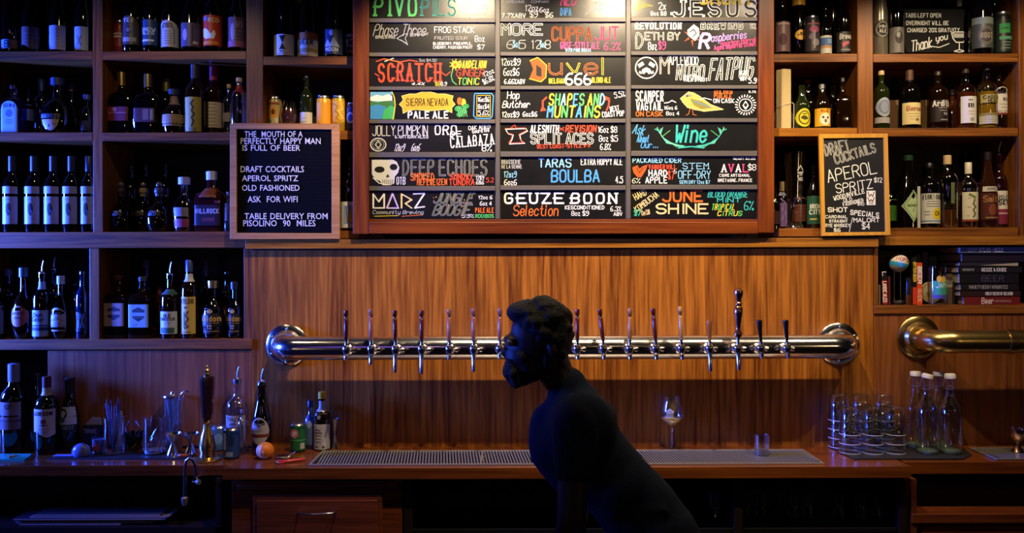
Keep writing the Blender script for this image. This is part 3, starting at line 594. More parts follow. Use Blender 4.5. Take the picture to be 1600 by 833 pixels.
pslab(f1, n1, ((370, 202), (518.5, 202.5), (518.5, 364.5), (370, 364)), -0.004, 0.009, 'felt_backing', FELT, LB, 0)
m = M()
for i in range(48):
    y = 203+i*3.36
    P = [f1(370.3, y, -.004), f1(518.2, y+.2, -.004), f1(518.2, y+2.3, -.004), f1(370.3, y+2.1, -.004)]; Q = [p-n1*0.002 for p in P]
    m.face(Q[::-1]); m.face([P[0], Q[0], Q[1], P[1]]); m.face([P[3], P[2], Q[2], Q[3]])
rb = m.build('felt_ribs', FELT, LB); rb['kind'] = 'stuff'
def font_mesh(text, f, x0, y0, x1, y1, off, ext=0.0):
    cu = bpy.data.curves.new('t', 'FONT'); cu.body = text; cu.resolution_u = 2; cu.extrude = ext; cu.offset = 0.006; cu.space_word = 1.3
    o = bpy.data.objects.new('t', cu); COL.objects.link(o)
    dg = bpy.context.evaluated_depsgraph_get(); dg.update(); me = bpy.data.meshes.new_from_object(o.evaluated_get(dg))
    vs = [v.co.copy() for v in me.vertices]; ax = min(v.x for v in vs); bx = max(v.x for v in vs); ay = 0.0; by = 0.7
    out = [f(x0+(v.x-ax)/(bx-ax)*(x1-x0), y1-(v.y-ay)/(by-ay)*(y1-y0), off+v.z) for v in vs]; fs = [tuple(p.vertices) for p in me.polygons]
    bpy.data.objects.remove(o); bpy.data.curves.remove(cu); bpy.data.meshes.remove(me); return out, fs
m = M()
for t, a, b, c, d in (('THE  MOUTH OF A', 382, 205, 473, 214), ('PERFECTLY HAPPY MAN', 376, 215.5, 501, 225), ('IS FULL OF BEER', 379, 226.5, 469, 235.5), ('DRAFT COCKTAILS', 376, 259.5, 475, 269),
                      ('APEROL SPRITZ', 378, 274, 466, 283), ('OLD FASHIONED', 378, 289, 468, 298), ('ASK  FOR WIFI', 387, 306.5, 465, 316), ('TABLE DELIVERY FROM', 382, 333, 512, 342.5), ('PISOLINO  90  MILES', 380, 344, 493, 353.5)):
    vs, fs = font_mesh(t, f1, a, b, c, d, -0.0008, 0.0006)
    # split the line into its letters
    par = list(range(len(vs)))
    def find(i):
        while par[i] != i: par[i] = par[par[i]]; i = par[i]
        return i
    for q in fs:
        for i in q[1:]: par[find(i)] = find(q[0])
    isl = {}
    for q in fs: isl.setdefault(find(q[0]), []).append(q)
    for fl in isl.values():
        ids = sorted({i for q in fl for i in q}); mp_ = {k: n for n, k in enumerate(ids)}; m = M(); m.v = [tuple(vs[i]) for i in ids]; m.f = [tuple(mp_[i] for i in q) for q in fl]; m.m = [0]*len(fl)
        m.build('letter', pbr('letter_white_plastic', 'E6E4DE', 0.4), LB)

# ================================================================ A4 CHALK SIGN (right)
f2, n2 = plane_fn(-0.030, -0.02, 368)
CS = thing('chalk_sign', 'pine-framed cocktail chalk sign leaning on the ledge right of the menu board', 'sign', tuple(f2(1337, 368.5)))
o4 = ((1279, 210), (1386, 209), (1390.5, 367.5), (1283.5, 369)); i4 = ((1286, 216.5), (1379.5, 215.5), (1383, 362.5), (1289, 363.5))
for a, b, nm in ((0, 1, 'frame_rail'), (1, 2, 'frame_stile'), (2, 3, 'frame_rail'), (3, 0, 'frame_stile')):
    q = (o4[a], o4[b], i4[b], i4[a]); pslab(f2, n2, q, 0.006, 0.008, nm, W_OAK2, CS)
pslab(f2, n2, i4, -0.002, 0.007, 'slate', pbr('slate_navy', '17181F', 0.4, var=.2, bscale=12), CS, 0)
q = Print(lambda u, v, l: f2(u, v, -0.0018+l*0.0003)); W_ = C['w']
q.text('DRAFT', 1288, 222, 1326, 239, W_, 2.2, rot=14, out='17181F'); q.text('COCKTAILS', 1303, 233, 1368, 247, W_, 2.2, rot=17, out='17181F')
q.text('APEROL', 1292, 259, 1369, 278, W_, 1.9, rot=11); q.text('$12', 1366, 278, 1378, 285, W_, 1.3); q.text('SPRITZ', 1306, 284, 1363, 298, W_, 1.7, rot=8)
q.text('WOODINVILLE', 1302, 301, 1351, 307.5, W_, 1.4, rot=14); q.text('OLD', 1318, 309, 1331, 315, W_, 1.2, rot=8); q.text('FASHIONED', 1317, 313.5, 1349, 319, W_, 1.2, rot=13); q.text('$10', 1340, 317, 1350, 321, W_, 1)
q.rect(1354, 298, 1368, 320.5, W_); q.ly = 2; q.text('W', 1356, 300, 1366, 307, '5A2A1A', 1.6); q.text('W', 1356, 308.5, 1366, 315, '5A2A1A', 1.6); q.text('CO', 1358, 316.5, 1364, 319, '5A2A1A', .8); q.ly = 1
q.text('SHOT', 1294, 324.5, 1324, 331, W_, 1.8); q.text('SPECIALS', 1329, 330.5, 1373, 337.5, W_, 1.8, rot=-6); q.text('CARDINAL', 1290, 336.5, 1324, 341, W_, 1.2); q.text('STRAIGHT', 1296, 343.5, 1324, 347.5, W_, 1.2); q.text('RYE WHISKEY', 1290, 350, 1328, 354.5, W_, 1.2); q.text('$6', 1303, 357, 1313, 362, W_, 1.2)
q.text('MALORT', 1334, 341, 1374, 347, W_, 1.4); q.text('$4', 1347, 349, 1359, 358, W_, 1.5); q.line([(1332, 340), (1327, 362)], W_, .8)
q.build('chalk_lettering', CS)
f3, n3 = plane_fn(0.10, 0.0, 82)
TS = thing('tab_sign', 'small black sign lettered in white with a drawn stemmed glass, on the top right shelf', 'sign', (at(1462, 82, 0.10).x, 0.10, SZ['R1b']))
zq = SZ['R1b']; pyb = 84-0.5
pslab(f3, n3, ((1404, 14), (1507, 14), (1518, 82), (1416, 82)), 0.0, 0.006, 'board', pbr('sign_black', '0A0A0B', .7, spec=.2), TS)
q = Print(lambda u, v, l: f3(u, v, l*0.0003))
q.text('TABS LEFT OPEN', 1415, 21, 1470, 27, W_, 1.2); q.text('OVERNIGHT WILL BE', 1416, 33, 1482, 39, W_, 1.2); q.text('CHARGED 20% GRATUITY', 1418, 44, 1499, 50, W_, 1.2); q.text('Thank', 1422, 61, 1458, 77, W_, 2, rot=12, slant=.25); q.text('you', 1461, 54, 1482, 66, W_, 1.9, rot=12, slant=.25)
q.line([(1444, 76), (1456, 72.5), (1468, 74), (1483, 68)], W_, 1.3); q.line([(1487, 52), (1489, 60), (1494, 66), (1505, 66), (1510, 60), (1511, 52), (1505, 50), (1492, 50), (1487, 52)], W_, 1.6); q.poly([(1489, 52), (1509, 52), (1509, 59), (1490, 59)], 'B8B8B0'); q.line([(1499, 66), (1499, 78)], W_, 1.4); q.line([(1491, 80), (1499, 77.5), (1508, 80), (1499, 81.5), (1491, 80)], W_, 1.3)
q.build('lettering', TS)
# ================================================================ TAP TOWERS
def arc_pipe(xf0, xf1, zc, Yc, r):
    """pipe out of the wall at xf0, elbow, along, elbow, back into the wall at xf1"""
    rb = 0.075; P = [(xf0, -0.004, zc)]
    for i in range(11):
        a = math.pi/2*i/10; P.append((xf0+rb-rb*math.cos(a), Yc+rb-rb*math.sin(a), zc))
    for i in range(11):
        a = math.pi/2*i/10; P.append((xf1-rb+rb*math.sin(a), Yc+rb-rb*math.cos(a), zc))
    P.append((xf1, -0.004, zc)); return P
def flange(m, x, z, r, n=40):
    rot = Matrix.Rotation(math.pi/2, 4, 'X')
    T_ = lambda p: rot @ Vector(p)
    m.lathe((0, 0, 0), [(r, 0.0005), (r, 0.008), (r*.93, 0.013), (r*.74, 0.017), (r*.66, 0.03), (r*.62, 0.034)], n, T=lambda p: Vector((x, 0, z))+T_(p))
    return m
PY = -0.125
zp = at(880, 543, PY).z; PR_ = wpx(37.5, PY)/2
xl_, xr_ = at(446, 540, -0.03).x, at(1314, 536, -0.03).x
TW = thing('chrome_tap_tower', 'long polished chrome beer tower pipe flanged to the veneer panel', 'beer tower', ((xl_+xr_)/2, 0, zp))
M().tube(arc_pipe(xl_, xr_, zp, PY, PR_), PR_, 36).build('pipe', CHROME, TW, smooth=True)
for x in (xl_, xr_):
    fl = flange(M(), x, zp, wpx(65)/2).build('flange', CHROME, TW, smooth=True)
    for i in range(6):
        a = i*math.pi/3+.5; m = M(); m.ball((x+.069*math.cos(a), -0.016, zp+.069*math.sin(a)), 0.0055, 10); m.build('bolt', CHROME, fl, smooth=True)
zb = at(1500, 534, -0.15).z; rb_ = wpx(36, -.15)/2
xb_ = at(1440, 534, -0.03).x
TB = thing('brass_tap_tower', 'aged brass beer tower pipe running off the right edge', 'beer tower', (xb_, 0, zb))
P = arc_pipe(xb_, xb_+1.6, zb, -0.15, rb_)
M().tube(P, rb_, 36).build('pipe', BRASS, TB, smooth=True)
for x in (xb_, xb_+1.6): flange(M(), x, zb+.004, wpx(66)/2).build('flange', BRASS, TB, smooth=True)
xcol = at(1570, 534, -.15).x
m = M(); m.tube([(xcol, -.15, zb), (xcol+.03, -.15, zb)], rb_*1.1, 32); m.build('collar', BRASS, TB, smooth=True)

HW = {k: pbr('handle_'+k, v, 0.25, coat=0.4, var=.15, bscale=60) for k, v in dict(dark='3A120B', pink='8A5648', red='50190E', tan='9C6B3E', mott='A8804E', mid='8A5426', black='0A0A0B').items()}
def tap(px, pxt, ytop, kind, yb, label, knob=1):
    x = at(px, 545, PY-PR_-.048).x; y0 = PY-PR_; z = zp
    t = thing('beer_tap', label, 'beer tap', (x, y0, z), 'beer taps along the chrome pipe')
    m = M()                                    # shank collar and faucet body
    m.tube([(x, y0+0.0035, z), (x, y0-0.004, z)], [0.019, 0.019], 20); m.tube([(x, y0-0.004, z), (x, y0-0.008, z), (x, y0-0.03, z), (x, y0-0.04, z)], [0.019, 0.014, 0.011, 0.014], 18)
    m.tube([(x, y0-0.048, z+0.021), (x, y0-0.046, z+0.014), (x, y0-0.044, z+0.002), (x, y0-0.044, z-0.012)], [0.009, 0.015, 0.016, 0.012], 18)
    m.build('faucet_body', CHROME, t, smooth=True)
    zb_ = at(px, yb, y0-.06).z
    m = M(); m.tube([(x, y0-0.044, z-0.010), (x, y0-0.052, z-0.022), (x, y0-0.060, zb_+.014), (x, y0-0.061, zb_)], [0.010, 0.0085, 0.0075, 0.0065], 14); m.build('spout', CHROME, t, smooth=True)
    if knob:
        m = M(); m.tube([(x, y0-.03, z), (x+.022, y0-.03, z+.001), (x+.023, y0-.03, z+.001), (x+.032, y0-.03, z+.001)], [0.006, 0.006, 0.011, 0.010], 14)
        m.tube([(x+.034, y0-.03, z-.004), (x+.036, y0-.034, z+.008)], .002, 8); m.build('flow_knob', CHROME, t, smooth=True)
    za = z+0.02; p0 = Vector((x, y0-0.048, za)); tp = at(pxt, ytop, y0-.05); p1 = Vector((tp.x, y0-.052, tp.z)); d = p1-p0
    m = M(); m.tube([p0, p0+d*0.10], [0.0065, 0.0055], 14); m.tube([p0+d*.10, p0+d*.13], .008, 14); m.build('ferrule', CHROME, t, smooth=True)
    m = M()
    if kind == 'turned':
        prof = [(.13, .012), (.16, .016), (.2, .016), (.24, .010), (.3, .009), (.42, .012), (.55, .0165), (.64, .0165), (.68, .011), (.7, .0135), (.73, .0135), (.75, .010), (.8, .011), (.87, .0165), (.92, .0175), (.96, .016), (.985, .007), (1.0, .006)]
        m.tube([p0+d*a for a, b in prof], [b for a, b in prof], 24); m.build('handle', COPPER, t, smooth=True)
    elif kind in ('black', 'mid') and ytop > 495:
        m.tube([p0+d*a for a in (.12, .2, .6, .96, 1)], [.0055, .006, .0085, .0115, .0105], 16); m.build('handle', HW[kind], t, smooth=True)
    else:
        prof = [(.12, .0062), (.2, .0098), (.74, .0108), (.76, .0085), (.775, .0066), (.81, .0066), (.825, .0088), (.85, .0108), (.97, .0116), (1, .0105)]
        if kind == 'mott': prof = prof[:6]+[(.83, .009), (.88, .0115), (.95, .0112), (1, .006)]
        m.tube([p0+d*a for a, b in prof[:6]], [b for a, b in prof[:6]], 16, flat=.8); hd = m.build('handle', HW[kind], t, smooth=True)
        m = M(); m.tube([p0+d*a for a, b in prof[5:]], [b for a, b in prof[5:]], 16, flat=.8); m.build('handle_head', HW[kind], t, smooth=True)
        m = M(); m.tube([p0+d*.785, p0+d*.80], .0085, 16, flat=.85); m.build('ring', COPPER if kind in ('pink', 'tan', 'mott') else SILVER, t, smooth=True)
tap(541, 541, 485, 'dark', 563, 'beer tap with dark handle at the left end of the chrome pipe')
tap(580, 580, 483, 'pink', 570, 'beer tap with pale brown handle, second from the left flange')
tap(618, 617, 485, 'dark', 582, 'beer tap with near-black brown handle, third from the left flange')
tap(659, 659, 485, 'red', 584, 'beer tap with dark reddish handle and long spout, fourth from the left flange')
tap(702, 702, 483, 'pink', 562, 'beer tap with slim pale reddish handle, fifth from the left flange')
tap(740, 740, 482, 'pink', 581, 'beer tap with light brown handle and long spout, sixth from the left flange')
tap(781, 781, 482, 'pink', 560, "beer tap with light handle just left of the bartender's face", 0)
tap(822, 822, 482, 'red', 562, "beer tap hidden behind the bartender's face")
tap(861, 861, 482, 'dark', 562, "beer tap hidden behind the bartender's hair")
tap(902, 902, 483, 'red', 562, "beer tap with dark red handle just right of the bartender's hair")
tap(943, 937, 483, 'red', 562, "beer tap with dark red handle tilted left, second to the right of the bartender's hair")
tap(984, 984, 482, 'tan', 562, 'beer tap with tan wooden handle between two dark red handles')
tap(1025, 1020, 482, 'red', 562, 'beer tap with dark red handle tilted left, beside the mottled one')
tap(1065, 1062, 479, 'mott', 562, 'beer tap with mottled tan round-topped handle above the tulip glass')
tap(1109, 1108, 501, 'mid', 580, 'beer tap with short brown tapered handle left of the tall turned one')
tap(1153, 1154, 450, 'turned', 578, 'beer tap with the tall turned copper-coloured handle')
tap(1189, 1186, 500, 'black', 560, 'beer tap with short black handle just right of the tall turned one')
tap(1230, 1227, 500, 'black', 560, 'beer tap with short black handle nearest the right flange')

# ================================================================ BOTTLES
PF = dict(
 wine=[(.93, 0), (1, .012), (1, .6), (.97, .635), (.85, .68), (.6, .725), (.44, .76), (.4, .8), (.38, .93), (.43, .94), (.43, .975), (.38, 1)],
 champ=[(.93, 0), (1, .012), (1, .42), (.97, .48), (.85, .56), (.65, .66), (.48, .76), (.38, .88), (.37, .93), (.45, .94), (.45, .97), (.38, 1)],
 beer=[(.92, 0), (1, .012), (1, .52), (.97, .57), (.82, .63), (.58, .7), (.47, .78), (.41, .92), (.46, .93), (.46, .96), (.44, 1)],
 stub=[(.93, 0), (1, .02), (1, .5), (.96, .57), (.75, .68), (.5, .78), (.42, .9), (.5, .91), (.5, 1)],
 whisky=[(.94, 0), (1, .015), (1, .6), (.98, .65), (.86, .7), (.55, .74), (.38, .775), (.34, .82), (.33, .93), (.4, .94), (.4, 1)],
 low=[(.94, 0), (1, .015), (1, .5), (.98, .55), (.86, .62), (.5, .68), (.34, .74), (.32, .92), (.38, .93), (.38, 1)],
 round=[(.6, 0), (.8, .03), (.97, .16), (1, .3), (.95, .42), (.75, .54), (.42, .62), (.3, .68), (.28, .86), (.36, .87), (.36, .93), (.3, 1)],
 bulb=[(.7, 0), (.85, .02), (1, .2), (1, .38), (.93, .5), (.7, .6), (.4, .66), (.33, .72), (.32, .86), (.45, .87), (.45, .97), (.4, 1)],
 gin=[(.94, 0), (1, .015), (1, .62), (.96, .68), (.8, .74), (.5, .77), (.34, .8), (.32, .93), (.42, .94), (.42, 1)],
 dash=[(.94, 0), (1, .02), (1, .55), (.92, .62), (.6, .68), (.36, .72), (.34, .86), (.42, .87), (.42, 1)],
 can=[(.78, 0), (.84, .01), (1, .06), (1, .88), (.94, .92), (.82, .965), (.84, .985), (.82, 1.0)],
 swing=[(.9, 0), (1, .02), (1, .5), (.97, .57), (.85, .63), (.6, .7), (.42, .77), (.38, .82), (.37, .9), (.44, .91), (.44, .94)])
REG = {}
BAYS = [(('L1', 'L2', 'L3'), -47, 145), (('L1b', 'L2b', 'L3b'), 160, 385), (('M1', 'M2', 'M3'), 411, 600), (('R1', 'R2', 'R3'), 1166, 1340), (('R1b', 'R2b', 'R3b'), 1364, 1592), (('L4',), 155, 381), (('L4a',), -47, 140), (('R4',), 1372, 1642)]
def settle(key, px, ptop, w, Y0, ylo, yhi, step=.006):
    """nearest free spot in depth for a round foot, seen at the same pixel column"""
    lo, hi = -1e9, 1e9
    for ks, a, b in BAYS:
        if key in ks:
            lo, hi = at(a, 300, 0).x, at(b, 300, 0).x
    best = None
    for sc_, far in ((1, .02), (.95, .022), (.9, .026), (.86, .03), (.92, .4)):
        for k in range(60):
            if k*step > far: break
            for sg in ((1, -1) if k else (1,)):
                Y = Y0+sg*k*step; r = wpx(w, Y)/2*sc_
                if not (ylo+r <= Y <= yhi-r): continue
                x0_ = at(px, ptop, Y).x; x = min(max(x0_, lo+r+.002), hi-r-.002)
                for dx in (0, .003, -.003, .006, -.006):
                    xx = x+dx
                    if lo+r+.0015 <= xx <= hi-r-.0015 and all((xx-a)**2+(Y-b)**2 > (r+c+.0008)**2 for a, b, c in REG.get(key, [])): best = (xx, Y, r); break
                if best: break
            if best: break
        if best: break
    if not best: Y = min(max(Y0, ylo+wpx(w, Y0)/2), yhi-wpx(w, Y0)/2); best = (at(px, ptop, Y).x, Y, wpx(w, Y)/2); print('CROWDED', key, px)
    REG.setdefault(key, []).append(best); return best
QUEUE = []
ABOVE = {'L1': 'L0', 'L1b': 'L0', 'M1': 'M0', 'R1': 'M0', 'R1b': 'R0', 'L2': 'L1', 'L2b': 'L1b', 'M2': 'M1', 'R2': 'R1', 'R2b': 'R1b', 'L3': 'L2', 'L3b': 'L2b', 'M3': 'M2', 'R3': 'R2', 'R3b': 'R2b'}
def B(*a, **k):
    if k.get('z') is None: QUEUE.append((k.get('Y', .05), len(QUEUE), a, k))
    else: return B_(*a, **k)
def flush():
    for y, i, a, k in sorted(QUEUE, key=lambda q: q[:2]): B_(*a, **k)
def lab_print(q, spec):
    for d in spec:
        k = d[0]
        if k == 't': q.text(d[1], d[2], d[3], d[4], d[5], d[6], d[7], ax=q.ax, gap=1.3)
        elif k == 'r': q.rect(d[1], d[2], d[3], d[4], d[5], n=4)
        elif k == 'e': q.ell(d[1], d[2], d[3], d[4], d[5], n=16)
        elif k == 'l': q.line(d[1], d[2], d[3], ax=q.ax)
        elif k == 'p': q.poly(d[1], d[2])
        elif k == '+': q.ly += 1
        elif k == 'lines':       # rows of small illegible print
            _, x0, y0, x1, y1, n, col = d
            for i in range(n):
                y = y0+(y1-y0)*i/max(1, n-1); a = x0+R.random()*.08; b = x1-R.random()*.1; q.rect(a, y, b, y+.022, col, n=2)
def B_(label, sh, px, ytop, w, Y=0.05, shape='beer', glass='k', cap=None, labs=(), name='bottle', cat='bottle', group=None, sq=0, z=None, tilt=None, spout=None, liq=None, neck=None, rotl=0.0, capf=None, ball=False, key=None):
    zb = SZ[sh]+.0006 if z is None else z
    if z is None: x, Y, r = settle('L4a' if sh == 'L4' and px < 145 else sh, px, ytop+60, w, Y, 0.002, DP-.002)
    else: x, Y, r = settle(key, px, ytop+60, w, Y, -.33, -.003)
    zt = at(px, ytop, Y).z
    if sh in ABOVE: zt = min(zt, SB[ABOVE[sh]]-.003)
    H = zt-zb
    t = thing(name, label, cat, (x, Y, zb), group)
    prof = PF[shape]; f0 = {'beer': .93, 'wine': .8, 'champ': .80, 'whisky': .93, 'low': .92, 'round': .87, 'bulb': .87, 'gin': .93, 'dash': .87, 'stub': .9, 'swing': .9, 'can': .93}[shape]
    if capf: f0 = capf
    body = [(a*r, b*H) for a, b in prof]; n = 24 if not sq else 28
    if cap and shape != 'can':
        bb = [q for q in body if q[1] <= f0*H+1e-6]
        if bb[-1][1] < f0*H-1e-4:
            nx = [q for q in body if q[1] > f0*H][0]; a = bb[-1]; u = (f0*H-a[1])/(nx[1]-a[1]); bb.append((a[0]+(nx[0]-a[0])*u, f0*H))
        rc = bb[-1][0]*1.12; m = M()
        m.lathe((x, Y, zb), [(rc, f0*H-0.001), (rc, H-0.0025), (rc*.86, H)], 18); cm_ = m.build('foil_cap' if (1-f0) > .1 else 'cap', cap, t, smooth=True)
        body = bb
    sqv = 0
    m = M(); 
    if sq:
        # square lower body, round neck
        k = len(body)
        m = M(); base = 0
        for (rr, zz) in body:
            e = sq if rr > r*.8 else 2.0
            for i in range(n):
                a = 2*math.pi*(i+.5)/n; ca, sa = math.cos(a), math.sin(a); q = 1/((abs(ca)**e+abs(sa)**e)**(1/e)); m.v.append((x+rr*q*ca, Y+rr*q*sa*.85, zb+zz))
        for j in range(k-1):
            for i in range(n): a, b = j*n+i, j*n+(i+1) % n; m.f.append((a, b, b+n, a+n)); m.m.append(0)
        m.f.append(tuple(reversed(range(n)))); m.m.append(0); m.f.append(tuple((k-1)*n+i for i in range(n))); m.m.append(0)
    else: m.lathe((x, Y, zb), body, n)
    m.build('can_body' if shape == 'can' else 'glass_body', G[glass] if isinstance(glass, str) else glass, t, smooth=True)
    if shape == 'can':
        m = M(); m.lathe((x, Y, zb), [(r*.80, H*.999), (r*.80, H+.0006), (r*.3, H+.0006)], 20); m.build('lid', SILVER, t, smooth=True)
        m = M(); m.lathe((x, Y, zb), [(r*.945, H*.92), (r*.83, H*.968), (r*.85, H*1.0)], 24, cap=False); m.v = [(x+(a-x)*1.01, Y+(b-Y)*1.01, c) for a, b, c in m.v]; m.build('rim', SILVER, t, smooth=True)
    if liq:
        lc, fr = liq; bb = [(max(.001, a*.93), b) for a, b in body if b <= fr*H]; bb = [(bb[0][0], .006)]+[q for q in bb if q[1] > .006]
        nx = [q for q in body if q[1] > fr*H]
        if nx: bb.append((min(nx[0][0], bb[-1][0]/.93)*.93, fr*H))
        M().lathe((x, Y, zb), bb, n).build('liquor', liquid('liquor_'+lc, lc), t, smooth=True)
    def rad_at(h):
        for a, b in zip(body, body[1:]):
            if a[1] <= h <= b[1]: return a[0]+(b[0]-a[0])*((h-a[1])/max(1e-6, b[1]-a[1]))
        return body[-1][0]
    for i, L in enumerate(labs):
        y0, y1, half, colr, shp = L[:5]; dr_ = L[5] if len(L) > 5 else []
        zt_, zb_ = at(px, y0, Y-r).z, max(at(px, y1, Y-r).z, zb+.004); hh = zt_-zb_
        if half == 'full': half = 88
        sw = 2*math.sin(math.radians(min(half, 89)))*r
        def mp(u, v, l, zt_=zt_, hh=hh, half=half):
            zz = zt_-v*hh; rr = rad_at(zz-zb)*1.0 + 0.0005+0.00035*l
            if sq:
                X = (u-.5)*2*r*.86*min(1, half/85); yy = -(r*.85*(1-abs(X/r)**sq)**(1/sq))-.0008-.0004*l; return (x+X, Y+yy, zz)
            a = math.asin(max(-1, min(1, (u-.5)*2*math.sin(math.radians(half)))))+math.radians(rotl); return (x+rr*math.sin(a), Y-rr*math.cos(a), zz)
        m = M(); N_ = 18; rows = 3 if rad_at(zt_-zb) != rad_at(zb_-zb) else 1
        def ext(s):
            c = 2*s-1
            if shp == 'rect': return 0, 1
            if shp == 'oval': e = math.sqrt(max(0, 1-c*c)); return .5-.5*e, .5+.5*e
            if shp == 'diamond': e = 1-abs(c); return .5-.5*e, .5+.5*e
            if shp == 'arch': return .28*(1-math.sqrt(max(0, 1-c*c))), 1
            if shp == 'half': e = math.sqrt(max(0, 1-c*c)); return 0, e
            if shp == 'wave': return 0, .9+.1*math.sin(c*3)
        for k in range(N_):
            a, b = k/N_, (k+1)/N_; (t0, b0), (t1, b1) = ext(a), ext(b)
            for j in range(rows):
                u0, u1 = j/rows, (j+1)/rows
                m.face([mp(a, t0+(b0-t0)*u1, 0), mp(b, t1+(b1-t1)*u1, 0), mp(b, t1+(b1-t1)*u0, 0), mp(a, t0+(b0-t0)*u0, 0)])
        lo = m.build('label', paper(colr), t, smooth=True)
        if dr_:
            q = Print(mp); q.strip = 14; q.ax = (sw if sq == 0 else 2*r*.86)/max(hh, 1e-4); lab_print(q, dr_)
            q.build('label_print', lo)
    if neck:
        y0, y1, colr = neck; h0, h1 = at(px, y1, Y).z-zb, at(px, y0, Y).z-zb
        m = M(); pr_ = [(rad_at(h0+(h1-h0)*i/4)*1.04+.0004, h0+(h1-h0)*i/4) for i in range(5)]; m.lathe((x, Y, zb), pr_, 20, cap=False); m.build('neck_label', paper(colr), t, smooth=True)
    if ball:
        m = M(); m.ball((x, Y, zt+wpx(4)), wpx(5.2), 14); m.build('ball_stopper', pbr('stopper_glass', '8A7A6A', .1, .6), t, smooth=True)
    if spout:
        m = M(); m.tube([(x, Y, zt-.012), (x, Y, zt+.006), (x, Y, zt+.012)], [r*.36, r*.38, r*.12+.001], 14); m.build('stopper', BLACKPL if spout == 'k' else SILVER, t, smooth=True)
        m = M(); m.tube([(x, Y, zt+.008), (x+.001, Y, zt+.028), (x+.006, Y-.002, zt+.047), (x+.009, Y-.003, zt+.055)], [.0042, .0036, .0032, .003], 10); m.build('pour_spout', SILVER, t, smooth=True)
    return t
def LN(n=4, c='6A6458', x0=.15, x1=.85, y0=.35, y1=.85): return ('lines', x0, y0, x1, y1, n, c)
K = '1A1A1E'; GC = GOLD
def plastic(h): return pbr('cap_'+h, h, 0.4)
CORK = pbr('cork', 'C9A878', .7)
# --- top left bay
B('dark bottle with low blue-white label at the far left of the top left shelf', 'L1', 18, -25, 27, labs=[(61, 75, 70, '6F93B0', 'rect', [('t', 'B', .4, .15, .6, .85, K, .12), ('r', .75, 0, .95, 1, 'C8A060')])])
B('dark bottle with a brownish wrap label, second on the top left shelf', 'L1', 50, -25, 28, labs=[(41, 76, 75, '5E4A44', 'wave', [LN(4, '8A7668', .3, .9, .3, .8)])])
B('dark bottle with a plain grey-white label, third on the top left shelf', 'L1', 93, -25, 28, labs=[(39, 77, 65, '9A9AA4', 'rect', [LN(6, '70707A', .5, .85, .15, .85)])])
B('dark bottle with a narrow pale label next to the left post, top left shelf', 'L1', 131, -25, 26, labs=[(41, 78, 55, '8F98A8', 'rect', [('t', 'X', .3, .4, .6, .8, '5A6070', .06)])])
B('dark bottle half hidden at the back of the top left shelf', 'L1', 72, -10, 22, Y=.16, labs=[(46, 60, 60, '44444E', 'rect')])
# --- top, second bay
B('slim red can beside the left post in the second top bay', 'L1b', 184, 34, 19, Y=.10, shape='can', glass=pbr('can_red', '7A2622', .35, .3), name='beer_can', cat='can', labs=[(44, 72, 85, '7A2622', 'rect', [('r', 0, .25, 1, .33, 'B8B0B0'), ('r', 0, .4, 1, .5, 'B8B0B0')])])
B('dark beer bottle with a black crest label, after the red can', 'L1b', 207, -30, 29, labs=[(24, 69, 65, '3A3436', 'arch', [('t', 'VIEW', .25, .08, .75, .22, 'B0A8A0', .05), ('r', .1, .75, .9, .9, '8A8480'), ('p', [(.3, .6), (.5, .35), (.7, .6)], '1A1618'), ('e', .5, .5, .12, .08, '6A6468')])])
B('dark beer bottle with a blue banded label in the second top bay', 'L1b', 236, -26, 26, labs=[(30, 70, 72, '1F3E5C', 'rect', [('t', 'SNOW', .1, .33, .9, .45, 'B8C4D0', .07), ('t', 'ALES', .15, .48, .85, .58, 'B8C4D0', .06), ('r', .15, .78, .85, .86, 'C0CCD8')])])
B('dark beer bottle with a white arched label in the second top bay', 'L1b', 267, -26, 29, labs=[(31, 73, 72, 'A8A6A2', 'arch', [('t', 'STOUT', .25, .14, .75, .28, K, .07), ('l', [(.15, .9), (.15, .35), (.3, .12), (.7, .12), (.85, .35), (.85, .9)], '5A5A60', .03), LN(6, '55555C', .3, .8, .4, .85)])])
B('dark beer bottle with a violet-grey portrait label in the second top bay', 'L1b', 300, -25, 33, labs=[(35, 72, 72, '4E4254', 'rect', [('e', .35, .5, .12, .25, '9A8C9A'), ('r', .72, .78, .92, .9, 'B8A0A4'), ('r', .68, .1, .72, .9, '2A2430')])])
B('dark beer bottle, bright orange-red label with a white bird, second top bay', 'L1b', 331, -30, 31, labs=[(23, 71, 75, 'C23C1E', 'rect', [('r', .05, .05, .35, .18, '6A7AA0'), ('p', [(.1, .45), (.25, .42), (.42, .5), (.55, .62), (.72, .48), (.78, .62), (.7, .78), (.5, .76), (.3, .78), (.15, .7)], 'E4E6EA'), ('r', .1, .86, .9, .95, 'E08A2A'), ('t', 'RED', .45, .1, .9, .22, 'F0C880', .05)])])
B('bottle with a yellowish label squeezed behind the bird label', 'L1b', 351, 0, 22, Y=.15, glass='v', labs=[(34, 76, 70, '6A5A22', 'rect', [('r', 0, .4, 1, .6, '3A2E1A')])])
B('dark beer bottle with a purple and brown art label beside the cherry post', 'L1b', 371, -26, 29, labs=[(26, 73, 72, '5E444E', 'rect', [('r', 0, .8, 1, 1, '9A5A6E'), ('e', .4, .5, .12, .3, 'A08C84'), ('t', 'ART', .55, .15, .9, .35, 'A08090', .04), LN(3, '8A7470', .5, .9, .45, .7)])])
B('green bottle neck showing behind the bird label, back of second top bay', 'L1b', 318, -60, 26, Y=.2, glass='v', shape='champ'); B('pale green neck behind the art label, back of second top bay', 'L1b', 345, -60, 24, Y=.21, glass='v', shape='champ')
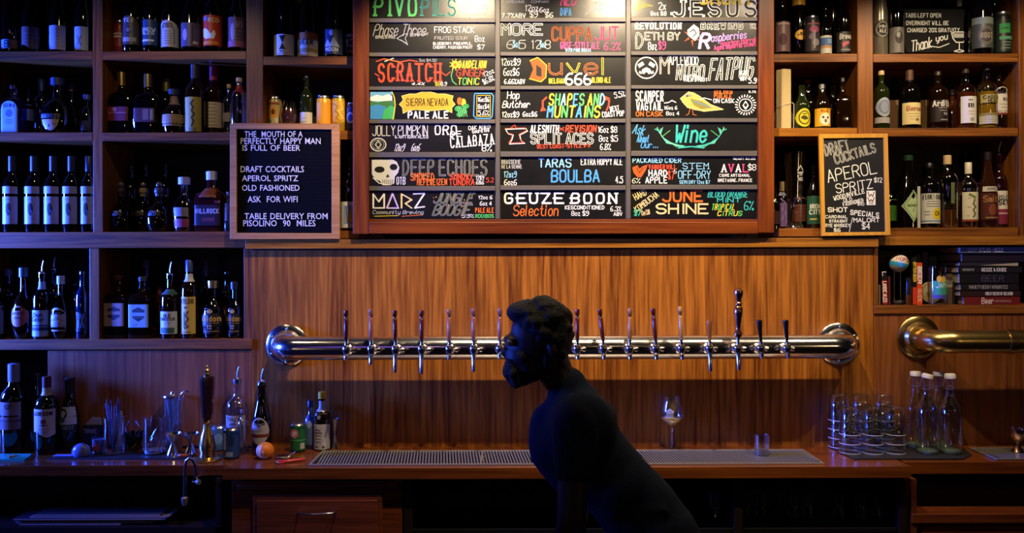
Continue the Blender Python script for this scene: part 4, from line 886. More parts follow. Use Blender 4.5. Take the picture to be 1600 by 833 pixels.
# --- middle top bay
B('dark champagne-style bottle with a white hourglass label', 'M1', 446, -62, 35, shape='champ', labs=[(53, 86, 62, 'DAD6CE', 'rect', [('p', [(.35, .1), (.62, .1), (.5, .42)], K), ('p', [(.49, .4), (.62, .68), (.36, .68)], K), ('l', [(.33, .08), (.65, .08)], K, .04), ('l', [(.33, .7), (.65, .7)], K, .04), ('t', 'HILL', .36, .76, .62, .84, '4A4A4A', .03), LN(1, '4A4A4A', .2, .8, .9, .9)])])
B('dark bottle with an orange and tan label lettered BEER', 'M1', 482, -40, 33, labs=[(50, 87, 72, 'CDBF9C', 'rect', [('r', 0, 0, 1, .3, 'B96A28'), ('r', 0, .3, 1, .52, 'E4DECB'), ('t', 'BEER', .2, .32, .8, .5, '2A1A10', .11), ('e', .5, .15, .2, .1, 'D48A40'), ('r', 0, .68, 1, .84, 'A08A5A')])], glass='b')
B('green bottle behind the BEER label bottle', 'M1', 492, -62, 27, Y=.14, glass='g', shape='champ'); B('bottle with a cork-coloured foil neck behind the hourglass bottle', 'M1', 468, -30, 26, Y=.16, shape='champ', cap=CORK, capf=.62)
B('dark bottle with silver foil neck and an inked mountain label', 'M1', 521, -46, 31, shape='champ', cap=SILVER, capf=.66, labs=[(45, 84, 75, '2A3352', 'rect', [('p', [(.1, .7), (.3, .4), (.45, .6), (.6, .3), (.9, .7)], 'A8B0C4'), ('t', 'MOON', .2, .75, .8, .88, 'C8CCDA', .05), ('e', .5, .15, .12, .12, 'A8B0C4')])], neck=None)
B('dark bottle with a blue label numbered 13, beside the menu board frame', 'M1', 549, -25, 27, labs=[(52, 83, 72, '2B3C66', 'rect', [('t', '13', .2, .3, .7, .65, 'E4E6EA', .1), ('e', .5, .9, .15, .06, 'D8A83A'), ('e', .45, .1, .3, .08, 'C8CCD8')])], Y=.07)
# --- right top bays
B('dark bottle with a faded rose label at the left of the right top shelf', 'R1', 1222, -5, 24, labs=[(33, 80, 72, '6E5052', 'rect', [('e', .4, .6, .25, .2, '4A2E34'), ('r', .1, .05, .9, .1, 'A89090')])])
B('dark bottle with a yellow foil neck and small round yellow badge', 'R1', 1250, -45, 26, shape='champ', cap=plastic('D69A22'), capf=.6, Y=.065, labs=[(46, 62, 48, 'D8A020', 'oval', [('l', [(.2, .5), (.8, .5)], '4A3208', .08), ('e', .5, .35, .12, .1, '4A3208')])])
B('dark can with a pink floral print on the right top shelf', 'R1', 1271, 27, 24, shape='can', glass=pbr('can_floral', '2A2426', .35, .2), name='beer_can', cat='can', labs=[(34, 79, 85, '3A3234', 'rect', [('e', .5, .25, .3, .12, 'A05070'), ('e', .35, .5, .2, .1, '7A6A72'), ('e', .6, .7, .25, .12, '8A8084'), ('r', .1, .03, .9, .07, '9A4A5A'), ('l', [(.5, .3), (.5, .9)], 'B0A8A8', .03)])])
B('small bottle with a blue and white seaside label beside the floral can', 'R1', 1290, 12, 18, Y=.035, labs=[(55, 83, 75, 'C9C2B4', 'rect', [('r', 0, .12, 1, .55, '4E6A9A'), ('r', 0, .55, 1, .7, 'B88A5A'), ('r', .5, .2, .9, .45, '8EA4C4')])])
B('dark bottle with black label and pink ribbon mark near the right post', 'R1', 1317, -18, 24, labs=[(49, 81, 72, '2E2828', 'rect', [('t', 'Brown', .15, .1, .85, .35, 'D8D2C8', .07), ('p', [(.25, .55), (.45, .5), (.7, .45), (.72, .6), (.5, .65), (.3, .8)], 'C0606A'), ('r', .2, .85, .8, .92, '8A8480')])])
B('tall brown bottle behind the pink ribbon bottle', 'R1', 1308, -50, 22, Y=.17, glass='b', shape='wine')
B('silver-grey bottle with a round ringed emblem at the left of the far right top shelf', 'R1b', 1374, -60, 24, shape='champ', glass='s', cap=GOLD, capf=.6, labs=[(30, 60, 85, '3A3834', 'oval', [('e', .5, .5, .4, .42, '8A8478'), ('+',), ('e', .5, .5, .32, .34, '2A2826'), ('+',), ('t', 'MH', .3, .3, .7, .45, 'C8C0B0', .05), ('t', 'ALE', .3, .52, .7, .68, 'C8C0B0', .05)])])
B('dark bottle with a tarnished silver label just left of the small black sign', 'R1b', 1397, -35, 24, labs=[(42, 82, 72, '6A645E', 'rect', [('e', .5, .4, .25, .25, '3A3634'), ('e', .45, .3, .12, .12, 'B0AAA0')])])
B('dark bottle with a grey-green medallion label right of the small black sign', 'R1b', 1532, -40, 34, labs=[(26, 74, 72, '3E443E', 'rect', [('r', 0, 0, 1, .22, '6E7A72'), ('e', .5, .6, .36, .3, '5E564C'), ('+',), ('e', .5, .6, .26, .22, '3A3430'), ('+',), ('t', 'ROOT', .25, .52, .75, .68, '8A8070', .05)])])
B('narrow bottle with a brown paper label behind the green can', 'R1b', 1554, -10, 20, Y=.11, labs=[(35, 82, 72, '4A3C30', 'rect', [LN(4, '6A5C4C')])])
B('black can with a bright green panel beside the right edge', 'R1b', 1574, 21, 27, shape='can', glass=pbr('can_black', '14181A', .35, .2), name='beer_can', cat='can', labs=[(30, 80, 85, '16201C', 'rect', [('r', .15, .12, .7, .42, '2E8A48'), ('r', .2, .24, .65, .3, '155028'), ('r', .15, .52, .85, .62, '4A8A6A'), LN(3, '6A8A7A', .2, .8, .7, .88)])])
B('small bottle with a white cap peeking over the small black sign', 'R1b', 1499, -4, 22, Y=.16, shape='gin', glass='b', cap=plastic('A8A49A'), capf=.86)
# --- second row left
B('square pale blue gin bottle at the left end of the second left shelf', 'L2', 22, 133, 30, shape='whisky', glass='cb', sq=6, cap=plastic('15151A'), labs=[(157, 208, 85, '7FA6D8', 'arch', [('t', 'GIN', .2, .1, .8, .2, '2A3A6A', .05), ('e', .5, .4, .2, .12, '4A62A0'), LN(3, '4A62A0', .25, .75, .6, .72)])])
B('bottle with a plain violet label behind the pale blue gin bottle', 'L2', 45, 140, 22, Y=.12, labs=[(162, 188, 72, '4A5078', 'rect')])
B('slender dark bottle left of the half-moon label bottle', 'L2', 67, 124, 22, Y=.1, shape='wine', cap=plastic('20305A'))
B('broad dark round-shouldered bottle with a cream half-moon label', 'L2', 90, 122, 48, shape='round', cap=plastic('1C2A4A'), Y=.075, labs=[(177, 184, 38, '0C0C10', 'rect', [('t', 'BAYOU', .05, .1, .95, .9, '5A6A9A', .12)]), (186, 203, 34, 'A08A6A', 'half', [('e', .45, .6, .05, .15, '3A2A1A')])])
B('dark bottle with a dusty rose cap behind the half-moon label bottle', 'L2', 112, 132, 30, Y=.15, shape='round', cap=plastic('5A3A40'), labs=[(183, 203, 60, '3A3038', 'rect')])
B('small bottle with a bluish glass stopper beside the left post, second left shelf', 'L2', 136, 148, 22, Y=.08, shape='bulb', cap=plastic('2A3A6A'), labs=[(188, 204, 60, '2A2430', 'rect')])
# second bay
B('square dark bottle with tall gold cap and red-violet label, left one of the pair', 'L2b', 191, 113, 37, shape='low', sq=6, cap=GOLD, capf=.78, labs=[(166, 188, 85, '6A2630', 'rect', [('r', .05, .4, .95, .46, 'A06A70'), ('e', .35, .2, .12, .15, 'A06A70')])])
B('square dark bottle with gold cap and brown-red label, right one of the pair', 'L2b', 232, 116, 38, shape='low', sq=6, cap=GOLD, capf=.78, labs=[(168, 190, 85, '4E2620', 'rect', [('r', .45, .08, .72, .85, '7A5A44'), ('r', .8, .1, .95, .85, '8A8060')])])
B('bottle with olive-gold foil neck behind the short stout bottle', 'L2b', 261, 123, 28, Y=.14, shape='wine', cap=pbr('olive_foil', (.2, .17, .04), .35, .8), capf=.78)
B('short stout bottle with a cream band label and a hanging paper tag', 'L2b', 273, 140, 38, shape='bulb', glass='b', cap=plastic('23283A'), Y=.045, labs=[(178, 196, 74, 'A88A5E', 'rect', [LN(5, '6A4A2A', .25, .95, .15, .85)])], neck=(150, 165, '8A7468'))
B('tall wine-shaped bottle with grey foil and a yellow vertical-script label', 'L2b', 303, 101, 32, shape='wine', glass='b', cap=pbr('grey_foil', '3A3A40', .35, .4), labs=[(151, 205, 55, 'A8963E', 'rect', [('l', [(.6, .1), (.45, .2), (.6, .3), (.5, .4), (.65, .5), (.5, .6), (.62, .7), (.5, .85)], '3A3420', .05), LN(2, '4A4430', .3, .8, .9, .95)])])
B('tall wine-shaped bottle with red foil and a cream printed label', 'L2b', 332, 102, 34, shape='wine', glass='r', cap=plastic('8E1F2B'), labs=[(159, 199, 66, 'CDBE98', 'rect', [LN(7, '7A6A4C', .15, .85, .08, .9)])])
B('small clear bottle with a cork beside the red-foil bottle', 'L2b', 357, 132, 20, shape='gin', glass='c', cap=CORK, Y=.09, labs=[(176, 190, 50, '9A9488', 'rect', [LN(2, '5A5448')])])
B('clear bottle with cork and red neck band above the letter board', 'L2b', 374, 122, 28, shape='gin', glass='c', cap=CORK, Y=.06, neck=(134, 146, '9A2A28'))
# --- middle second bay
B('tan beer can with a sunburst print left of the glass snifter', 'M2', 431, 152, 23, shape='can', glass=pbr('can_tan', 'B9A06A', .35, .2), name='beer_can', cat='can', labs=[(158, 195, 85, 'C4A86A', 'rect', [('e', .5, .45, .3, .25, 'E0912A'), ('+',), ('e', .5, .45, .14, .12, '5A3A1A'), ('r', .1, .05, .9, .14, 'A04A2A'), ('e', .25, .85, .15, .1, '7A8A4A'), ('e', .75, .8, .15, .1, 'D8D0B0')])])
B('slim dark-green wine bottle with a white label behind the cans', 'M2', 479, 119, 20, shape='wine', glass='v', Y=.045, labs=[(175, 200, 72, 'CFC6B4', 'rect', [LN(2, '8A8070', .2, .7, .35, .6)])])
B('plain orange-yellow can with silver rim', 'M2', 506, 151, 23, shape='can', glass=pbr('can_orange', 'E8A01C', .35, .2), name='beer_can', cat='can', Y=.045, labs=[(160, 201, 85, 'E59A16', 'rect', [('t', 'ALE', .3, .88, .7, .96, 'F4D070', .03)])])
B('yellow can with a leafy swirl print and yellow top', 'M2', 530, 151, 23, shape='can', glass=pbr('can_yellow', 'D8A41E', .3, .5), name='beer_can', cat='can', Y=.045, labs=[(157, 203, 85, 'D29A16', 'rect', [('l', [(.2, .1), (.5, .2), (.3, .35), (.6, .45), (.4, .6), (.7, .7), (.5, .9)], 'B07808', .05), ('l', [(.7, .05), (.8, .3), (.55, .35), (.85, .6)], 'F0CC50', .04)])])
B('dark blue can with a round white emblem against the menu board frame', 'M2', 549, 162, 20, shape='can', glass=pbr('can_navy', '1C2548', .35, .3), name='beer_can', cat='can', Y=.05, labs=[(168, 200, 85, '1C2548', 'rect', [('e', .4, .5, .3, .28, 'C8C4A8'), ('+',), ('e', .4, .5, .2, .18, '2A3A7A')])])
# snifter
GY = []
def glassware(name, label, cat, px, ytop, prof, Y=None, base=None, z=None, n=28, mat='c', group=None, key='counter'):
    """prof: (radius in px, height fraction) of the outside; hollow thin wall"""
    x_, Y, r_ = settle(key, px, ytop, 2*max(a for a, b in prof), Y, .002 if Y > 0 else -.33, DP-.002 if Y > 0 else -.003); p = at(px, ytop, Y); p.x = x_; zb = z+.0006; H = p.z-zb; s = wpx(1, Y)
    t = thing(name, label, cat, (p.x, Y, zb), group); m = M()
    m.lathe((p.x, Y, zb), [(a*s, b*H) for a, b in prof], n, cap=False); m.face([(p.x+prof[0][0]*s*math.cos(6.2832*i/n), Y+prof[0][0]*s*math.sin(6.2832*i/n), zb) for i in range(n)][::-1])
    m.build('glass_body', G[mat], t, smooth=True); GY.append(Y); return t, p.x, zb, H, s
t, x, zb, H, s = glassware('snifter_glass', 'round stemless snifter glass of reddish drink between can and wine bottle', 'glass', 452, 158, [(5, 0), (9, .05), (13, .3), (14, .5), (12, .75), (8, 1)], .05, z=SZ['M2'], key='M2')
m = M(); m.lathe((x, GY[-1], zb+.004), [(4*s, 0), (11.5*s, .28*H), (12.6*s, .48*H), (10.5*s, .70*H)], 20); m.build('drink', liquid('rose_drink', '6A3A3A'), t, smooth=True)
# --- right second bay
zz = SZ['R2']+.0006; REG.setdefault('R2', []).append((at(1224, 150, .045).x, .045, wpx(28, .045)/2)); p = at(1224, 150, .045); r_ = wpx(25, .045)/2
t = thing('paper_tube', 'tall cream hexagonal paper gift tube tied with a white string', 'tube', (p.x, .045, zz))
zt = at(1224, 111, .045).z-zz; m = M(); m.lathe((p.x, .045, zz), [(r_, 0), (r_, zt), (r_*.93, zt+.002)], 6, rot=.25); m.build('tube_body', pbr('cream_card', 'C2A978', .7), t)
m = M(); zs = zz+zt*.42; m.tube([(p.x+(r_+.0012)*math.cos(a*math.pi/12+.25)*.99, .045+(r_+.0012)*math.sin(a*math.pi/12+.25)*.99, zs+.009*math.cos(a*math.pi/12)) for a in range(25)], .0009, 6, cap=False)
m.tube([(p.x+r_*.93, .045-r_*.45, zs+.008), (p.x+r_*1.1, .045-r_*.6, zs+.0), (p.x+r_*1.1, .045-r_*.6, zs-.05), (p.x+r_*1.05, .045-r_*.6, zz+.004)], .0012, 6); m.build('string', paper('D8D0C0'), t)
B('dark bottle with a red cap behind the round-label green bottle', 'R2', 1262, 125, 24, Y=.15, cap=plastic('7A1A18'))
B('green bottle with a yellow round bicycle-style badge label', 'R2', 1253, 134, 24, shape='beer', glass='v', Y=.045, labs=[(169, 198, 76, 'C9B81E', 'oval', [('e', .5, .5, .36, .38, '3A3A0E'), ('+',), ('e', .5, .5, .3, .32, 'C9B81E'), ('+',), ('p', [(.25, .5), (.4, .38), (.6, .42), (.75, .55), (.6, .62), (.4, .6)], '3A3A0E'), ('l', [(.4, .3), (.6, .3)], '3A3A0E', .05)])])
B('stubby bottle with silver cap and yellow and white rectangular label', 'R2', 1284, 132, 25, shape='stub', glass='b', cap=SILVER, Y=.045, labs=[(169, 197, 74, 'DDA41A', 'rect', [('e', .55, .6, .35, .35, 'E4DCC0'), ('+',), ('e', .4, .5, .07, .07, '4A3A2A'), ('e', .7, .52, .07, .07, '4A3A2A'), ('e', .55, .7, .08, .1, '6A5A3A'), ('t', 'ALE', .25, .06, .75, .2, 'A04A10', .05)])])
B('dark bottle with a slanted pale label behind the stubby bottle', 'R2', 1301, 134, 22, Y=.14, glass='k', labs=[(168, 195, 60, '8A7C4A', 'rect')])
B('square dark brown bottle near the right post, second row', 'R2', 1316, 122, 25, shape='low', sq=6, glass='b', Y=.05, cap=plastic('1A1412'))
# right
B('grey-green corked bottle with silver oval label, far right second shelf', 'R2b', 1377, 111, 24, shape='whisky', glass='v', cap=CORK, labs=[(152, 182, 70, '9AA0B0', 'oval', [('e', .5, .5, .34, .36, '6A7086'), ('+',), ('e', .5, .5, .28, .3, '8C92A6')]), (183, 192, 75, 'A29C9C', 'rect', [LN(2, '6A6468', .15, .85, .3, .6)])])
B('dark bottle with brown neck and cream label in red script', 'R2b', 1421, 110, 31, shape='whisky', cap=plastic('5A3A2A'), capf=.83, labs=[(160, 194, 66, 'D8C488', 'rect', [('t', 'Glenrose', .15, .16, .9, .38, '8A2A1A', .06), LN(3, '8A7A50', .2, .8, .5, .75), ('t', 'A', .6, .72, .72, .84, K, .05)])], neck=(118, 126, '8A5A48'))
B('dark brown bottle with white hand-lettered logo', 'R2b', 1465, 112, 30, shape='whisky', glass='b', labs=[(156, 190, 70, '1E120E', 'rect', [('t', 'Ardith', .08, .02, .92, .28, 'D8D4CC', .09), ('r', .3, .34, .8, .38, '8A8078'), ('r', .35, .46, .75, .5, '8A8078'), ('t', 'TEN', .55, .58, .75, .68, 'A8A098', .04), ('r', .4, .88, .8, .93, '8A8078')])], cap=plastic('2A1E18'))
B('amber whisky bottle with a tall white label marked with black bars', 'R2b', 1508, 108, 31, shape='whisky', glass='c', cap=plastic('3A2A26'), liq=('6A2A08', .6), labs=[(150, 192, 52, 'D2CEC6', 'rect', [('r', .35, .26, .45, .42, K), ('r', .5, .26, .6, .42, K), ('r', .64, .26, .72, .42, K), ('r', .35, .12, .65, .16, '6A6A6A'), LN(2, 'C08A80', .3, .8, .55, .65), ('e', .6, .86, .14, .07, '9A9690')])])
B('clear bottle of golden whisky with white and gold labels', 'R2b', 1541, 103, 31, shape='whisky', glass='c', cap=plastic('2A2A3A'), liq=('B8861A', .58), labs=[(147, 160, 60, 'A89A5A', 'rect', [('t', 'CADEN', .1, .15, .9, .5, '2A2418', .1), ('t', 'HEAD', .3, .6, .8, .95, '2A2418', .1)]), (176, 193, 68, 'B8B4A4', 'rect', [('r', 0, 0, 1, .25, '8A7A4A'), LN(3, '5A5A50', .15, .85, .4, .8)])])
B('dark red-bottomed bottle with a white arched label near the right post', 'R2b', 1573, 106, 28, shape='whisky', glass='b', cap=plastic('2E1A1C'), labs=[(135, 176, 72, 'D6CFC6', 'arch', [('t', 'BURNETT', .12, .17, .88, .27, K, .045), ('r', .5, .42, .82, .54, K), ('+',), ('t', '10', .58, .44, .74, .52, 'D6CFC6', .04), LN(2, '8A8078', .3, .8, .66, .78)]), (172, 179, 73, '7A2E26', 'rect')])
for i, (px, y, lab) in enumerate(((1398, 157, 'brown carton behind the oval-label bottle'), (1441, 157, 'brown carton behind the cream script label'))):
    p = at(px, y, .17); m = M(); t = thing('carton', lab, 'carton', (p.x, .17, SZ['R2b'])); hw = wpx(14, .17)
    m.box(p.x-hw, p.x+hw, .16, .2, SZ['R2b']+.0006, p.z); REG.setdefault('R2b', []).append((p.x, .18, hw*.9)); m.build('box_body', pbr('brown_card', '6A4A26', .7), t)
B('amber bottle standing behind the hand-lettered bottle', 'R2b', 1488, 140, 26, Y=.16, shape='bulb', glass='a', cap=plastic('2A1A10'))
# --- wine row, third left
wl = [(291, 302.5, 58, '8C8A92', 'rect'), (307, 350, 58, '8F8D98', 'rect', [('e', .55, .45, .16, .22, '2A2630'), ('p', [(.4, .3), (.6, .25), (.7, .5), (.62, .68), (.5, .7), (.42, .5)], '2A2630'), ('+',), ('l', [(.6, .5), (.68, .64)], '6A86E0', .03), ('r', .35, .1, .7, .12, '6A6874'), ('r', .7, .8, .85, .82, '6A6874')])]
nm = ('leftmost', 'second from left', 'middle one', 'fourth from left', 'rightmost, by the post')
for i, px in enumerate((20, 54, 84, 111.5, 137)):
    B('dark wine bottle, inked figure on pale label, %s of five' % nm[i], 'L3', px, 244, 27.5, Y=.042, shape='wine', cap=plastic('14141C'), labs=wl, name='wine_bottle', group='matching wine bottles on the third left shelf')
B('dark bottle cut by the left edge beside the wine bottles', 'L3', -6, 275, 30, shape='whisky', Y=.05, labs=[(300, 345, 60, '2A2A34', 'rect')])
# decanters
for i, (px, c, lab) in enumerate(((187, plastic('4A3A30'), 'dark round decanter bottle with ball stopper, nearest the left post'), (222, plastic('B09A5A'), 'dark round decanter bottle with a cream neck band'), (249, plastic('6A5A50'), 'dark round decanter bottle with blue-lit neck beside the pink label bottle'))):
    B(lab, 'L3b', px, 293, 36 if i < 2 else 40, Y=.05+.035*(i % 2), shape='round', glass='k' if i < 2 else 'b', labs=[(329, 337, 30, '0E0C0C', 'rect', [('t', '1792', .1, .1, .9, .9, '8A8078', .12)])], group='round decanters', neck=(294, 307, ('3A2E2A', 'A8905A', '4A3E3A')[i]), ball=True)
for px, y, lab in ((201, 257, 'slim dark neck behind the left decanter'), (227, 255, 'slim dark neck behind the cream-banded decanter'), (258, 255, 'slim dark neck behind the blue-lit decanter')): B('dark wine bottle, '+lab, 'L3b', px, y, 20, Y=.19, shape='wine')
B('round clear bottle with white cap and pink band label', 'L3b', 286, 277, 42, Y=.055, shape='bulb', glass='c', cap=plastic('B8B0B4'), liq=('4A1C24', .42), labs=[(324, 338, 40, '8A8288', 'rect', [LN(3, '3A3438', .15, .85, .1, .7)]), (342, 355, 44, '9A4A6A', 'rect')])
B('broad square dark red bottle lettered in white beside the letter board', 'L3b', 331, 268, 46, Y=.05, shape='low', glass=glassdark('2A0C0C', 'maroon_glass'), sq=7, cap=plastic('C8C4C0'), capf=.86, labs=[(320, 352, 85, '220C0C', 'rect', [('t', 'HILLROCK', .05, .2, .95, .4, 'A8A0A4', .09), ('r', .3, .62, .8, .8, '5A1E22')])], neck=(295, 310, '7A3A1A'))
B('slim pale bottle beside the letter board frame, third left shelf', 'L3b', 356, 300, 11, Y=.035, shape='gin', glass='c', labs=[(318, 345, 60, '6A6468', 'rect')], cap=plastic('B0ACA8'))
B('wine bottle with a white, blue and yellow label between letter board and menu board', 'M3', 547, 245, 30, Y=.05, shape='wine', labs=[(315, 356, 70, 'D8D4CC', 'rect', [('r', .25, .15, .75, .85, '8AA0C0'), ('+',), ('p', [(.35, .8), (.45, .2), (.55, .5), (.65, .2), (.7, .8)], 'E0B030'), ('l', [(.4, .2), (.45, .8)], '3A5A9A', .05)])])
# --- right third
B('dark bottle in the corner right of the menu board', 'R3', 1209, 290, 20, Y=.06, labs=[(330, 350, 60, '3A1E22', 'rect')])
B('slim bottle with a lilac label and white top band', 'R3', 1224, 284, 18, Y=.045, shape='wine', cap=CORK, labs=[(300, 354, 78, '8E6AB0', 'rect', [('r', 0, 0, 1, .1, 'C8C8E0'), ('l', [(.3, .2), (.6, .3), (.4, .5), (.7, .6), (.3, .8)], 'A88AC8', .05)])])
B('dark green bottle with a green label in white capitals beside the pine frame', 'R3', 1272, 258, 24, Y=.06, shape='beer', labs=[(306, 350, 78, '1F4A38', 'rect', [('t', 'IRON', .1, .3, .7, .45, 'D0D4C8', .07), ('t', 'CITY', .1, .5, .7, .65, 'D0D4C8', .07), ('r', .1, .8, .5, .85, 'B8A050')])])
B('brown bottle with a dusty rose label behind the tall empty glass', 'R3', 1249, 290, 24, Y=.15, shape='stub', glass='b', labs=[(308, 346, 76, '8A4A3A', 'rect', [LN(4, '6A3228')])])
t, x, zb, H, s = glassware('tall_beer_glass', 'tall clear empty beer glass with a small white house print', 'glass', 1241, 239, [(13, 0), (14, .02), (11, .08), (11.5, .4), (14, .75), (16.5, 1)], .045, z=SZ['R3'], key='R3')
GY_ = GY[-1]
q = Print(lambda u, v, l: (x+wpx(14.6, .045)*math.sin(u*1.1), GY_-wpx(14.6, .045)*math.cos((u-.0)*1.1)-.001, zb+H*(.82-.22*v)+.0)); q.ax = .5
q.line([(0, .3), (.3, .0), (.62, .25), (.62, .4), (.05, .42)], 'B0B0AA', .08); q.text('TAP', .15, .4, .55, .6, 'B0B0AA', .05, ax=.6); q.text('HOUSE', .1, .7, .6, .9, 'B0B0AA', .05, ax=.6); q.build('house_print', t)
# far right third
B('bottle with a bright green label behind the pine-framed sign', 'R3b', 1392, 285, 24, Y=.12, labs=[(311, 345, 70, '4A8A2A', 'rect')])
B('dark bottle with a pale green diamond label', 'R3b', 1419, 243, 35, shape='champ', cap=plastic('12301E'), capf=.93, labs=[(296, 347, 60, 'A8BC8A', 'diamond', [('t', 'GENEVA', .22, .46, .8, .52, '2A3A2A', .035), ('l', [(.5, .08), (.92, .5), (.5, .92), (.08, .5), (.5, .08)], '6A8A5A', .02), LN(2, '6A7A5A', .4, .6, .6, .65)])])
m = M(); p = at(1432, 292, .02); t = thing('paper_slip', 'narrow white paper slip hanging between the diamond label and the yellow seal bottle', 'paper', (p.x, .001, SZ['R3b'])); m.box(p.x-.006, p.x+.006, .0004, .0012, SZ['R3b']+.0006, p.z, T=None); m.build('paper', paper('B8B4A8'), t)
B('dark bottle with a white label, black title and round yellow seal', 'R3b', 1451, 255, 30, shape='whisky', cap=plastic('101014'), labs=[(302, 349, 74, 'CFCCC2', 'rect', [('t', 'FERNET-DOGMA', .04, .04, .96, .2, K, .05), LN(3, '6A6A66', .12, .88, .26, .42), ('e', .66, .68, .25, .2, 'E0C41C'), ('+',), ('t', 'CH', .55, .6, .77, .73, K, .05), ('r', 0, .9, 1, .94, '6A86B0'), ('r', .08, .6, .3, .62, '6A6A66'), ('r', .08, .7, .3, .72, '6A6A66')])])
B('large clear round-shouldered bottle with cork cap, a little amber left inside', 'R3b', 1478, 243, 32, Y=.06, shape='gin', glass='cg', cap=CORK, capf=.88, liq=('7A3A14', .25), labs=[(285, 318, 10, '5A6A4A', 'rect')])
B('amber bottle partly hidden right of the large clear bottle', 'R3b', 1497, 285, 26, Y=.15, shape='stub', glass='a', labs=[(300, 312, 60, '7A5A4A', 'rect')])
B('clear bottle with a white cap and a cream label in vertical script', 'R3b', 1513, 254, 27, shape='whisky', glass='c', cap=plastic('CFC6AE'), capf=.83, liq=('4A2214', .5), labs=[(300, 346, 66, 'CFC8B0', 'rect', [('l', [(.6, .25), (.5, .4), (.65, .5), (.5, .6), (.62, .75), (.5, .85)], '5A5A3A', .05), ('r', 0, .93, 1, 1, '8A3A22'), LN(3, '7A7A5A', .15, .35, .2, .8), ('l', [(.3, .08), (.6, .18)], '6A7A3A', .08)])])
B('bottle with a pale neck behind the cream vertical-script label', 'R3b', 1530, 285, 22, Y=.15, shape='gin', glass='c', labs=[(292, 345, 60, '8A7A5A', 'rect')])
B('brown bottle with a white arc label and large script S', 'R3b', 1543, 238, 28, shape='champ', glass=glassdark('2E140A', 'cola_glass'), cap=plastic('1A1214'), capf=.9, labs=[(291, 299, 60, 'B8B0A4', 'rect', [('t', 'SHOVEL', .2, .25, .8, .7, '4A4038', .1)]), (302, 343, 74, '4A1E12', 'rect', [('t', 'Smith', .1, .1, .9, .32, '9A6A3A', .08), ('e', .5, .62, .22, .22, '7A3A1E'), ('r', .15, .9, .85, .95, '8A6A4A')])])
B('dark bottle with pour spout and a cream and magenta label beside the right post', 'R3b', 1577, 242, 28, shape='whisky', glass='r', spout='k', labs=[(298, 350, 74, 'D4CCC0', 'rect', [('t', 'ISLE', .25, .14, .8, .26, '1A1A1E', .05), ('t', 'SKY', .25, .28, .85, .42, '1A1A1E', .07), ('r', 0, .55, 1, .66, '8A2A4A'), ('r', 0, .7, 1, 1, '7A2240'), ('r', 0, .66, 1, .7, 'C8A0A8')])])
# --- lower left
B('bottle with a blue label cut by the left edge, fourth left shelf', 'L4', -4, 450, 26, Y=.045, labs=[(478, 522, 70, '5A6AA0', 'rect')], shape='whisky', cap=plastic('B8B8C0'))
B('dark bottle with a pale cap behind the orange label bottle', 'L4', 13, 420, 26, Y=.15, shape='wine', cap=plastic('6A6A78'), capf=.9)
B('dark bottle with a rounded orange-brown label', 'L4', 37, 418, 33, shape='round', Y=.05, cap=plastic('3A4466'), glass='b', labs=[(478, 511, 60, '8E4632', 'oval', [('t', 'WOOD', .2, .3, .8, .42, '3A1A14', .06), ('t', 'OAK', .3, .52, .7, .62, '3A1A14', .06)])])
B('bottle with white and blue banded label and white neck band', 'L4', 66, 428, 27, Y=.042, shape='whisky', spout='s', labs=[(485, 526, 68, '8A98A8', 'rect', [('t', 'Dun', .25, .1, .75, .25, '1A2A5A', .07), ('t', 'Calder', .15, .28, .85, .42, '1A2A5A', .07), ('r', 0, .56, 1, .62, '2A3A6A'), ('r', 0, .65, 1, .78, '1A2450')])], neck=(440, 452, '8A94A8'))
B('bottle with pour spout behind the pale rounded label', 'L4', 84, 422, 24, Y=.14, shape='wine', spout='s')
B('bottle with white cap and a pale shield label', 'L4', 93, 431, 29, shape='round', Y=.045, cap=plastic('A8A8B0'), labs=[(481, 518, 56, '98929C', 'arch', [('t', 'COLONEL', .15, .22, .85, .3, '4A4450', .04), ('e', .5, .45, .1, .1, '6A6470'), LN(3, '6A6470', .25, .75, .62, .8)])])
B('dark bottle with a small brown label behind the shield label', 'L4', 117, 443, 20, Y=.12, shape='wine', labs=[(484, 512, 60, '4A3428', 'rect')])
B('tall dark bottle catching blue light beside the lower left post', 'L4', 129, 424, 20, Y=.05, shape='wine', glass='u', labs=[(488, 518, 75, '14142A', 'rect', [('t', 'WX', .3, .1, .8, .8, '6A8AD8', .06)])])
B('square-shouldered bottle with a pinkish-cream banner label', 'L4', 184, 430, 36, shape='whisky', sq=7, glass='b', cap=plastic('4A1A14'), labs=[(474, 510, 85, 'A08472', 'rect', [('p', [(.2, .25), (.5, .15), (.8, .25), (.8, .35), (.2, .35)], '3A3034'), ('r', .22, .5, .78, .62, '2A2A3A'), ('p', [(.3, .62), (.7, .62), (.5, .75)], '2A2A3A'), LN(2, '6A5A50', .25, .75, .85, .93)])])
B('square-shouldered bottle with a mint green banner label', 'L4', 223, 432, 36, shape='whisky', sq=7, glass='b', cap=plastic('4A4A44'), labs=[(476, 512, 85, '8CA294', 'rect', [('p', [(.2, .25), (.5, .12), (.8, .25), (.8, .35), (.2, .35)], '2E3A36'), ('r', .22, .5, .78, .6, '3A4A44'), ('p', [(.25, .6), (.75, .6), (.5, .75)], '1E2A26'), LN(2, '5A6A60', .15, .5, .85, .93)])])
B('tall bottle with a grey cap behind the mint label', 'L4', 228, 407, 24, Y=.16, shape='wine', cap=plastic('5A564E'), capf=.9)
B('bottle with an orange label behind the white and green label', 'L4', 250, 445, 20, Y=.13, shape='stub', glass='a', labs=[(478, 505, 60, '8A4A1A', 'rect')])
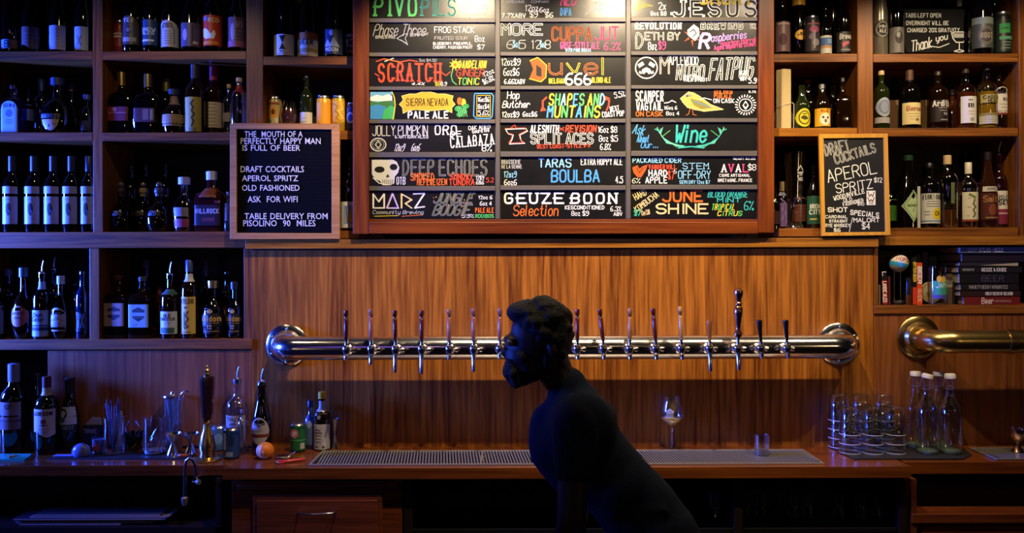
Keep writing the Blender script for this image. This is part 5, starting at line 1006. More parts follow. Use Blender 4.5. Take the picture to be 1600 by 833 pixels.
B('bottle with pour spout and a white label over a green band', 'L4', 266, 430, 28, shape='whisky', glass='b', Y=.042, spout='s', labs=[(487, 522, 68, 'B4B8BC', 'rect', [('t', 'OLD', .3, .12, .7, .24, K, .05), ('t', 'FORESTER', .1, .28, .9, .4, K, .06), LN(1, '6A6A6A', .3, .7, .5, .5), ('r', .1, .72, .9, .97, '3A5A50')])], neck=(452, 460, '3A5A4A'))
B('tall bottle with a white-banded foil and a long yellow script label', 'L4', 296, 406, 25, shape='wine', Y=.042, cap=plastic('3A4470'), capf=.85, glass='b', neck=(428, 440, 'C8C4B4'), labs=[(464, 522, 66, 'C8A850', 'rect', [('t', 'AYLOR', .1, .06, .9, .18, '4A3418', .07), ('e', .45, .29, .1, .03, '6A2A1A'), ('l', [(.6, .4), (.45, .5), (.62, .6), (.4, .72), (.6, .8), (.4, .85)], '5A4418', .05), ('l', [(.35, .42), (.35, .82)], '5A4418', .03), LN(1, '5A4418', .2, .8, .94, .94)])])
B('tall brown bottle behind the black and gold label', 'L4', 321, 404, 22, Y=.16, shape='wine', cap=plastic('4A3A3C'), capf=.84, labs=[(478, 518, 72, '9A5A1E', 'rect')])
wlab = [(482, 522, 76, '131210', 'rect', [('e', .5, .12, .16, .08, 'A8863E'), ('t', 'Weldon', .06, .3, .94, .5, 'B8924A', .08), ('r', .1, .56, .9, .59, '8A6A3A'), ('t', '12', .4, .66, .6, .8, 'C8C0A8', .05), ('r', .1, .88, .9, .92, '8A6A3A')])]
B('stout black bottle with gold script label numbered 12', 'L4', 333, 438, 33, Y=.045, shape='bulb', cap=GOLD, labs=wlab)
B('dark bottle with a dull red label between the two gold-script bottles', 'L4', 355, 424, 20, Y=.12, shape='wine', labs=[(478, 519, 76, '5A2018', 'rect', [('t', 'ET', .5, .2, .9, .4, '9A6A4A', .06)])])
B('stout black bottle with gold script, partly cut by the right-hand post', 'L4', 367, 440, 26, Y=.055, shape='bulb', cap=plastic('1A1A22'), labs=wlab)
flush()
# ================================================================ RIGHT NICHE: BOOKS
zR = SZ['R4']+.0006
def hbook(label, px0, px1, py0, py1, Y, col, texts=(), dep=.20, pages='B8AE98', name='book'):
    a = at(px0, py1, Y); b = at(px1, py0, Y)
    t = thing(name, label, 'book', ((a.x+b.x)/2, Y, a.z), 'beer books lying flat on the right shelf'); m = M()
    h = b.z-a.z; c = .0016
    m.box(a.x, b.x, Y, Y+.004, a.z, b.z); m.box(a.x, b.x, Y+.0042, Y+dep, a.z, a.z+c); m.box(a.x, b.x, Y+.0042, Y+dep, b.z-c, b.z); m.build('cover', paper(col), t)
    M().box(a.x+.003, b.x-.003, Y+.0045, Y+dep-.004, a.z+c+.0002, b.z-c-.0002).build('pages', paper(pages), t)
    if texts:
        q = Print(lambda u, v, l: (lambda p: Vector((p.x, Y-.0002-.0003*l, p.z)))(at(u, v, Y)))
        for s, x0, y0, x1, y1, cc, wd in texts: q.text(s, x0, y0, x1, y1, cc, wd)
        q.build('title', t)
bk = [('red hardback lettered Beer at the bottom of the flat pile', 1507, 1594, 463.5, 476.6, '6E1C1C', [('Beer', 1534, 465.5, 1552, 474.5, 'E4C8B0', 1.6), ('COMPANION GUIDE', 1554, 469, 1580, 472, 'A87868', .7)]),
      ('dark brown book lettered in white capitals, second from the bottom of the flat pile', 1501, 1595, 454.5, 463, '2E1A1C', [('GREAT BEERS OF BELGIUM', 1540, 456.5, 1582, 461, 'D8D0C4', 1.1)]),
      ('black book with grey capitals, third from the bottom of the flat pile', 1502, 1592, 443.5, 454, '17141A', [('VARIETY BEER FAVOURITES', 1514, 446, 1574, 451, '9A948C', 1)]),
      ('thick black book with faint outlined BEER on its spine', 1500, 1592, 427, 443, '121018', [('BEER', 1534, 431, 1568, 439.5, '5A5668', .9)]),
      ('black book titled in white serif capitals in the flat pile', 1498, 1597, 416.5, 426.5, '16151C', [('GEUZE & KRIEK', 1534, 419, 1572, 424, 'D8D4CC', 1.2), ('THE SECRET OF', 1504, 420, 1522, 423, '9A968E', .7)]),
      ('thin dark book with a splayed pale page edge in the flat pile', 1500, 1591, 409.5, 416, '2A2430', []),
      ('purple-black book, second from the top of the flat pile', 1504, 1600, 396, 409, '1C1526', []),
      ('slate-blue atlas with white capitals on top of the flat pile', 1501, 1604, 385.9, 395.5, '4E5A72', [('ATLAS', 1530, 388, 1547, 393.5, 'E0DCD0', 1.3), ('of', 1549, 389, 1552.5, 392.5, 'C8C4B8', .8), ('BEER', 1554, 388, 1567, 393.5, 'E0DCD0', 1.3), ('EXPLORERS', 1512, 388, 1527, 390.5, 'B8B8B8', .6), ('SOCIETY', 1512, 391, 1525, 393.5, 'B8B8B8', .6)])]
zc_ = zR
for i, (lab, a, b, y0, y1, c, tx) in enumerate(bk):
    Y = .014 if i not in (6,) else .022
    hbook(lab, a, b, y0+.25, y1-.15-(.3 if i == 0 else 0), Y, c, tx)
q = Print(lambda u, v, l: (lambda p: Vector((p.x, .0135-.0003*l, p.z)))(at(u, v, .014))); 
P_ = bpy.data.objects
m = M(); A = at(1530, 414.8, .012); Bq = at(1591, 410.8, .012); Cq = at(1591, 415.6, .012)
t = [o for o in COL.objects if o.get('label', '').startswith('thin dark book')][0]
m.face([(A.x, .0125, A.z), (Cq.x, .0125, Cq.z), (Bq.x, .0125, Bq.z)]); m.face([(Bq.x, .013, Bq.z), (Cq.x, .013, Cq.z), (A.x, .013, A.z)]); m.build('splayed_pages', paper('A89C7E'), t)
def vbook(label, px0, px1, py0, col, texts=(), Y=.02, dep=.15, lean=0.0, bands=()):
    a = at(px0, 470, Y); b = at(px1, 470, Y); zt = at(px0, py0, Y).z
    t = thing('book', label, 'book', ((a.x+b.x)/2, Y, zR), 'beer books standing on the right shelf')
    sh = lambda p: Vector((p[0]+(p[2]-zR)*lean, p[1], p[2]))
    m = M(); m.box(a.x, b.x, Y, Y+.004, zR, zt, T=sh); m.box(a.x, a.x+.0015, Y+.0042, Y+dep, zR, zt, T=sh); m.box(b.x-.0015, b.x, Y+.0042, Y+dep, zR, zt, T=sh); m.build('cover', paper(col), t)
    M().box(a.x+.0018, b.x-.0018, Y+.0045, Y+dep-.003, zR+.002, zt-.002, T=sh).build('pages', paper('A89C84'), t)
    q = Print(lambda u, v, l: (lambda p: sh((p.x, Y-.0003-.0003*l, p.z)))(at(u, v, Y)))
    for y0, y1, c in bands: q.rect(px0, y0, px1, y1, c)
    q.ly = 2
    for s, yy0, yy1, c, wd in texts:     # title running down the spine
        for ch, ps in strokes(s, yy0, px0+1.2, yy1, px1-1.2):
            for p in ps: q.line([(px1-(v-px0), u) for u, v in p], c, wd)
    q.build('title', t)
vbook('short pale booklet beside the left wall of the book shelf', 1373.6, 1375.6, 445, '8A7A70', Y=.02)
vbook('black and red book with a white spine title at the left of the book shelf', 1379, 1387, 424, '14121A', [('LAMBIC ALES', 440, 472, 'E0D8D0', 1.1), ('L', 425, 431, 'D0D0D8', 1.2)], bands=[(438, 475.6, '8E1E22')], lean=-.03)
vbook('thin dark red book leaning beside the tasting trophy', 1388.5, 1391.5, 432, '5A1A22', lean=-.01)
vbook('black book with a yellow title over a red foot', 1426, 1432.5, 402, '121014', [('BITTER BEER', 410, 440, 'D8B838', 1.1)], bands=[(449, 475.6, 'C83A22')])
vbook('bright orange book lettered BEER down its spine', 1433, 1441, 410.5, 'DC4A22', [('BEER', 417, 443, 'F0E4D4', 1.6), ('GUIDE', 452, 472, 'F0C8A8', .8)])
vbook('tall dark book behind the orange spine', 1430, 1439, 398, '1E1A26', Y=.12); vbook('tall blackish book behind the cream plaque', 1441, 1450, 394, '1A1520', Y=.12); vbook('wide dark book behind the patterned jar', 1452, 1464, 400, '1E1622', Y=.125, dep=.14)
vbook('brown book with a pale spine panel right of the patterned jar', 1480, 1488, 428, '5A4838', [('OS', 434, 444, '2A2018', 1)], Y=.05, dep=.05, bands=[(438, 449, '9A8C74')])
vbook('dark narrow book between brown spine and the flat pile', 1489, 1491.5, 440, '241C22', Y=.05)
# ball trophy
Y = .045; p = at(1404, 413, Y); t = thing('tap_trophy', 'round white ball with a blue band on two chrome rods and a black base', 'ornament', (p.x, Y, zR)); zc = at(1404, 411, Y).z; REG.setdefault('R4', []).append((p.x-.004, Y, wpx(10))); rr = wpx(14.5, Y)
m = M(); m.ball((0, 0, 0), rr, 28); A_ = Matrix.Translation((p.x, Y, zc)) @ Matrix.Rotation(.25, 4, 'Y'); m.v = [tuple(A_ @ Vector(v)) for v in m.v]
mats = [paper('D0C8BC'), paper('3A9AC8'), paper('9A9490')]; m.m = []
for f in m.f:
    zl = sum((A_.inverted() @ Vector(m.v[i])).z for i in f)/len(f)/rr; m.m.append(1 if -.35 < zl < .0 else (2 if zl <= -.35 else 0))
bl = m.build('ball', mats, t, smooth=True)
q = Print(lambda u, v, l: A_ @ (Vector((math.sin(u)*math.cos(v), -math.cos(u)*math.cos(v), math.sin(v)))*(rr+.0005))); 
for i, ch in enumerate('HOPS'):
    for c, ps in strokes(ch, 0, 0, 1, 1):
        for pl in ps: q.line([(-.75+i*.38+a*.26, .62-b*.38) for a, b in pl], 'A83A2A', .07)
q.build('ball_lettering', bl)
for dx in (-7, 3): m = M(); m.tube([(p.x+wpx(dx), Y, zR+.012), (p.x+wpx(dx), Y, zc-rr*.8)], .0028, 10); m.build('rod', CHROME, t, smooth=True)
m = M(); m.lathe((p.x-.004, Y, zR), [(wpx(10), 0), (wpx(10), .010), (wpx(9), .013)], 24); m.build('base', BLACKPL, t, smooth=True)
m = M(); m.lathe((p.x-.004, Y, zR+.0131), [(wpx(9), 0), (wpx(9), .003), (wpx(8), .004)], 24); m.build('base_plate', SILVER, t, smooth=True)
t, x, zb, H, s = glassware('small_taster_glass', 'small glass with a splash of amber between trophy and books', 'glass', 1418, 434, [(3.4, 0), (4.2, .02), (4.6, .2), (4.3, .6), (4, 1)], .022, z=zR, key='R4')
m = M(); m.lathe((x, GY[-1], zb+.003), [(3.4*s, 0), (4.0*s, .16*H), (4.0*s, .34*H)], 18); m.build('drink', liquid('amber_drink', '8A4A10'), t, smooth=True)
# round coaster leaning + patterned jar
m = M(); p = at(1453.5, 456, .095); rot = Matrix.Translation((p.x, .095, zR+wpx(17.5, .095)+.001)) @ Matrix.Rotation(math.pi/2-.12, 4, 'X'); m.lathe((0, 0, 0), [(wpx(16.5), 0), (wpx(17.2), .002), (wpx(17.2), .004), (wpx(16.5), .006)], 32, T=lambda v: rot @ v)
t = thing('wooden_coaster', 'round cream plaque with a green sprig standing behind the patterned jar', 'plaque', (p.x, .095, zR)); ds = m.build('disc', paper('C2B48C'), t, smooth=True)
q = Print(lambda u, v, l: rot @ Vector((u*wpx(17), -v*wpx(17), .0063+.0003*l))); q.ring(0, 0, .85, .85, '8A7A50', .05); q.poly([(-.5, .2), (-.3, -.2), (-.1, .1), (-.2, .5)], '5A6A2A'); q.poly([(-.6, .4), (-.35, .3), (-.3, .6)], 'B8922A'); q.build('emblem', ds)
t, x, zb, H, s = glassware('patterned_jar_glass', 'tall clear glass with a teal and yellow printed scene on the book shelf', 'glass', 1464, 416, [(11, 0), (13, .02), (13.3, .3), (13.6, .7), (12.6, .84), (13, 1)], .04, z=zR, key='R4')
JY = GY[-1]
def mpj(u, v, l): a = (u-.5)*2.1; r0 = 13.7*s+.0005+.0003*l; return (x+r0*math.sin(a), JY-r0*math.cos(a), zb+H*(1-v))
q = Print(mpj); q.ax = 1.0; q.rect(.1, .38, .95, .74, '3E9E86', n=6); q.ly = 2; q.ell(.38, .33, .13, .09, 'E0B448'); q.ell(.6, .34, .13, .09, 'D8A848'); q.rect(.1, .74, .9, .84, '4A4AA0', n=6); q.text('JAM', .22, .44, .7, .55, 'C8E8E0', .04); q.line([(.15, .58), (.5, .62), (.9, .56)], '123E3A', .04); q.line([(.15, .68), (.5, .7), (.9, .66)], '123E3A', .03); q.ell(.85, .45, .12, .12, '8AC0A0'); q.build('printed_scene', t)

# ================================================================ COUNTER, LEFT
def onc(px, py): p = on(px, py, ZL+.0002); return p.x, p.y
def BC(label, px, ybase, ytop, w, **k):
    """bottle standing on the left counter: depth from where its base meets the top"""
    z = k.pop('z', ZL); Y = on(px, ybase-1, z).y+wpx(w, -.1)/2; return B(label, None, px, ytop, w, Y=min(Y, -wpx(w)/2-.004), z=z+.0003, key='counter', **k)
BC('tall dark wine bottle with cream and brown label at the back of the left counter', 22, 700, 568, 38, shape='wine', cap=plastic('6A6A80'), labs=[(629, 650, 60, '7A6058', 'rect', [('t', 'SIP', .4, .2, .7, .5, '3A2A28', .08)]), (652, 672, 60, '6A4A40', 'rect', [('r', 0, .25, 1, .4, '4A302A')])], name='wine_bottle')
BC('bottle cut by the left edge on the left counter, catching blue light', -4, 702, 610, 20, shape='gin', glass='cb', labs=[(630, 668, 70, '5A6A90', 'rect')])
BC('slim dark bottle behind the red-capped whiskey', 55, 697, 582, 24, shape='champ')
BC('green whiskey bottle with red cap and broad cream label', 72, 711, 588, 38, shape='whisky', glass='g', cap=plastic('4A1014'), capf=.86, neck=(605, 617, 'A88E68'), labs=[(640, 684, 72, 'B5AA98', 'wave', [('t', 'JAMESON', .12, .1, .92, .22, K, .055), ('e', .62, .45, .12, .1, '7A3A22'), ('r', .45, .56, .8, .6, '4A2A1A'), LN(4, '6A6258', .3, .85, .68, .88)])])
BC('dark bottle with a white picture label and pale cap ring behind the whiskey', 107, 700, 590, 28, shape='champ', glass='g', cap=plastic('1E1416'), labs=[(637, 664, 70, 'B4B4AC', 'rect', [('e', .3, .4, .3, .32, '1E3A2A'), ('e', .3, .75, .2, .15, '4A5A50')]), (664, 676, 70, '17231E', 'rect', [('t', 'DIGEST', .3, .2, .9, .6, '8A9A90', .07)])])
# cutting board
m = M(); pts = [on(-60, 712.5, ZL), on(49, 712.5, ZL), on(47, 716, ZL), on(38, 721, ZL), on(-60, 722.5, ZL)]; z0, z1 = ZL+.0003, ZL+.009
m.face([(p.x, p.y, z1) for p in pts][::-1]); m.face([(p.x, p.y, z0) for p in pts])
for a, b in zip(pts, pts[1:]+pts[:1]): m.face([(a.x, a.y, z0), (b.x, b.y, z0), (b.x, b.y, z1), (a.x, a.y, z1)])
c0 = on(0, 717, ZL); tag(m.build('cutting_board', pbr('teal_plastic', '2E9E84', .4), origin=(c0.x, c0.y, ZL), bevel=.002), 'teal plastic cutting board at the left edge of the counter', 'cutting board')
a = on(13, 716, ZL+.012); b = on(33, 706, ZL+.03); t = thing('channel_knife', 'small dark metal bar knife resting on the teal cutting board', 'knife', (a.x, a.y, ZL+.009)); m = M(); m.tube([(a.x, a.y, ZL+.0155), ((a.x+b.x)/2, (a.y+b.y)/2, ZL+.017)], [.006, .0055], 10); m.build('grip', STEEL, t, smooth=True); m = M(); m.tube([((a.x+b.x)/2, (a.y+b.y)/2, ZL+.017), (b.x, b.y, ZL+.013)], [.004, .001], 8, flat=.3); m.build('blade', STEEL, t, smooth=True)
a = on(-30, 694, ZL+.03); b = on(14, 676, ZL+.055); t = thing('bar_straw', 'white straw slanting up at the far left of the counter', 'straw', (a.x, -.16, ZL)); M().tube([(a.x, -.16, ZL+.0135), (b.x, -.15, ZL+.075)], .003, 8).build('straw_tube', paper('B8B4B8'), t)
# service mat
def quadmat(name, label, cat, pts, z, th, mat, bev=.001):
    P = [on(*p, z) for p in pts]; m = M(); m.face([(p.x, p.y, z+th) for p in P][::-1]); m.face([(p.x, p.y, z) for p in P])
    for a, b in zip(P, P[1:]+P[:1]): m.face([(a.x, a.y, z), (b.x, b.y, z), (b.x, b.y, z+th), (a.x, a.y, z+th)])
    c = sum(P, Vector())/len(P); o = m.build(name, mat, origin=(c.x, c.y, z), bevel=bev); return tag(o, label, cat)
MATZ = ZL+.0003
quadmat('bar_mat', 'dark rubber service mat under the bar tools on the left counter', 'mat', [(128, 708.5), (302, 708.5), (299, 718.5), (72, 718.5)], MATZ, .006, pbr('navy_rubber', '14131C', .5, bump=.1, bscale=150))
ZM = MATZ+.0063
def GC_(name, label, cat, px, ybase, ytop, prof, mat='c', z=None, **k):
    z = ZM if z is None else z; pr_ = max(a for a, b in prof); Y = min(on(px, ybase-1.5, z).y+wpx(pr_, -.15)*.8, -wpx(pr_)-.005); return glassware(name, label, cat, px, ytop, prof, Y, z=z, mat=mat, **k)+(GY[-1],)
# plastic scoop
p = on(127, 713, ZM); REG.setdefault('counter', []).append((p.x, p.y, .036)); t = thing('clear_scoop', 'frosted plastic ice scoop lying on the service mat', 'scoop', (p.x, p.y, ZM)); m = M(); m.ball((p.x, p.y, ZM+.017), .036, 20, sc=(1, .7, .95)); m.v = [(a, b, max(c, ZM+.0005)) for a, b, c in m.v]; m.build('scoop_bowl', pbr('frosted_plastic', '5E6690', .25), t, smooth=True)
m = M(); m.box(p.x-.105, p.x-.028, p.y-.012, p.y+.012, ZM+.001, ZM+.006); m.build('scoop_grip', pbr('frosted_plastic2', '7E84A8', .3), t, bevel=.002)
# sign and pitcher behind
p = on(148, 702, ZL); t = thing('black_caddy', 'small black tabletop sign with white capitals behind the straw jar', 'sign', (p.x, -.045, ZL)); a, b = at(128, 668, -.05), at(158, 668, -.05)
M().box(a.x, b.x, -.052, -.03, ZL+.0003, at(140, 665, -.05).z).build('sign_block', BLACKPL, t, bevel=.002)
q = Print(lambda u, v, l: (lambda P: Vector((P.x, -.0525-.0002*l, P.z)))(at(u, v, -.052))); q.text('TRVE', 131, 671, 151, 677, '9A96A0', 1.1); q.build('sign_lettering', t)
p = on(185, 699, ZL); t = thing('white_napkin_stack', 'white folded bar napkins standing behind the tools', 'napkins', (p.x, -.03, ZL)); m = M()
for i, (x0, x1, y0, y1) in enumerate(((132, 158, 652, 665), (174, 192, 642, 664))):
    a, b = at(x0, y1, -.025), at(x1, y1, -.025); c = at(x0+(x1-x0)*.45, y0, -.025); d = at(x1-2, y0+1, -.025); zt_ = ZL+.0005
    V = [(a.x, zt_), (b.x, zt_), (b.x, b.z), (d.x, d.z), (c.x, c.z), (a.x, a.z)]; k = len(m.v); m.v += [(x_, -.027, z_) for x_, z_ in V]+[(x_, -.018, z_) for x_, z_ in V]; n_ = 6
    m.f += [tuple(k+j for j in range(n_)), tuple(k+n_+j for j in reversed(range(n_)))]+[(k+j, k+n_+j, k+n_+(j+1) % n_, k+(j+1) % n_) for j in range(n_)]; m.m += [0]*(n_+2)
m.build('napkins', paper('8E8688'), t)
# small frosted cup, straw jar, pitcher, mixing glass, tool jar
t, x, zb, H, s, Y = GC_('plastic_cup', 'small frosted cup with a red mark left of the straw jar', 'cup', 151, 712, 682, [(8, 0), (9, .5), (10, 1)]); q = Print(lambda u, v, l: (x+9.6*s*math.sin(u), Y-9.6*s*math.cos(u)-.0006*l, zb+H*(1-v))); q.rect(-.6, .4, .5, .8, '8A2A3A', n=4); q.build('red_mark', t)
m = M(); m.lathe((x, Y, zb+.002), [(7*s, 0), (8.4*s, .8*H)], 18); m.build('cup_filling', pbr('lilac_plastic', '4A4866', .4), t, smooth=True)
t, x, zb, H, s, Y = GC_('straw_jar', 'glass jar crammed with black cocktail picks and straws', 'jar', 176, 711, 652, [(13, 0), (15, .03), (15.5, .5), (15, .8), (16, 1)])
st = pbr('straw_violet', '3A3450', .3)
for i in range(14):
    a = i*2.4; r0, r1 = 6*s*(i % 3)/2, (7+7*((i*7) % 5)/5)*s
    M().tube([(x+r0*math.cos(a), Y+r0*math.sin(a)*.8, zb+.004), (x+r1*math.cos(a), Y+r1*math.sin(a)*.8, zb+H*(1.18+.38*((i*5) % 7)/7))], .0019, 6).build('straw', st, t, smooth=True)
t, x, zb, H, s, Y = GC_('dark_bowl', 'dark glossy bowl with a blue glint and spoons behind the mixing glass', 'bowl', 208, 706, 676, [(8, 0), (10, .05), (14, .5), (16, 1)], mat='k')
for i in (-1, 1): m = M(); m.tube([(x+i*.01, Y, zb+.006), (x+i*.03, Y, zb+H*1.3), (x+i*.013, Y, zb+H*1.7)], [.002, .002, .004], 8); m.build('spoon', CHROME, t, smooth=True)
t, x, zb, H, s, Y = GC_('mixing_glass', 'cut-crystal mixing glass with criss-cross facets on the service mat', 'glass', 242, 713, 652, [(15, 0), (17, .04), (17, .5), (17, .92), (18, 1)])
m = M()
for i in range(16):
    for sg in (-1, 1):
        m.tube([(x+17.2*s*math.cos(a_), Y+17.2*s*math.sin(a_), zb+H*(.12+.5*k/5)) for k in range(6) for a_ in [i*math.pi/8+sg*.8*k/5]], .0008, 5, cap=False)
f_ = m.build('cut_pattern', G['c'], t)
M().lathe((x, Y, zb+.003), [(15*s, 0), (15.6*s, .09*H)], 20).build('glass_base', pbr('crystal_base', '9A96A8', .1, .5), t, smooth=True)
t, x, zb, H, s, Y = GC_('tool_jar', 'tall glass beaker holding long bar spoons and strainers', 'jar', 268, 708, 620, [(13, 0), (14, .02), (14, .5), (15, .95), (16, 1)])
m = M(); m.lathe((x, Y, zb+H*.99), [(14*s, 0), (15.6*s, .004), (15*s, .009), (4*s, .014), (3*s, .022), (1*s, .024)], 24); m.build('strainer_lid', CHROME, t, smooth=True)
for i in range(7):
    a = i*.9; M().tube([(x+3*s*math.cos(a), Y+3*s*math.sin(a), zb+.006), (x+10*s*math.cos(a), Y+9*s*math.sin(a), zb+H*.97)], [.003, .0022], 8).build('bar_spoon', CHROME, t, smooth=True)
M().tube([(x+10*s, Y, zb+H*1.03), (x+20*s, Y-.01, zb+H*1.12), (x+26*s, Y-.012, zb+H*1.10)], [.002, .002, .004], 8).build('strainer_handle', COPPER, t, smooth=True)
# jiggers
for px, lab, yb in ((270, 'chrome hourglass jigger on the service mat below the tool jar', 714), (298, 'chrome hourglass jigger beside the brass tap stand', 712)):
    t, x, zb, H, s, Y = GC_('jigger', lab, 'jigger', px, yb, 677, [(9.5, 0), (9, .06), (2.5, .52), (3, .56), (12, .95), (12.5, 1)], mat='c', group='chrome jiggers'); 
    ob = t.children[0]; ob.data.materials.clear(); ob.data.materials.append(CHROME)
m = M(); p = on(285, 714.5, ZM); t = thing('orange_peel', 'strip of orange peel between the jiggers', 'peel', (p.x, p.y, ZM)); m.tube([(p.x-.02, p.y, ZM+.006), (p.x-.005, p.y-.008, ZM+.009), (p.x+.01, p.y, ZM+.006), (p.x+.022, p.y+.004, ZM+.009)], [.003, .006, .006, .002], 8, flat=.5); m.build('peel', pbr('orange_rind', 'B8521A', .5), t, smooth=True)
# brass tap stand
Y = on(324, 722, ZL).y+.03; p = at(324, 700, Y); x = p.x; H = at(324, 571, Y).z-ZL; s = wpx(1, Y)
REG['counter'].append((x, Y, 22*s)); t = thing('tap_handle_stand', 'dark wooden pub tap handle on a flared brass base with a gold finial', 'tap handle', (x, Y, ZL)); h = lambda py: at(324, py, Y).z
m = M(); m.lathe((x, Y, 0), [(21*s, ZL+.0003), (22*s, ZL+.004), (19*s, ZL+.009), (12*s, ZL+.014), (11*s, h(706)), (13*s, h(700)), (12*s, h(692)), (10*s, h(680)), (7*s, h(672)), (6*s, h(662)), (9*s, h(658)), (10*s, h(654.5)), (5*s, h(654))], 32); m.build('brass_base', BRASS, t, smooth=True)
m = M(); m.lathe((x, Y, 0), [(5*s, h(653.8)), (8*s, h(652)), (9.5*s, h(630)), (11*s, h(600)), (11.4*s, h(592)), (11*s, h(589)), (8*s, h(588))], 8, rot=.39); m.build('wooden_grip', pbr('dark_walnut', '2A120C', .25, coat=.4, var=.3, bscale=40), t, smooth=True)
m = M(); m.lathe((x, Y, 0), [(5*s, h(587.8)), (5.5*s, h(584)), (3*s, h(582)), (4.6*s, h(578.5)), (3*s, h(576)), (1.6*s, h(575)), (2.6*s, h(572.5)), (1*s, h(570.5))], 20); m.build('finial', GOLD, t, smooth=True)
# cans and bottles by the stand
BC('pale teal can half hidden behind the brass stand', 343, 706, 664, 24, shape='can', glass=pbr('can_teal', '4A7080', .35, .3), name='soda_can', cat='can', labs=[(672, 700, 85, '4A6E7C', 'rect', [('e', .6, .5, .25, .3, '7A9AA4')])])
BC('blue soda can in front of the square gift bottle', 361, 720, 667, 25, shape='can', glass=pbr('can_blue', '1E3A7A', .3, .4), name='soda_can', cat='can', labs=[(674, 716, 85, '24407E', 'rect', [('r', .12, .08, .3, .7, 'A8B0C8'), ('r', .3, .78, .72, .95, '8A90A8'), ('p', [(.5, .15), (.85, .25), (.7, .6), (.45, .5)], '16285A')])])
BC('clear vodka bottle with copper pour spout and a cream square label', 371, 706, 594, 34, shape='whisky', glass='c', spout='s', labs=[(650, 700, 60, 'A08C70', 'rect', [('t', "Tilly's", .1, .06, .8, .2, K, .05), ('e', .45, .32, .22, .1, '4A4048'), ('r', .75, .3, .92, .8, '7A6A50'), LN(3, '6A5A48', .2, .7, .55, .8)])])
BC('small clear bottle with a wooden collar left of the dark sherry bottle', 376, 703, 640, 14, shape='gin', glass='c', cap=plastic('6A5A44'))
BC('tall black sherry bottle with pour spout and a rounded white label', 409, 714, 598, 30, z=ZC, shape='champ', glass='k', spout='s', labs=[(653, 695, 66, '9C98A0', 'oval', [('t', 'TAYLOR', .2, .2, .8, .28, '3A3A48', .04), ('r', 0, .62, 1, .74, '6A2A22'), ('e', .5, .32, .1, .05, '4A4A58'), LN(2, '6A6A74', .3, .7, .42, .5)])])
# orange, strainer, peeler
p = on(412, 719, ZC); Y = p.y+.02; r0 = wpx(13.5, Y); ZC += .0008; t = thing('peeled_orange', 'half-peeled orange on the middle counter', 'orange', (p.x, Y, ZC))
m = M(); m.ball((p.x, Y, ZC+r0*.95), r0, 28, sc=(1, 1, .95)); m.build('fruit', pbr('orange_skin', 'D8741A', .4, bump=.2, bscale=300), t, smooth=True)
m = M()
for a0, a1, b0, b1 in ((-1.45, -.75, -.7, .75), (-.55, -.25, -.9, .9), (-.05, .15, -.8, .2), (-.2, .8, -.95, -.55)):
    for i in range(6):
        for j in range(6):
            P = [(a0+(a1-a0)*(i+di)/6, b0+(b1-b0)*(j+dj)/6) for di, dj in ((0, 0), (1, 0), (1, 1), (0, 1))]
            m.face([(p.x+(r0+.0006)*math.sin(u)*math.cos(v), Y-(r0+.0006)*math.cos(u)*math.cos(v), ZC+r0*.95+(r0+.0006)*.95*math.sin(v)) for u, v in P])
m.build('pith', pbr('orange_pith', 'D8B488', .6), t, smooth=True); ZC -= .0008
p = on(441, 716, ZC); t = thing('hawthorne_strainer', 'small chrome spring strainer lying beside the peeled orange', 'strainer', (p.x, p.y, ZC)); m = M()
m.lathe((p.x, p.y, ZC+.008), [(.026, 0), (.027, .001), (.026, .002)], 28); m.build('plate', CHROME, t, smooth=True)
m = M(); m.tube([(p.x+(.024+.0035*math.cos(k*1.6))*math.cos(k*.052), p.y+(.024+.0035*math.cos(k*1.6))*math.sin(k*.052), ZC+.0052+.0035*math.sin(k*1.6)) for k in range(121)], .0008, 5); m.build('spring', CHROME, t, smooth=True)
m = M(); m.tube([(p.x+.024, p.y, ZC+.009), (p.x+.04, p.y+.01, ZC+.015), (p.x+.045, p.y+.02, ZC+.02)], .003, 8); m.build('strainer_tab', CHROME, t, smooth=True)
a = on(434, 725, ZC); b = on(478, 720, ZC); t = thing('peeler', 'red-handled Y-peeler at the edge of the middle counter', 'peeler', (a.x, a.y, ZC)); d_ = Vector((b.x-a.x, b.y-a.y, 0))
m = M(); P0 = Vector((a.x, a.y, ZC+.0065)); m.tube([P0+d_*.3, P0+d_*.45, P0+d_*.9, P0+d_], [.005, .006, .0058, .003], 12, flat=1.4); nn = Vector((-d_.y, d_.x, 0)).normalized(); m.tube([P0+d_*.35, P0+d_*.15+nn*.014, P0+nn*.016], [.0045, .004, .003], 10); m.tube([P0+d_*.35, P0+d_*.15-nn*.014, P0-nn*.016], [.0045, .004, .003], 10); m.build('red_grip', pbr('red_plastic', 'C01E2A', .35), t, smooth=True)
m = M(); m.tube([P0+nn*.016, P0-nn*.016], .0022, 8, flat=2); m.build('blade', STEEL, t, smooth=True)
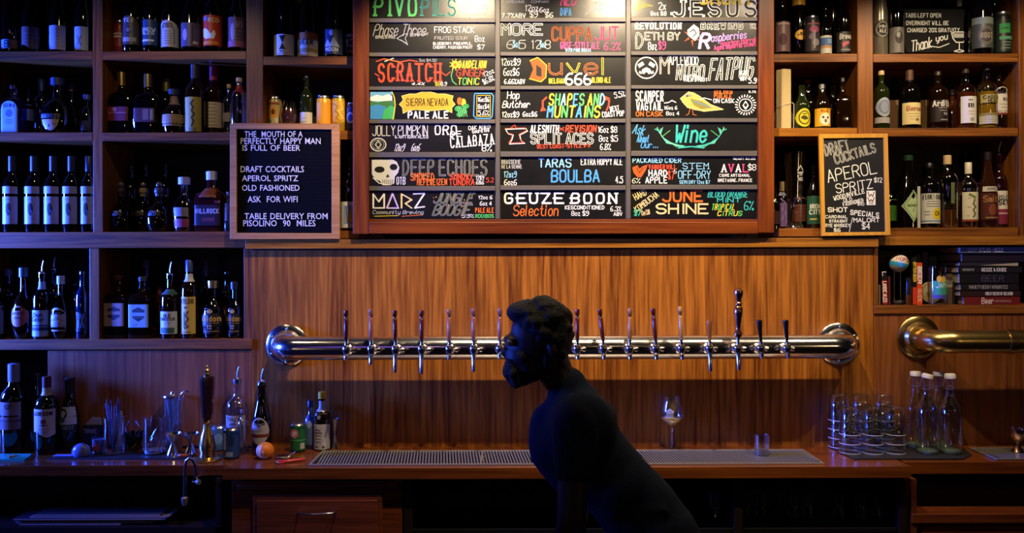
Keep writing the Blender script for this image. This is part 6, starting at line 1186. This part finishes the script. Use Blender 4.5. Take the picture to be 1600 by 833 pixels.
# right of the orange
def BM(label, px, yb, yt, w, **k): return BC(label, px, yb, yt, w, z=ZC, **k)
BM('green soda can with a pink round logo on the middle counter', 466, 709, 660, 24, shape='can', glass=pbr('can_green', '1E5A34', .3, .4), name='soda_can', cat='can', labs=[(667, 704, 85, '1E5E36', 'rect', [('e', .35, .3, .3, .2, 'B86A78'), ('+',), ('t', 'UP', .2, .22, .5, .4, 'E8D8D8', .06), ('r', .75, .7, .95, .95, 'A8B0A8'), ('r', 0, .55, 1, .62, '3E8A4A')])])
BM('small clear bottle with a dark blue cap behind the white-label bitters', 485, 703, 626, 18, shape='dash', glass='cb', cap=plastic('14183A'), labs=[(650, 695, 60, '5A6A94', 'rect', [('e', .5, .3, .25, .12, '9AA8CC')])])
BM('bitters bottle with bright yellow cap and oversized white paper label', 501, 705, 612, 25, shape='dash', glass='b', cap=plastic('E0B818'), capf=.885, neck=(626, 642, 'A8A8AC'), labs=[(647, 703, 82, 'B8B4B8', 'rect', [('l', [(.15, .48), (.3, .44), (.5, .48)], K, .02), ('r', .1, .52, .6, .55, '3A3A3A'), LN(3, '5A5A60', .1, .6, .6, .78), ('e', .68, .93, .07, .04, '3A3A40'), ('r', .15, .91, .35, .94, '3A3A40'), ('e', .4, .1, .12, .06, '7A8AA8'), ('r', .78, .2, .98, .24, '4A4A50')])])
t, x, zb, H, s, Y = GC_('steel_jigger', 'slim steel double jigger beside the bitters bottle', 'jigger', 520, 703, 654, [(6, 0), (5.5, .05), (2, .48), (2.4, .52), (6.5, 1)], z=ZC+.0003); t.children[0].data.materials.clear(); t.children[0].data.materials.append(STEEL)

# ================================================================ FAUCET IN FRONT OF THE LEFT COUNTER
Yf = YL-.06; P0 = at(290, 790, Yf); t = thing('water_faucet', 'small chrome gooseneck faucet hanging in front of the left counter edge', 'faucet', (P0.x, Yf, P0.z))
g = lambda a, b, y=Yf: at(a, b, y)
zt_ = g(290, 780); m = M(); path = [g(288.5, 779), g(289, 745), g(289.5, 728), g(291, 720), g(294.5, 716.5)]
path = [tuple(q_) for q_ in path]+[(g(298.5, 719).x, Yf+.01, g(298, 719).z), (g(301, 728).x, Yf+.02, g(300, 728).z), (g(302, 750).x, Yf+.028, g(302, 750).z), (g(302, 752).x, YL-.001, g(302, 753).z)]
m.tube(path, .0055, 14); m.build('gooseneck', CHROME2, t, smooth=True)
m = M(); a = g(288.5, 777); m.lathe((a.x, Yf, 0), [(.007, g(288, 790).z), (.009, g(288, 787).z), (.012, g(288, 781).z), (.012, g(288, 778).z), (.006, g(288, 776).z)], 20); m.build('aerator', STEEL, t, smooth=True)
m = M(); a = g(309, 753, Yf+.03); m.tube([(a.x-.02, a.y, a.z), (a.x-.003, a.y, a.z), (a.x-.003, a.y, a.z), (a.x+.008, a.y-.004, a.z)], [.004, .004, .010, .010], 14); m.build('valve_knob', STEEL, t, smooth=True)

# ================================================================ DRIP TRAY
def tray(name, label, px0, px1, yb, yf, bars, z=ZC+.0003):
    A = on((px0+px1)/2, yb, z); Bp = on((px0+px1)/2, yf, z); X0 = on(px0, yf, z).x; X1 = on(px1, yf, z).x; Y0, Y1 = Bp.y, A.y
    t = thing(name, label, 'drip tray', ((X0+X1)/2, (Y0+Y1)/2, z)); w_ = .009
    M().box(X0+w_, X1-w_, Y0+w_, Y1-w_, z, z+.001).build('pan', pbr('pan_dark', '2A2623', .4, .8), t)
    m = M()
    for q_ in ((X0, X1, Y0, Y0+w_), (X0, X1, Y1-w_, Y1), (X0, X0+w_, Y0+w_, Y1-w_), (X1-w_, X1, Y0+w_, Y1-w_)): m.box(*q_, z, z+.007)
    m.build('rim', STEEL, t, bevel=.001)
    m = M(); n = bars; pw = (X1-X0-2*w_)/n; sk = .018
    for i in range(n):
        xa = X0+w_+pw*(i+.2); xb_ = xa+pw*.46; y0, y1 = Y0+w_+.001, Y1-w_-.001; zt = z+.0055
        if xb_+sk > X1-w_: s_ = max(0, X1-w_-xb_)
        else: s_ = sk
        m.face([(xa+s_, y0, zt), (xb_+s_, y0, zt), (xb_, y1, zt), (xa, y1, zt)]); m.face([(xb_+s_, y0, zt), (xb_+s_, y0, zt-.003), (xb_, y1, zt-.003), (xb_, y1, zt)]); m.face([(xa+s_, y0, zt-.003), (xa+s_, y0, zt), (xa, y1, zt), (xa, y1, zt-.003)])
    o = m.build('grille', STEEL, t); o['kind'] = 'stuff'
    return t, X0, X1, Y0, Y1, z
t, X0, X1, Y0, Y1, z = tray('drip_tray', 'long stainless steel drip tray with slanted grille slots under the taps', 483, 1290, 705.5, 727.5, 165)
xm = on(753, 716, z).x; m = M(); m.box(xm-.004, xm+.004, Y0+.01, Y1-.01, z+.0058, z+.0072); m.box(xm-.012, xm+.012, (Y0+Y1)/2-.004, (Y0+Y1)/2+.004, z+.0073, z+.0085); m.build('joint_clip', STEEL, t)
tray('small_drip_tray', 'short steel drip tray at the right edge below the brass pipe', 1556, 1900, 701, 719, 50)

# ================================================================ GLASSES ON THE MIDDLE COUNTER
p = on(1050, 699, ZC); Y = -.055; x = at(1050, 690, Y).x; s = wpx(1, Y); h = lambda py: at(1050, py, Y).z
t = thing('tulip_beer_glass', 'stemmed tulip glass a third full of pale beer behind the drip tray', 'glass', (x, Y, ZC))
m = M(); m.lathe((x, Y, 0), [(14*s, ZC+.0003), (14*s, ZC+.0015), (5*s, ZC+.004), (1.6*s, ZC+.010), (1.3*s, h(685)), (1.5*s, h(674)), (3*s, h(669)), (5*s, h(666.5))], 28, cap=True); m.build('stem', G['c'], t, smooth=True)
m = M(); m.lathe((x, Y, 0), [(3*s, h(667)), (8*s, h(663)), (14*s, h(658)), (17*s, h(652)), (17.2*s, h(648)), (15*s, h(635)), (12.5*s, h(626)), (12.6*s, h(620))], 32, cap=False); m.build('bowl', G['c'], t, smooth=True)
m = M(); m.lathe((x, Y, 0), [(2*s, h(666)), (7*s, h(662)), (13*s, h(657.2)), (16*s, h(653)), (16.2*s, h(652.5))], 28); m.build('beer', pbr('pale_beer', 'F0CC70', .2, trans=.3), t, smooth=True)
q = Print(lambda u, v, l: (lambda r_: (x+r_*math.sin(u)-.0, Y-r_*math.cos(u), h(v)))(((15.4+(v-636)*.1)*s)+.0004+.0003*l)); q.poly([(-.75, 640), (-.4, 636), (-.02, 640), (-.02, 642), (-.75, 642)], 'C8C8CC'); q.rect(-.72, 642.5, -.05, 644.5, 'B0B0B8', n=3); q.rect(-.75, 645.5, -.05, 647.2, 'B0B0B8', n=3); q.rect(-.78, 648, -.05, 650, 'C8C8CC', n=3); q.build('house_print', t)
zt_ = ZC+.0075; Y = on(1190, 712, zt_).y+.02; p = at(1190, 700, Y)
t, x, zb, H, s = glassware('shot_glass', 'clear straight shot glass with a thick base standing on the drip tray', 'glass', 1190, 679, [(11, 0), (11.3, .25), (11.6, 1), (10.8, 1), (10.4, .3)], Y, z=zt_); Y = GY[-1]
M().lathe((x, Y, zb+.0006), [(10*s, 0), (10.2*s, .22*H)], 24).build('thick_base', pbr('base_glass', '8A8690', .05, .3, trans=.5), t, smooth=True)
# tray with stacked tumblers
quadmat('rubber_tray', 'dark rubber tray holding the tumblers and water bottles', 'tray', [(1295, 698.6), (1502, 698.6), (1518, 712), (1505, 718.5), (1334, 719)], ZC+.0003, .005, pbr('tray_rubber', '1C1918', .5))
ZT = ZC+.0060
def tumbler(px, Y, k, lab, grp):
    x = at(px, 690, Y).x; s = wpx(1, Y); h0 = .036*k; t = thing('glass_tumbler', lab, 'glass', (x, Y, ZT+h0), grp); m = M(); zb = ZT+h0; H = .105
    m.lathe((x, Y, zb), [(16*s, 0), (16.2*s, .004), (15.2*s, .05), (13.6*s, .098), (12*s, .104), (11.4*s, .1)], 26, cap=False); m.lathe((x, Y, zb), [(11.4*s, .099), (.5*s, .099)], 26, cap=False)
    m.build('tumbler_wall', G['c'], t, smooth=True)
    m = M(); m.lathe((x, Y, zb), [(15.9*s, -.0002), (16.4*s, .001), (16.1*s, .0035)], 26, cap=False); m.build('rim', pbr('rim_highlight', 'B8B6C4', .2, .1), t, smooth=True)  # opaque pale ring paints the highlight along the glass rim
order = ('bottom', 'second', 'third', 'topmost')
for px, Y, n, w_ in ((1311, -.052, 4, 'back left stack'), (1346, -.052, 4, 'back middle stack'), (1381, -.052, 4, 'back right stack'), (1328, -.150, 3, 'front left stack'), (1363, -.155, 3, 'front middle stack'), (1398, -.152, 3, 'front right stack')):
    for k in range(n): tumbler(px, Y, k, 'upturned clear tumbler, %s of the %s on the rubber tray' % (order[k] if k < n-1 else 'topmost', w_), 'stacked tumblers')
for i, (px, yb, yt, lab) in enumerate(((1431, 705, 580, 'swing-top water bottle at the back left, with wire bail'), (1467, 704, 580, 'swing-top water bottle at the back right of the four'), (1449, 713, 584, 'swing-top water bottle in front on the left, cap tilted'), (1485, 713, 584, 'swing-top water bottle in front on the right with wire bail'))):
    Y = -.056 if i < 2 else -.158; x = at(px, 690, Y).x; s = wpx(1, Y); zb = ZT; H = at(px, yt+7, Y).z-zb; r0 = 16.6*s*(1 if i > 1 else 1)
    t = thing('swing_top_bottle', lab, 'bottle', (x, Y, zb), 'swing-top water bottles')
    m = M(); m.lathe((x, Y, zb), [(a*r0, b*H) for a, b in PF['swing'][:-1]]+[(.42*r0, H)], 28, cap=False); m.lathe((x, Y, zb), [(.2*r0, .001), (.9*r0, .0012)], 28, cap=False); m.build('glass_body', G['c'], t, smooth=True)
    m = M(); m.lathe((x, Y, zb+.002), [(.88*r0, 0), (.93*r0, .008), (.8*r0, .011)], 28); m.build('green_base', pbr('green_base_glass', '8AA890', .1, .2, trans=.4), t, smooth=True)
    m = M(); tl = (0, .0, .12, -.03)[i]; m.tube([(x, Y, zb+H), (x+tl*.02, Y, zb+H+.012), (x+tl*.03, Y, zb+H+.017)], [.5*r0, .5*r0, .42*r0], 18); m.build('ceramic_cap', paper('D8D4CC'), t, smooth=True)
    m = M(); zw = zb+H*.86; m.tube([(x+.46*r0*math.cos(a*.2618), Y+.46*r0*math.sin(a*.2618), zw) for a in range(25)], .0009, 6, cap=False); m.tube([(x-.46*r0, Y, zw), (x-.75*r0, Y-.004, zb+H*.90), (x-.45*r0, Y, zb+H+.006)], .0009, 6); m.tube([(x+.46*r0, Y, zw), (x+.75*r0, Y-.004, zb+H*.90), (x+.45*r0, Y, zb+H+.006)], .0009, 6); m.build('wire_bail', SILVER, t, smooth=True)
# copper coupe
zt_ = ZC+.0075; Y = -.15; x = at(1590, 700, Y).x; s = wpx(1, Y); h = lambda py: at(1590, py, Y).z
t = thing('copper_coupe', 'small copper jigger cup upright on the right-hand drip tray', 'cup', (x, Y, zt_)); m = M(); m.lathe((x, Y, 0), [(9*s, zt_), (8*s, zt_+.004), (2*s, h(694)), (1.6*s, h(692)), (5*s, h(688)), (10*s, h(682)), (12*s, h(675)), (12.5*s, h(670))], 28, cap=False); m.build('cup_body', COPPER, t, smooth=True)
# glasses in the dark cooler
for i in range(8):
    px = (1115, 1165, 1190, 1240, 1262, 1310, 1345, 1371)[i]; Y = -.2; x = at(px, 800, Y).x; z0 = zc2+.0003; zt = at(px, 768, Y).z
    t = thing('stored_glass', 'clear glass in the dark cooler, %s from the left' % ('first', 'second', 'third', 'fourth', 'fifth', 'sixth', 'seventh', 'last')[i], 'glass', (x, Y, z0), 'glasses stored in the dark cooler')
    m = M(); m.lathe((x, Y, z0), [(.022, 0), (.023, .002), (.026, zt-z0)], 20, cap=False); m.build('glass_body', G['c'], t, smooth=True)
# ================================================================ BARTENDER
def solid(chains, name, mat, parent, voxel=.012, smooth=4, balls=()):
    """tapered chains and ellipsoids fused into one continuous surface"""
    m = M()
    for ch in chains:
        pts = [Vector(c[0]) for c in ch]; rad = [c[1] for c in ch]; fl = ch[0][2] if len(ch[0]) > 2 else 1.0
        P, Rr = [], []
        for i in range(len(pts)-1):
            for k in range(4):
                u = k/4; u2 = u*u*(3-2*u); P.append(pts[i].lerp(pts[i+1], u)); Rr.append(rad[i]+(rad[i+1]-rad[i])*u2)
        P.append(pts[-1]); Rr.append(rad[-1]); m.tube(P, Rr, 20, flat=fl)
        for p_, r_ in ((pts[0], rad[0]), (pts[-1], rad[-1])): m.ball(p_, r_*.98, 14, sc=(1, fl if fl < 1 else 1, 1))
    for c, r_, sc in balls: m.ball(c, r_, 20, sc=sc)
    o = m.build(name, mat, parent); bpy.context.view_layer.update()
    r = o.modifiers.new('r', 'REMESH'); r.mode = 'VOXEL'; r.voxel_size = voxel
    s = o.modifiers.new('s', 'SMOOTH'); s.iterations = smooth; s.factor = .6
    dg = bpy.context.evaluated_depsgraph_get(); me = bpy.data.meshes.new_from_object(o.evaluated_get(dg)); o.modifiers.clear(); o.data = me
    me.name = name; me.materials.clear(); me.materials.append(mat); me.polygons.foreach_set('use_smooth', [True]*len(me.polygons)); return o
YP = -.80
def pp(px, py, dy=0.0):
    p = at(px, py, YP); return Vector((p.x, YP+dy, p.z))
BT = thing('person', 'dark-haired bearded person in a dark t-shirt leaning left in front of the taps', 'person', (pp(1045, 820).x, YP, 0))
SKIN = pbr('skin', '2A1B15', .5, var=.1); SHIRT = pbr('navy_tshirt', '1E2838', .9, spec=.15, bump=.15, bscale=90); HAIR = pbr('black_hair', '0A0807', .7, bump=.6, bscale=160); JEANS = pbr('dark_jeans', '14161E', .85)
head = pp(841, 532); neckb = pp(893, 612); hip = pp(1030, 815); chest = pp(905, 668); waist = pp(965, 748)
def off(p, y): return Vector((p.x, p.y+y, p.z))
hipL, hipR = off(hip, .085), off(hip, -.085)
kL, kR = Vector((hip.x-.10, YP+.10, .47)), Vector((hip.x+.06, YP-.10, .47)); aL, aR = Vector((hip.x-.02, YP+.10, .09)), Vector((hip.x+.27, YP-.10, .11))
shR, shL = off(pp(893, 658), -.155), off(pp(890, 655), .165)
elR = at(893, 812, YP-.20); wrR = at(874, 925, YP-.19)
elL = at(900, 810, YP+.2); wrL = at(885, 905, YP+.20)
chains = [
 [(neckb, .056), (pp(872, 590), .054), (pp(858, 560), .06)],
 [(neckb, .05), (pp(905, 672), .085), (pp(962, 758), .085), (pp(1030, 850), .09)],
 [(shL, .045), (pp(893, 640), .045), (shR, .045)],
 [(shR, .048), (elR, .043), (wrR, .027)], [(shL, .048), (elL, .043), (wrL, .027)],
 [(hipR-Vector((0,0,.09)), .085), (kR, .06), (aR, .036)], [(hipL-Vector((0,0,.09)), .085), (kL, .06), (aL, .036)]]
balls = [(pp(846, 524), .098, (1.0, .78, 1.12)), (pp(825, 560), .07, (1.0, .8, 1.1)), (pp(790.5, 550), .013, (1.5, .8, 1.4)), (pp(800, 530), .03, (1, 1.6, .5)), (pp(862, 545, -.083), .02, (.8, .35, 1.3)), (pp(862, 545, .083), .02, (.8, .35, 1.3)), (pp(798, 572), .02, (1.3, 1.2, .6)), (pp(812, 588), .035, (1, .9, .8))]
def hand(w_, d_, side):
    d_ = d_.normalized(); nrm = Vector((0, 1, 0)); spread = d_.cross(nrm).normalized()
    palm = w_+d_*.05; cs = [[(w_, .024), (palm, .028), (w_+d_*.085, .026)]]
    for i, (o_, L_) in enumerate(((-.027, .068), (-.009, .078), (.009, .074), (.026, .058))):
        b_ = w_+d_*.08+spread*o_; k1 = b_+d_*L_*.5+spread*o_*.25+nrm*.006*side; k2 = k1+d_*L_*.3+nrm*.02*side; k3 = k2+d_*L_*.1+nrm*.02*side
        cs.append([(b_, .0095), (k1, .0088), (k2, .008), (k3, .007)])
    b_ = w_+d_*.03-spread*.024; cs.append([(b_, .013), (b_+d_*.03-spread*.024, .0105), (b_+d_*.06-spread*.03+nrm*.01*side, .0085)]); return cs
chains += hand(wrR, wrR-elR, 1)+hand(wrL, wrL-elL, -1)
body = solid(chains, 'body', SKIN, BT, .007, 3, balls)
# eyes, brow and mouth so that the head reads as a face from the left
for sy in (-1, 1):
    m = M(); c = pp(797, 533, sy*.034); m.ball(c, .012, 14); m.build('eye', pbr('eye_white', '8A8480', .3), BT, smooth=True)
    m = M(); c2 = c+Vector((-.0075, sy*.001, 0)); m.ball(c2, .0062, 12); m.build('iris', pbr('iris_dark', '0A0605', .2), BT, smooth=True)
m = M(); m.ball(pp(791, 574), .011, 14, sc=(.8, 2.0, .45)); m.build('lips', pbr('lips', '4A2622', .5), BT, smooth=True)
# hair: short curls
hb = [(pp(847, 512), .092, (1.0, .86, .95)), (pp(862, 530), .074, (.9, 1.02, 1.1)), (pp(818, 488), .052, (1.05, 1.1, .7))]
rr = random.Random(3); cv = pp(845, 514)
for i in range(150):
    a = rr.uniform(0, 6.283); e = rr.uniform(-.35, 1.5); d_ = Vector((math.cos(a)*math.cos(e), math.sin(a)*math.cos(e)*.8, math.sin(e)))
    if d_.x < -.55 and e < .55: continue
    hb.append((cv+Vector((d_.x*.094, d_.y*.100, d_.z*.092)), rr.uniform(.009, .017), (1, 1, 1)))
for i in range(26):
    a = rr.uniform(-1.6, 1.6); hb.append((pp(880-abs(a)*3, 545+rr.uniform(-16, 22))+Vector((0, math.sin(a)*.055, 0)), .014, (1, 1, 1.2)))
solid([], 'hair', HAIR, BT, .006, 2, hb)
bb = [(pp(812, 583), .048, (1.05, .95, .9)), (pp(826, 574), .055, (1.0, 1.08, .9)), (pp(803, 580), .034, (1.1, 1.25, 1.0)), (pp(801, 569), .029, (.9, 1.6, 1.1)), (pp(818, 556), .05, (.8, 1.25, .8)), (pp(806, 592), .026, (1.1,1.2,.8)), (pp(852, 558), .045, (.45, 1.62, 1.2))]
for i in range(70):
    u = rr.random(); sy = rr.choice((-1, 1)); bb.append((pp(800+u*40, 596-u*16+rr.uniform(-14, 8))+Vector((0, sy*rr.uniform(0, .05), 0)), rr.uniform(.008, .013), (1, 1, 1.2)))
solid([], 'beard', HAIR, BT, .006, 2, bb)
# t-shirt
sl = lambda a, b, t: a+(b-a)*t
tch = [[(pp(886, 604), .066), (pp(894, 628), .088), (pp(903, 668), .118), (pp(915, 705), .125), (pp(962, 756), .118), (pp(1000, 800), .125), (pp(1030, 850), .135), (pp(1035, 885), .135)],
       [(shL, .068), (pp(890, 636), .078), (shR, .068)], [(shR, .068), (sl(shR, elR, .30), .064), (sl(shR, elR, .42), .062)], [(shL, .068), (sl(shL, elL, .42), .062)],
       [(pp(868, 665), .085), (pp(870, 700), .09), (pp(900, 735), .09)]]
ridge = []
for i in range(7):
    a, b = pp(950+i*13, 790-i*2), pp(975+i*13, 742+i*14); ridge.append([(off(a, -.115), .010), (off(b, -.065), .012)])
sh_ = solid(tch+ridge, 'tshirt', SHIRT, BT, .010, 3, [(off(pp(903, 668), -.05), .115, (1, .95, 1.1)), (off(pp(903, 668), .05), .115, (1, .95, 1.1)), (pp(965, 758), .115, (.95, 1.2, 1)), (pp(1030, 840), .13, (.95, 1.25, 1)), (pp(918, 655), .085, (1.1, 1.5, .9))])
solid([[(hipR-Vector((0,0,.09)), .105), (kR, .078), (sl(kR, aR, .93), .062)], [(hipL-Vector((0,0,.09)), .105), (kL, .078), (sl(kL, aL, .93), .062)]], 'trousers', JEANS, BT, .012, 3, [(off(hip, 0)-Vector((0, 0, .09)), .12, (.95, 1.25, .9))])
for k, a_ in (('L', aL), ('R', aR)):
    solid([[(Vector((a_.x+.03, a_.y, .047)), .044), (Vector((a_.x-.06, a_.y, .043)), .040), (Vector((a_.x-.16, a_.y, .037)), .034)]], 'shoe', BLACKPL, BT, .009, 2)
print('TRIS', sum(len(o.data.polygons) for o in COL.objects if o.type == 'MESH'), len(COL.objects))

for o in COL.objects:
    if o.get('label') and len(o['label'].split()) > 16: print('LONG', o['label'])
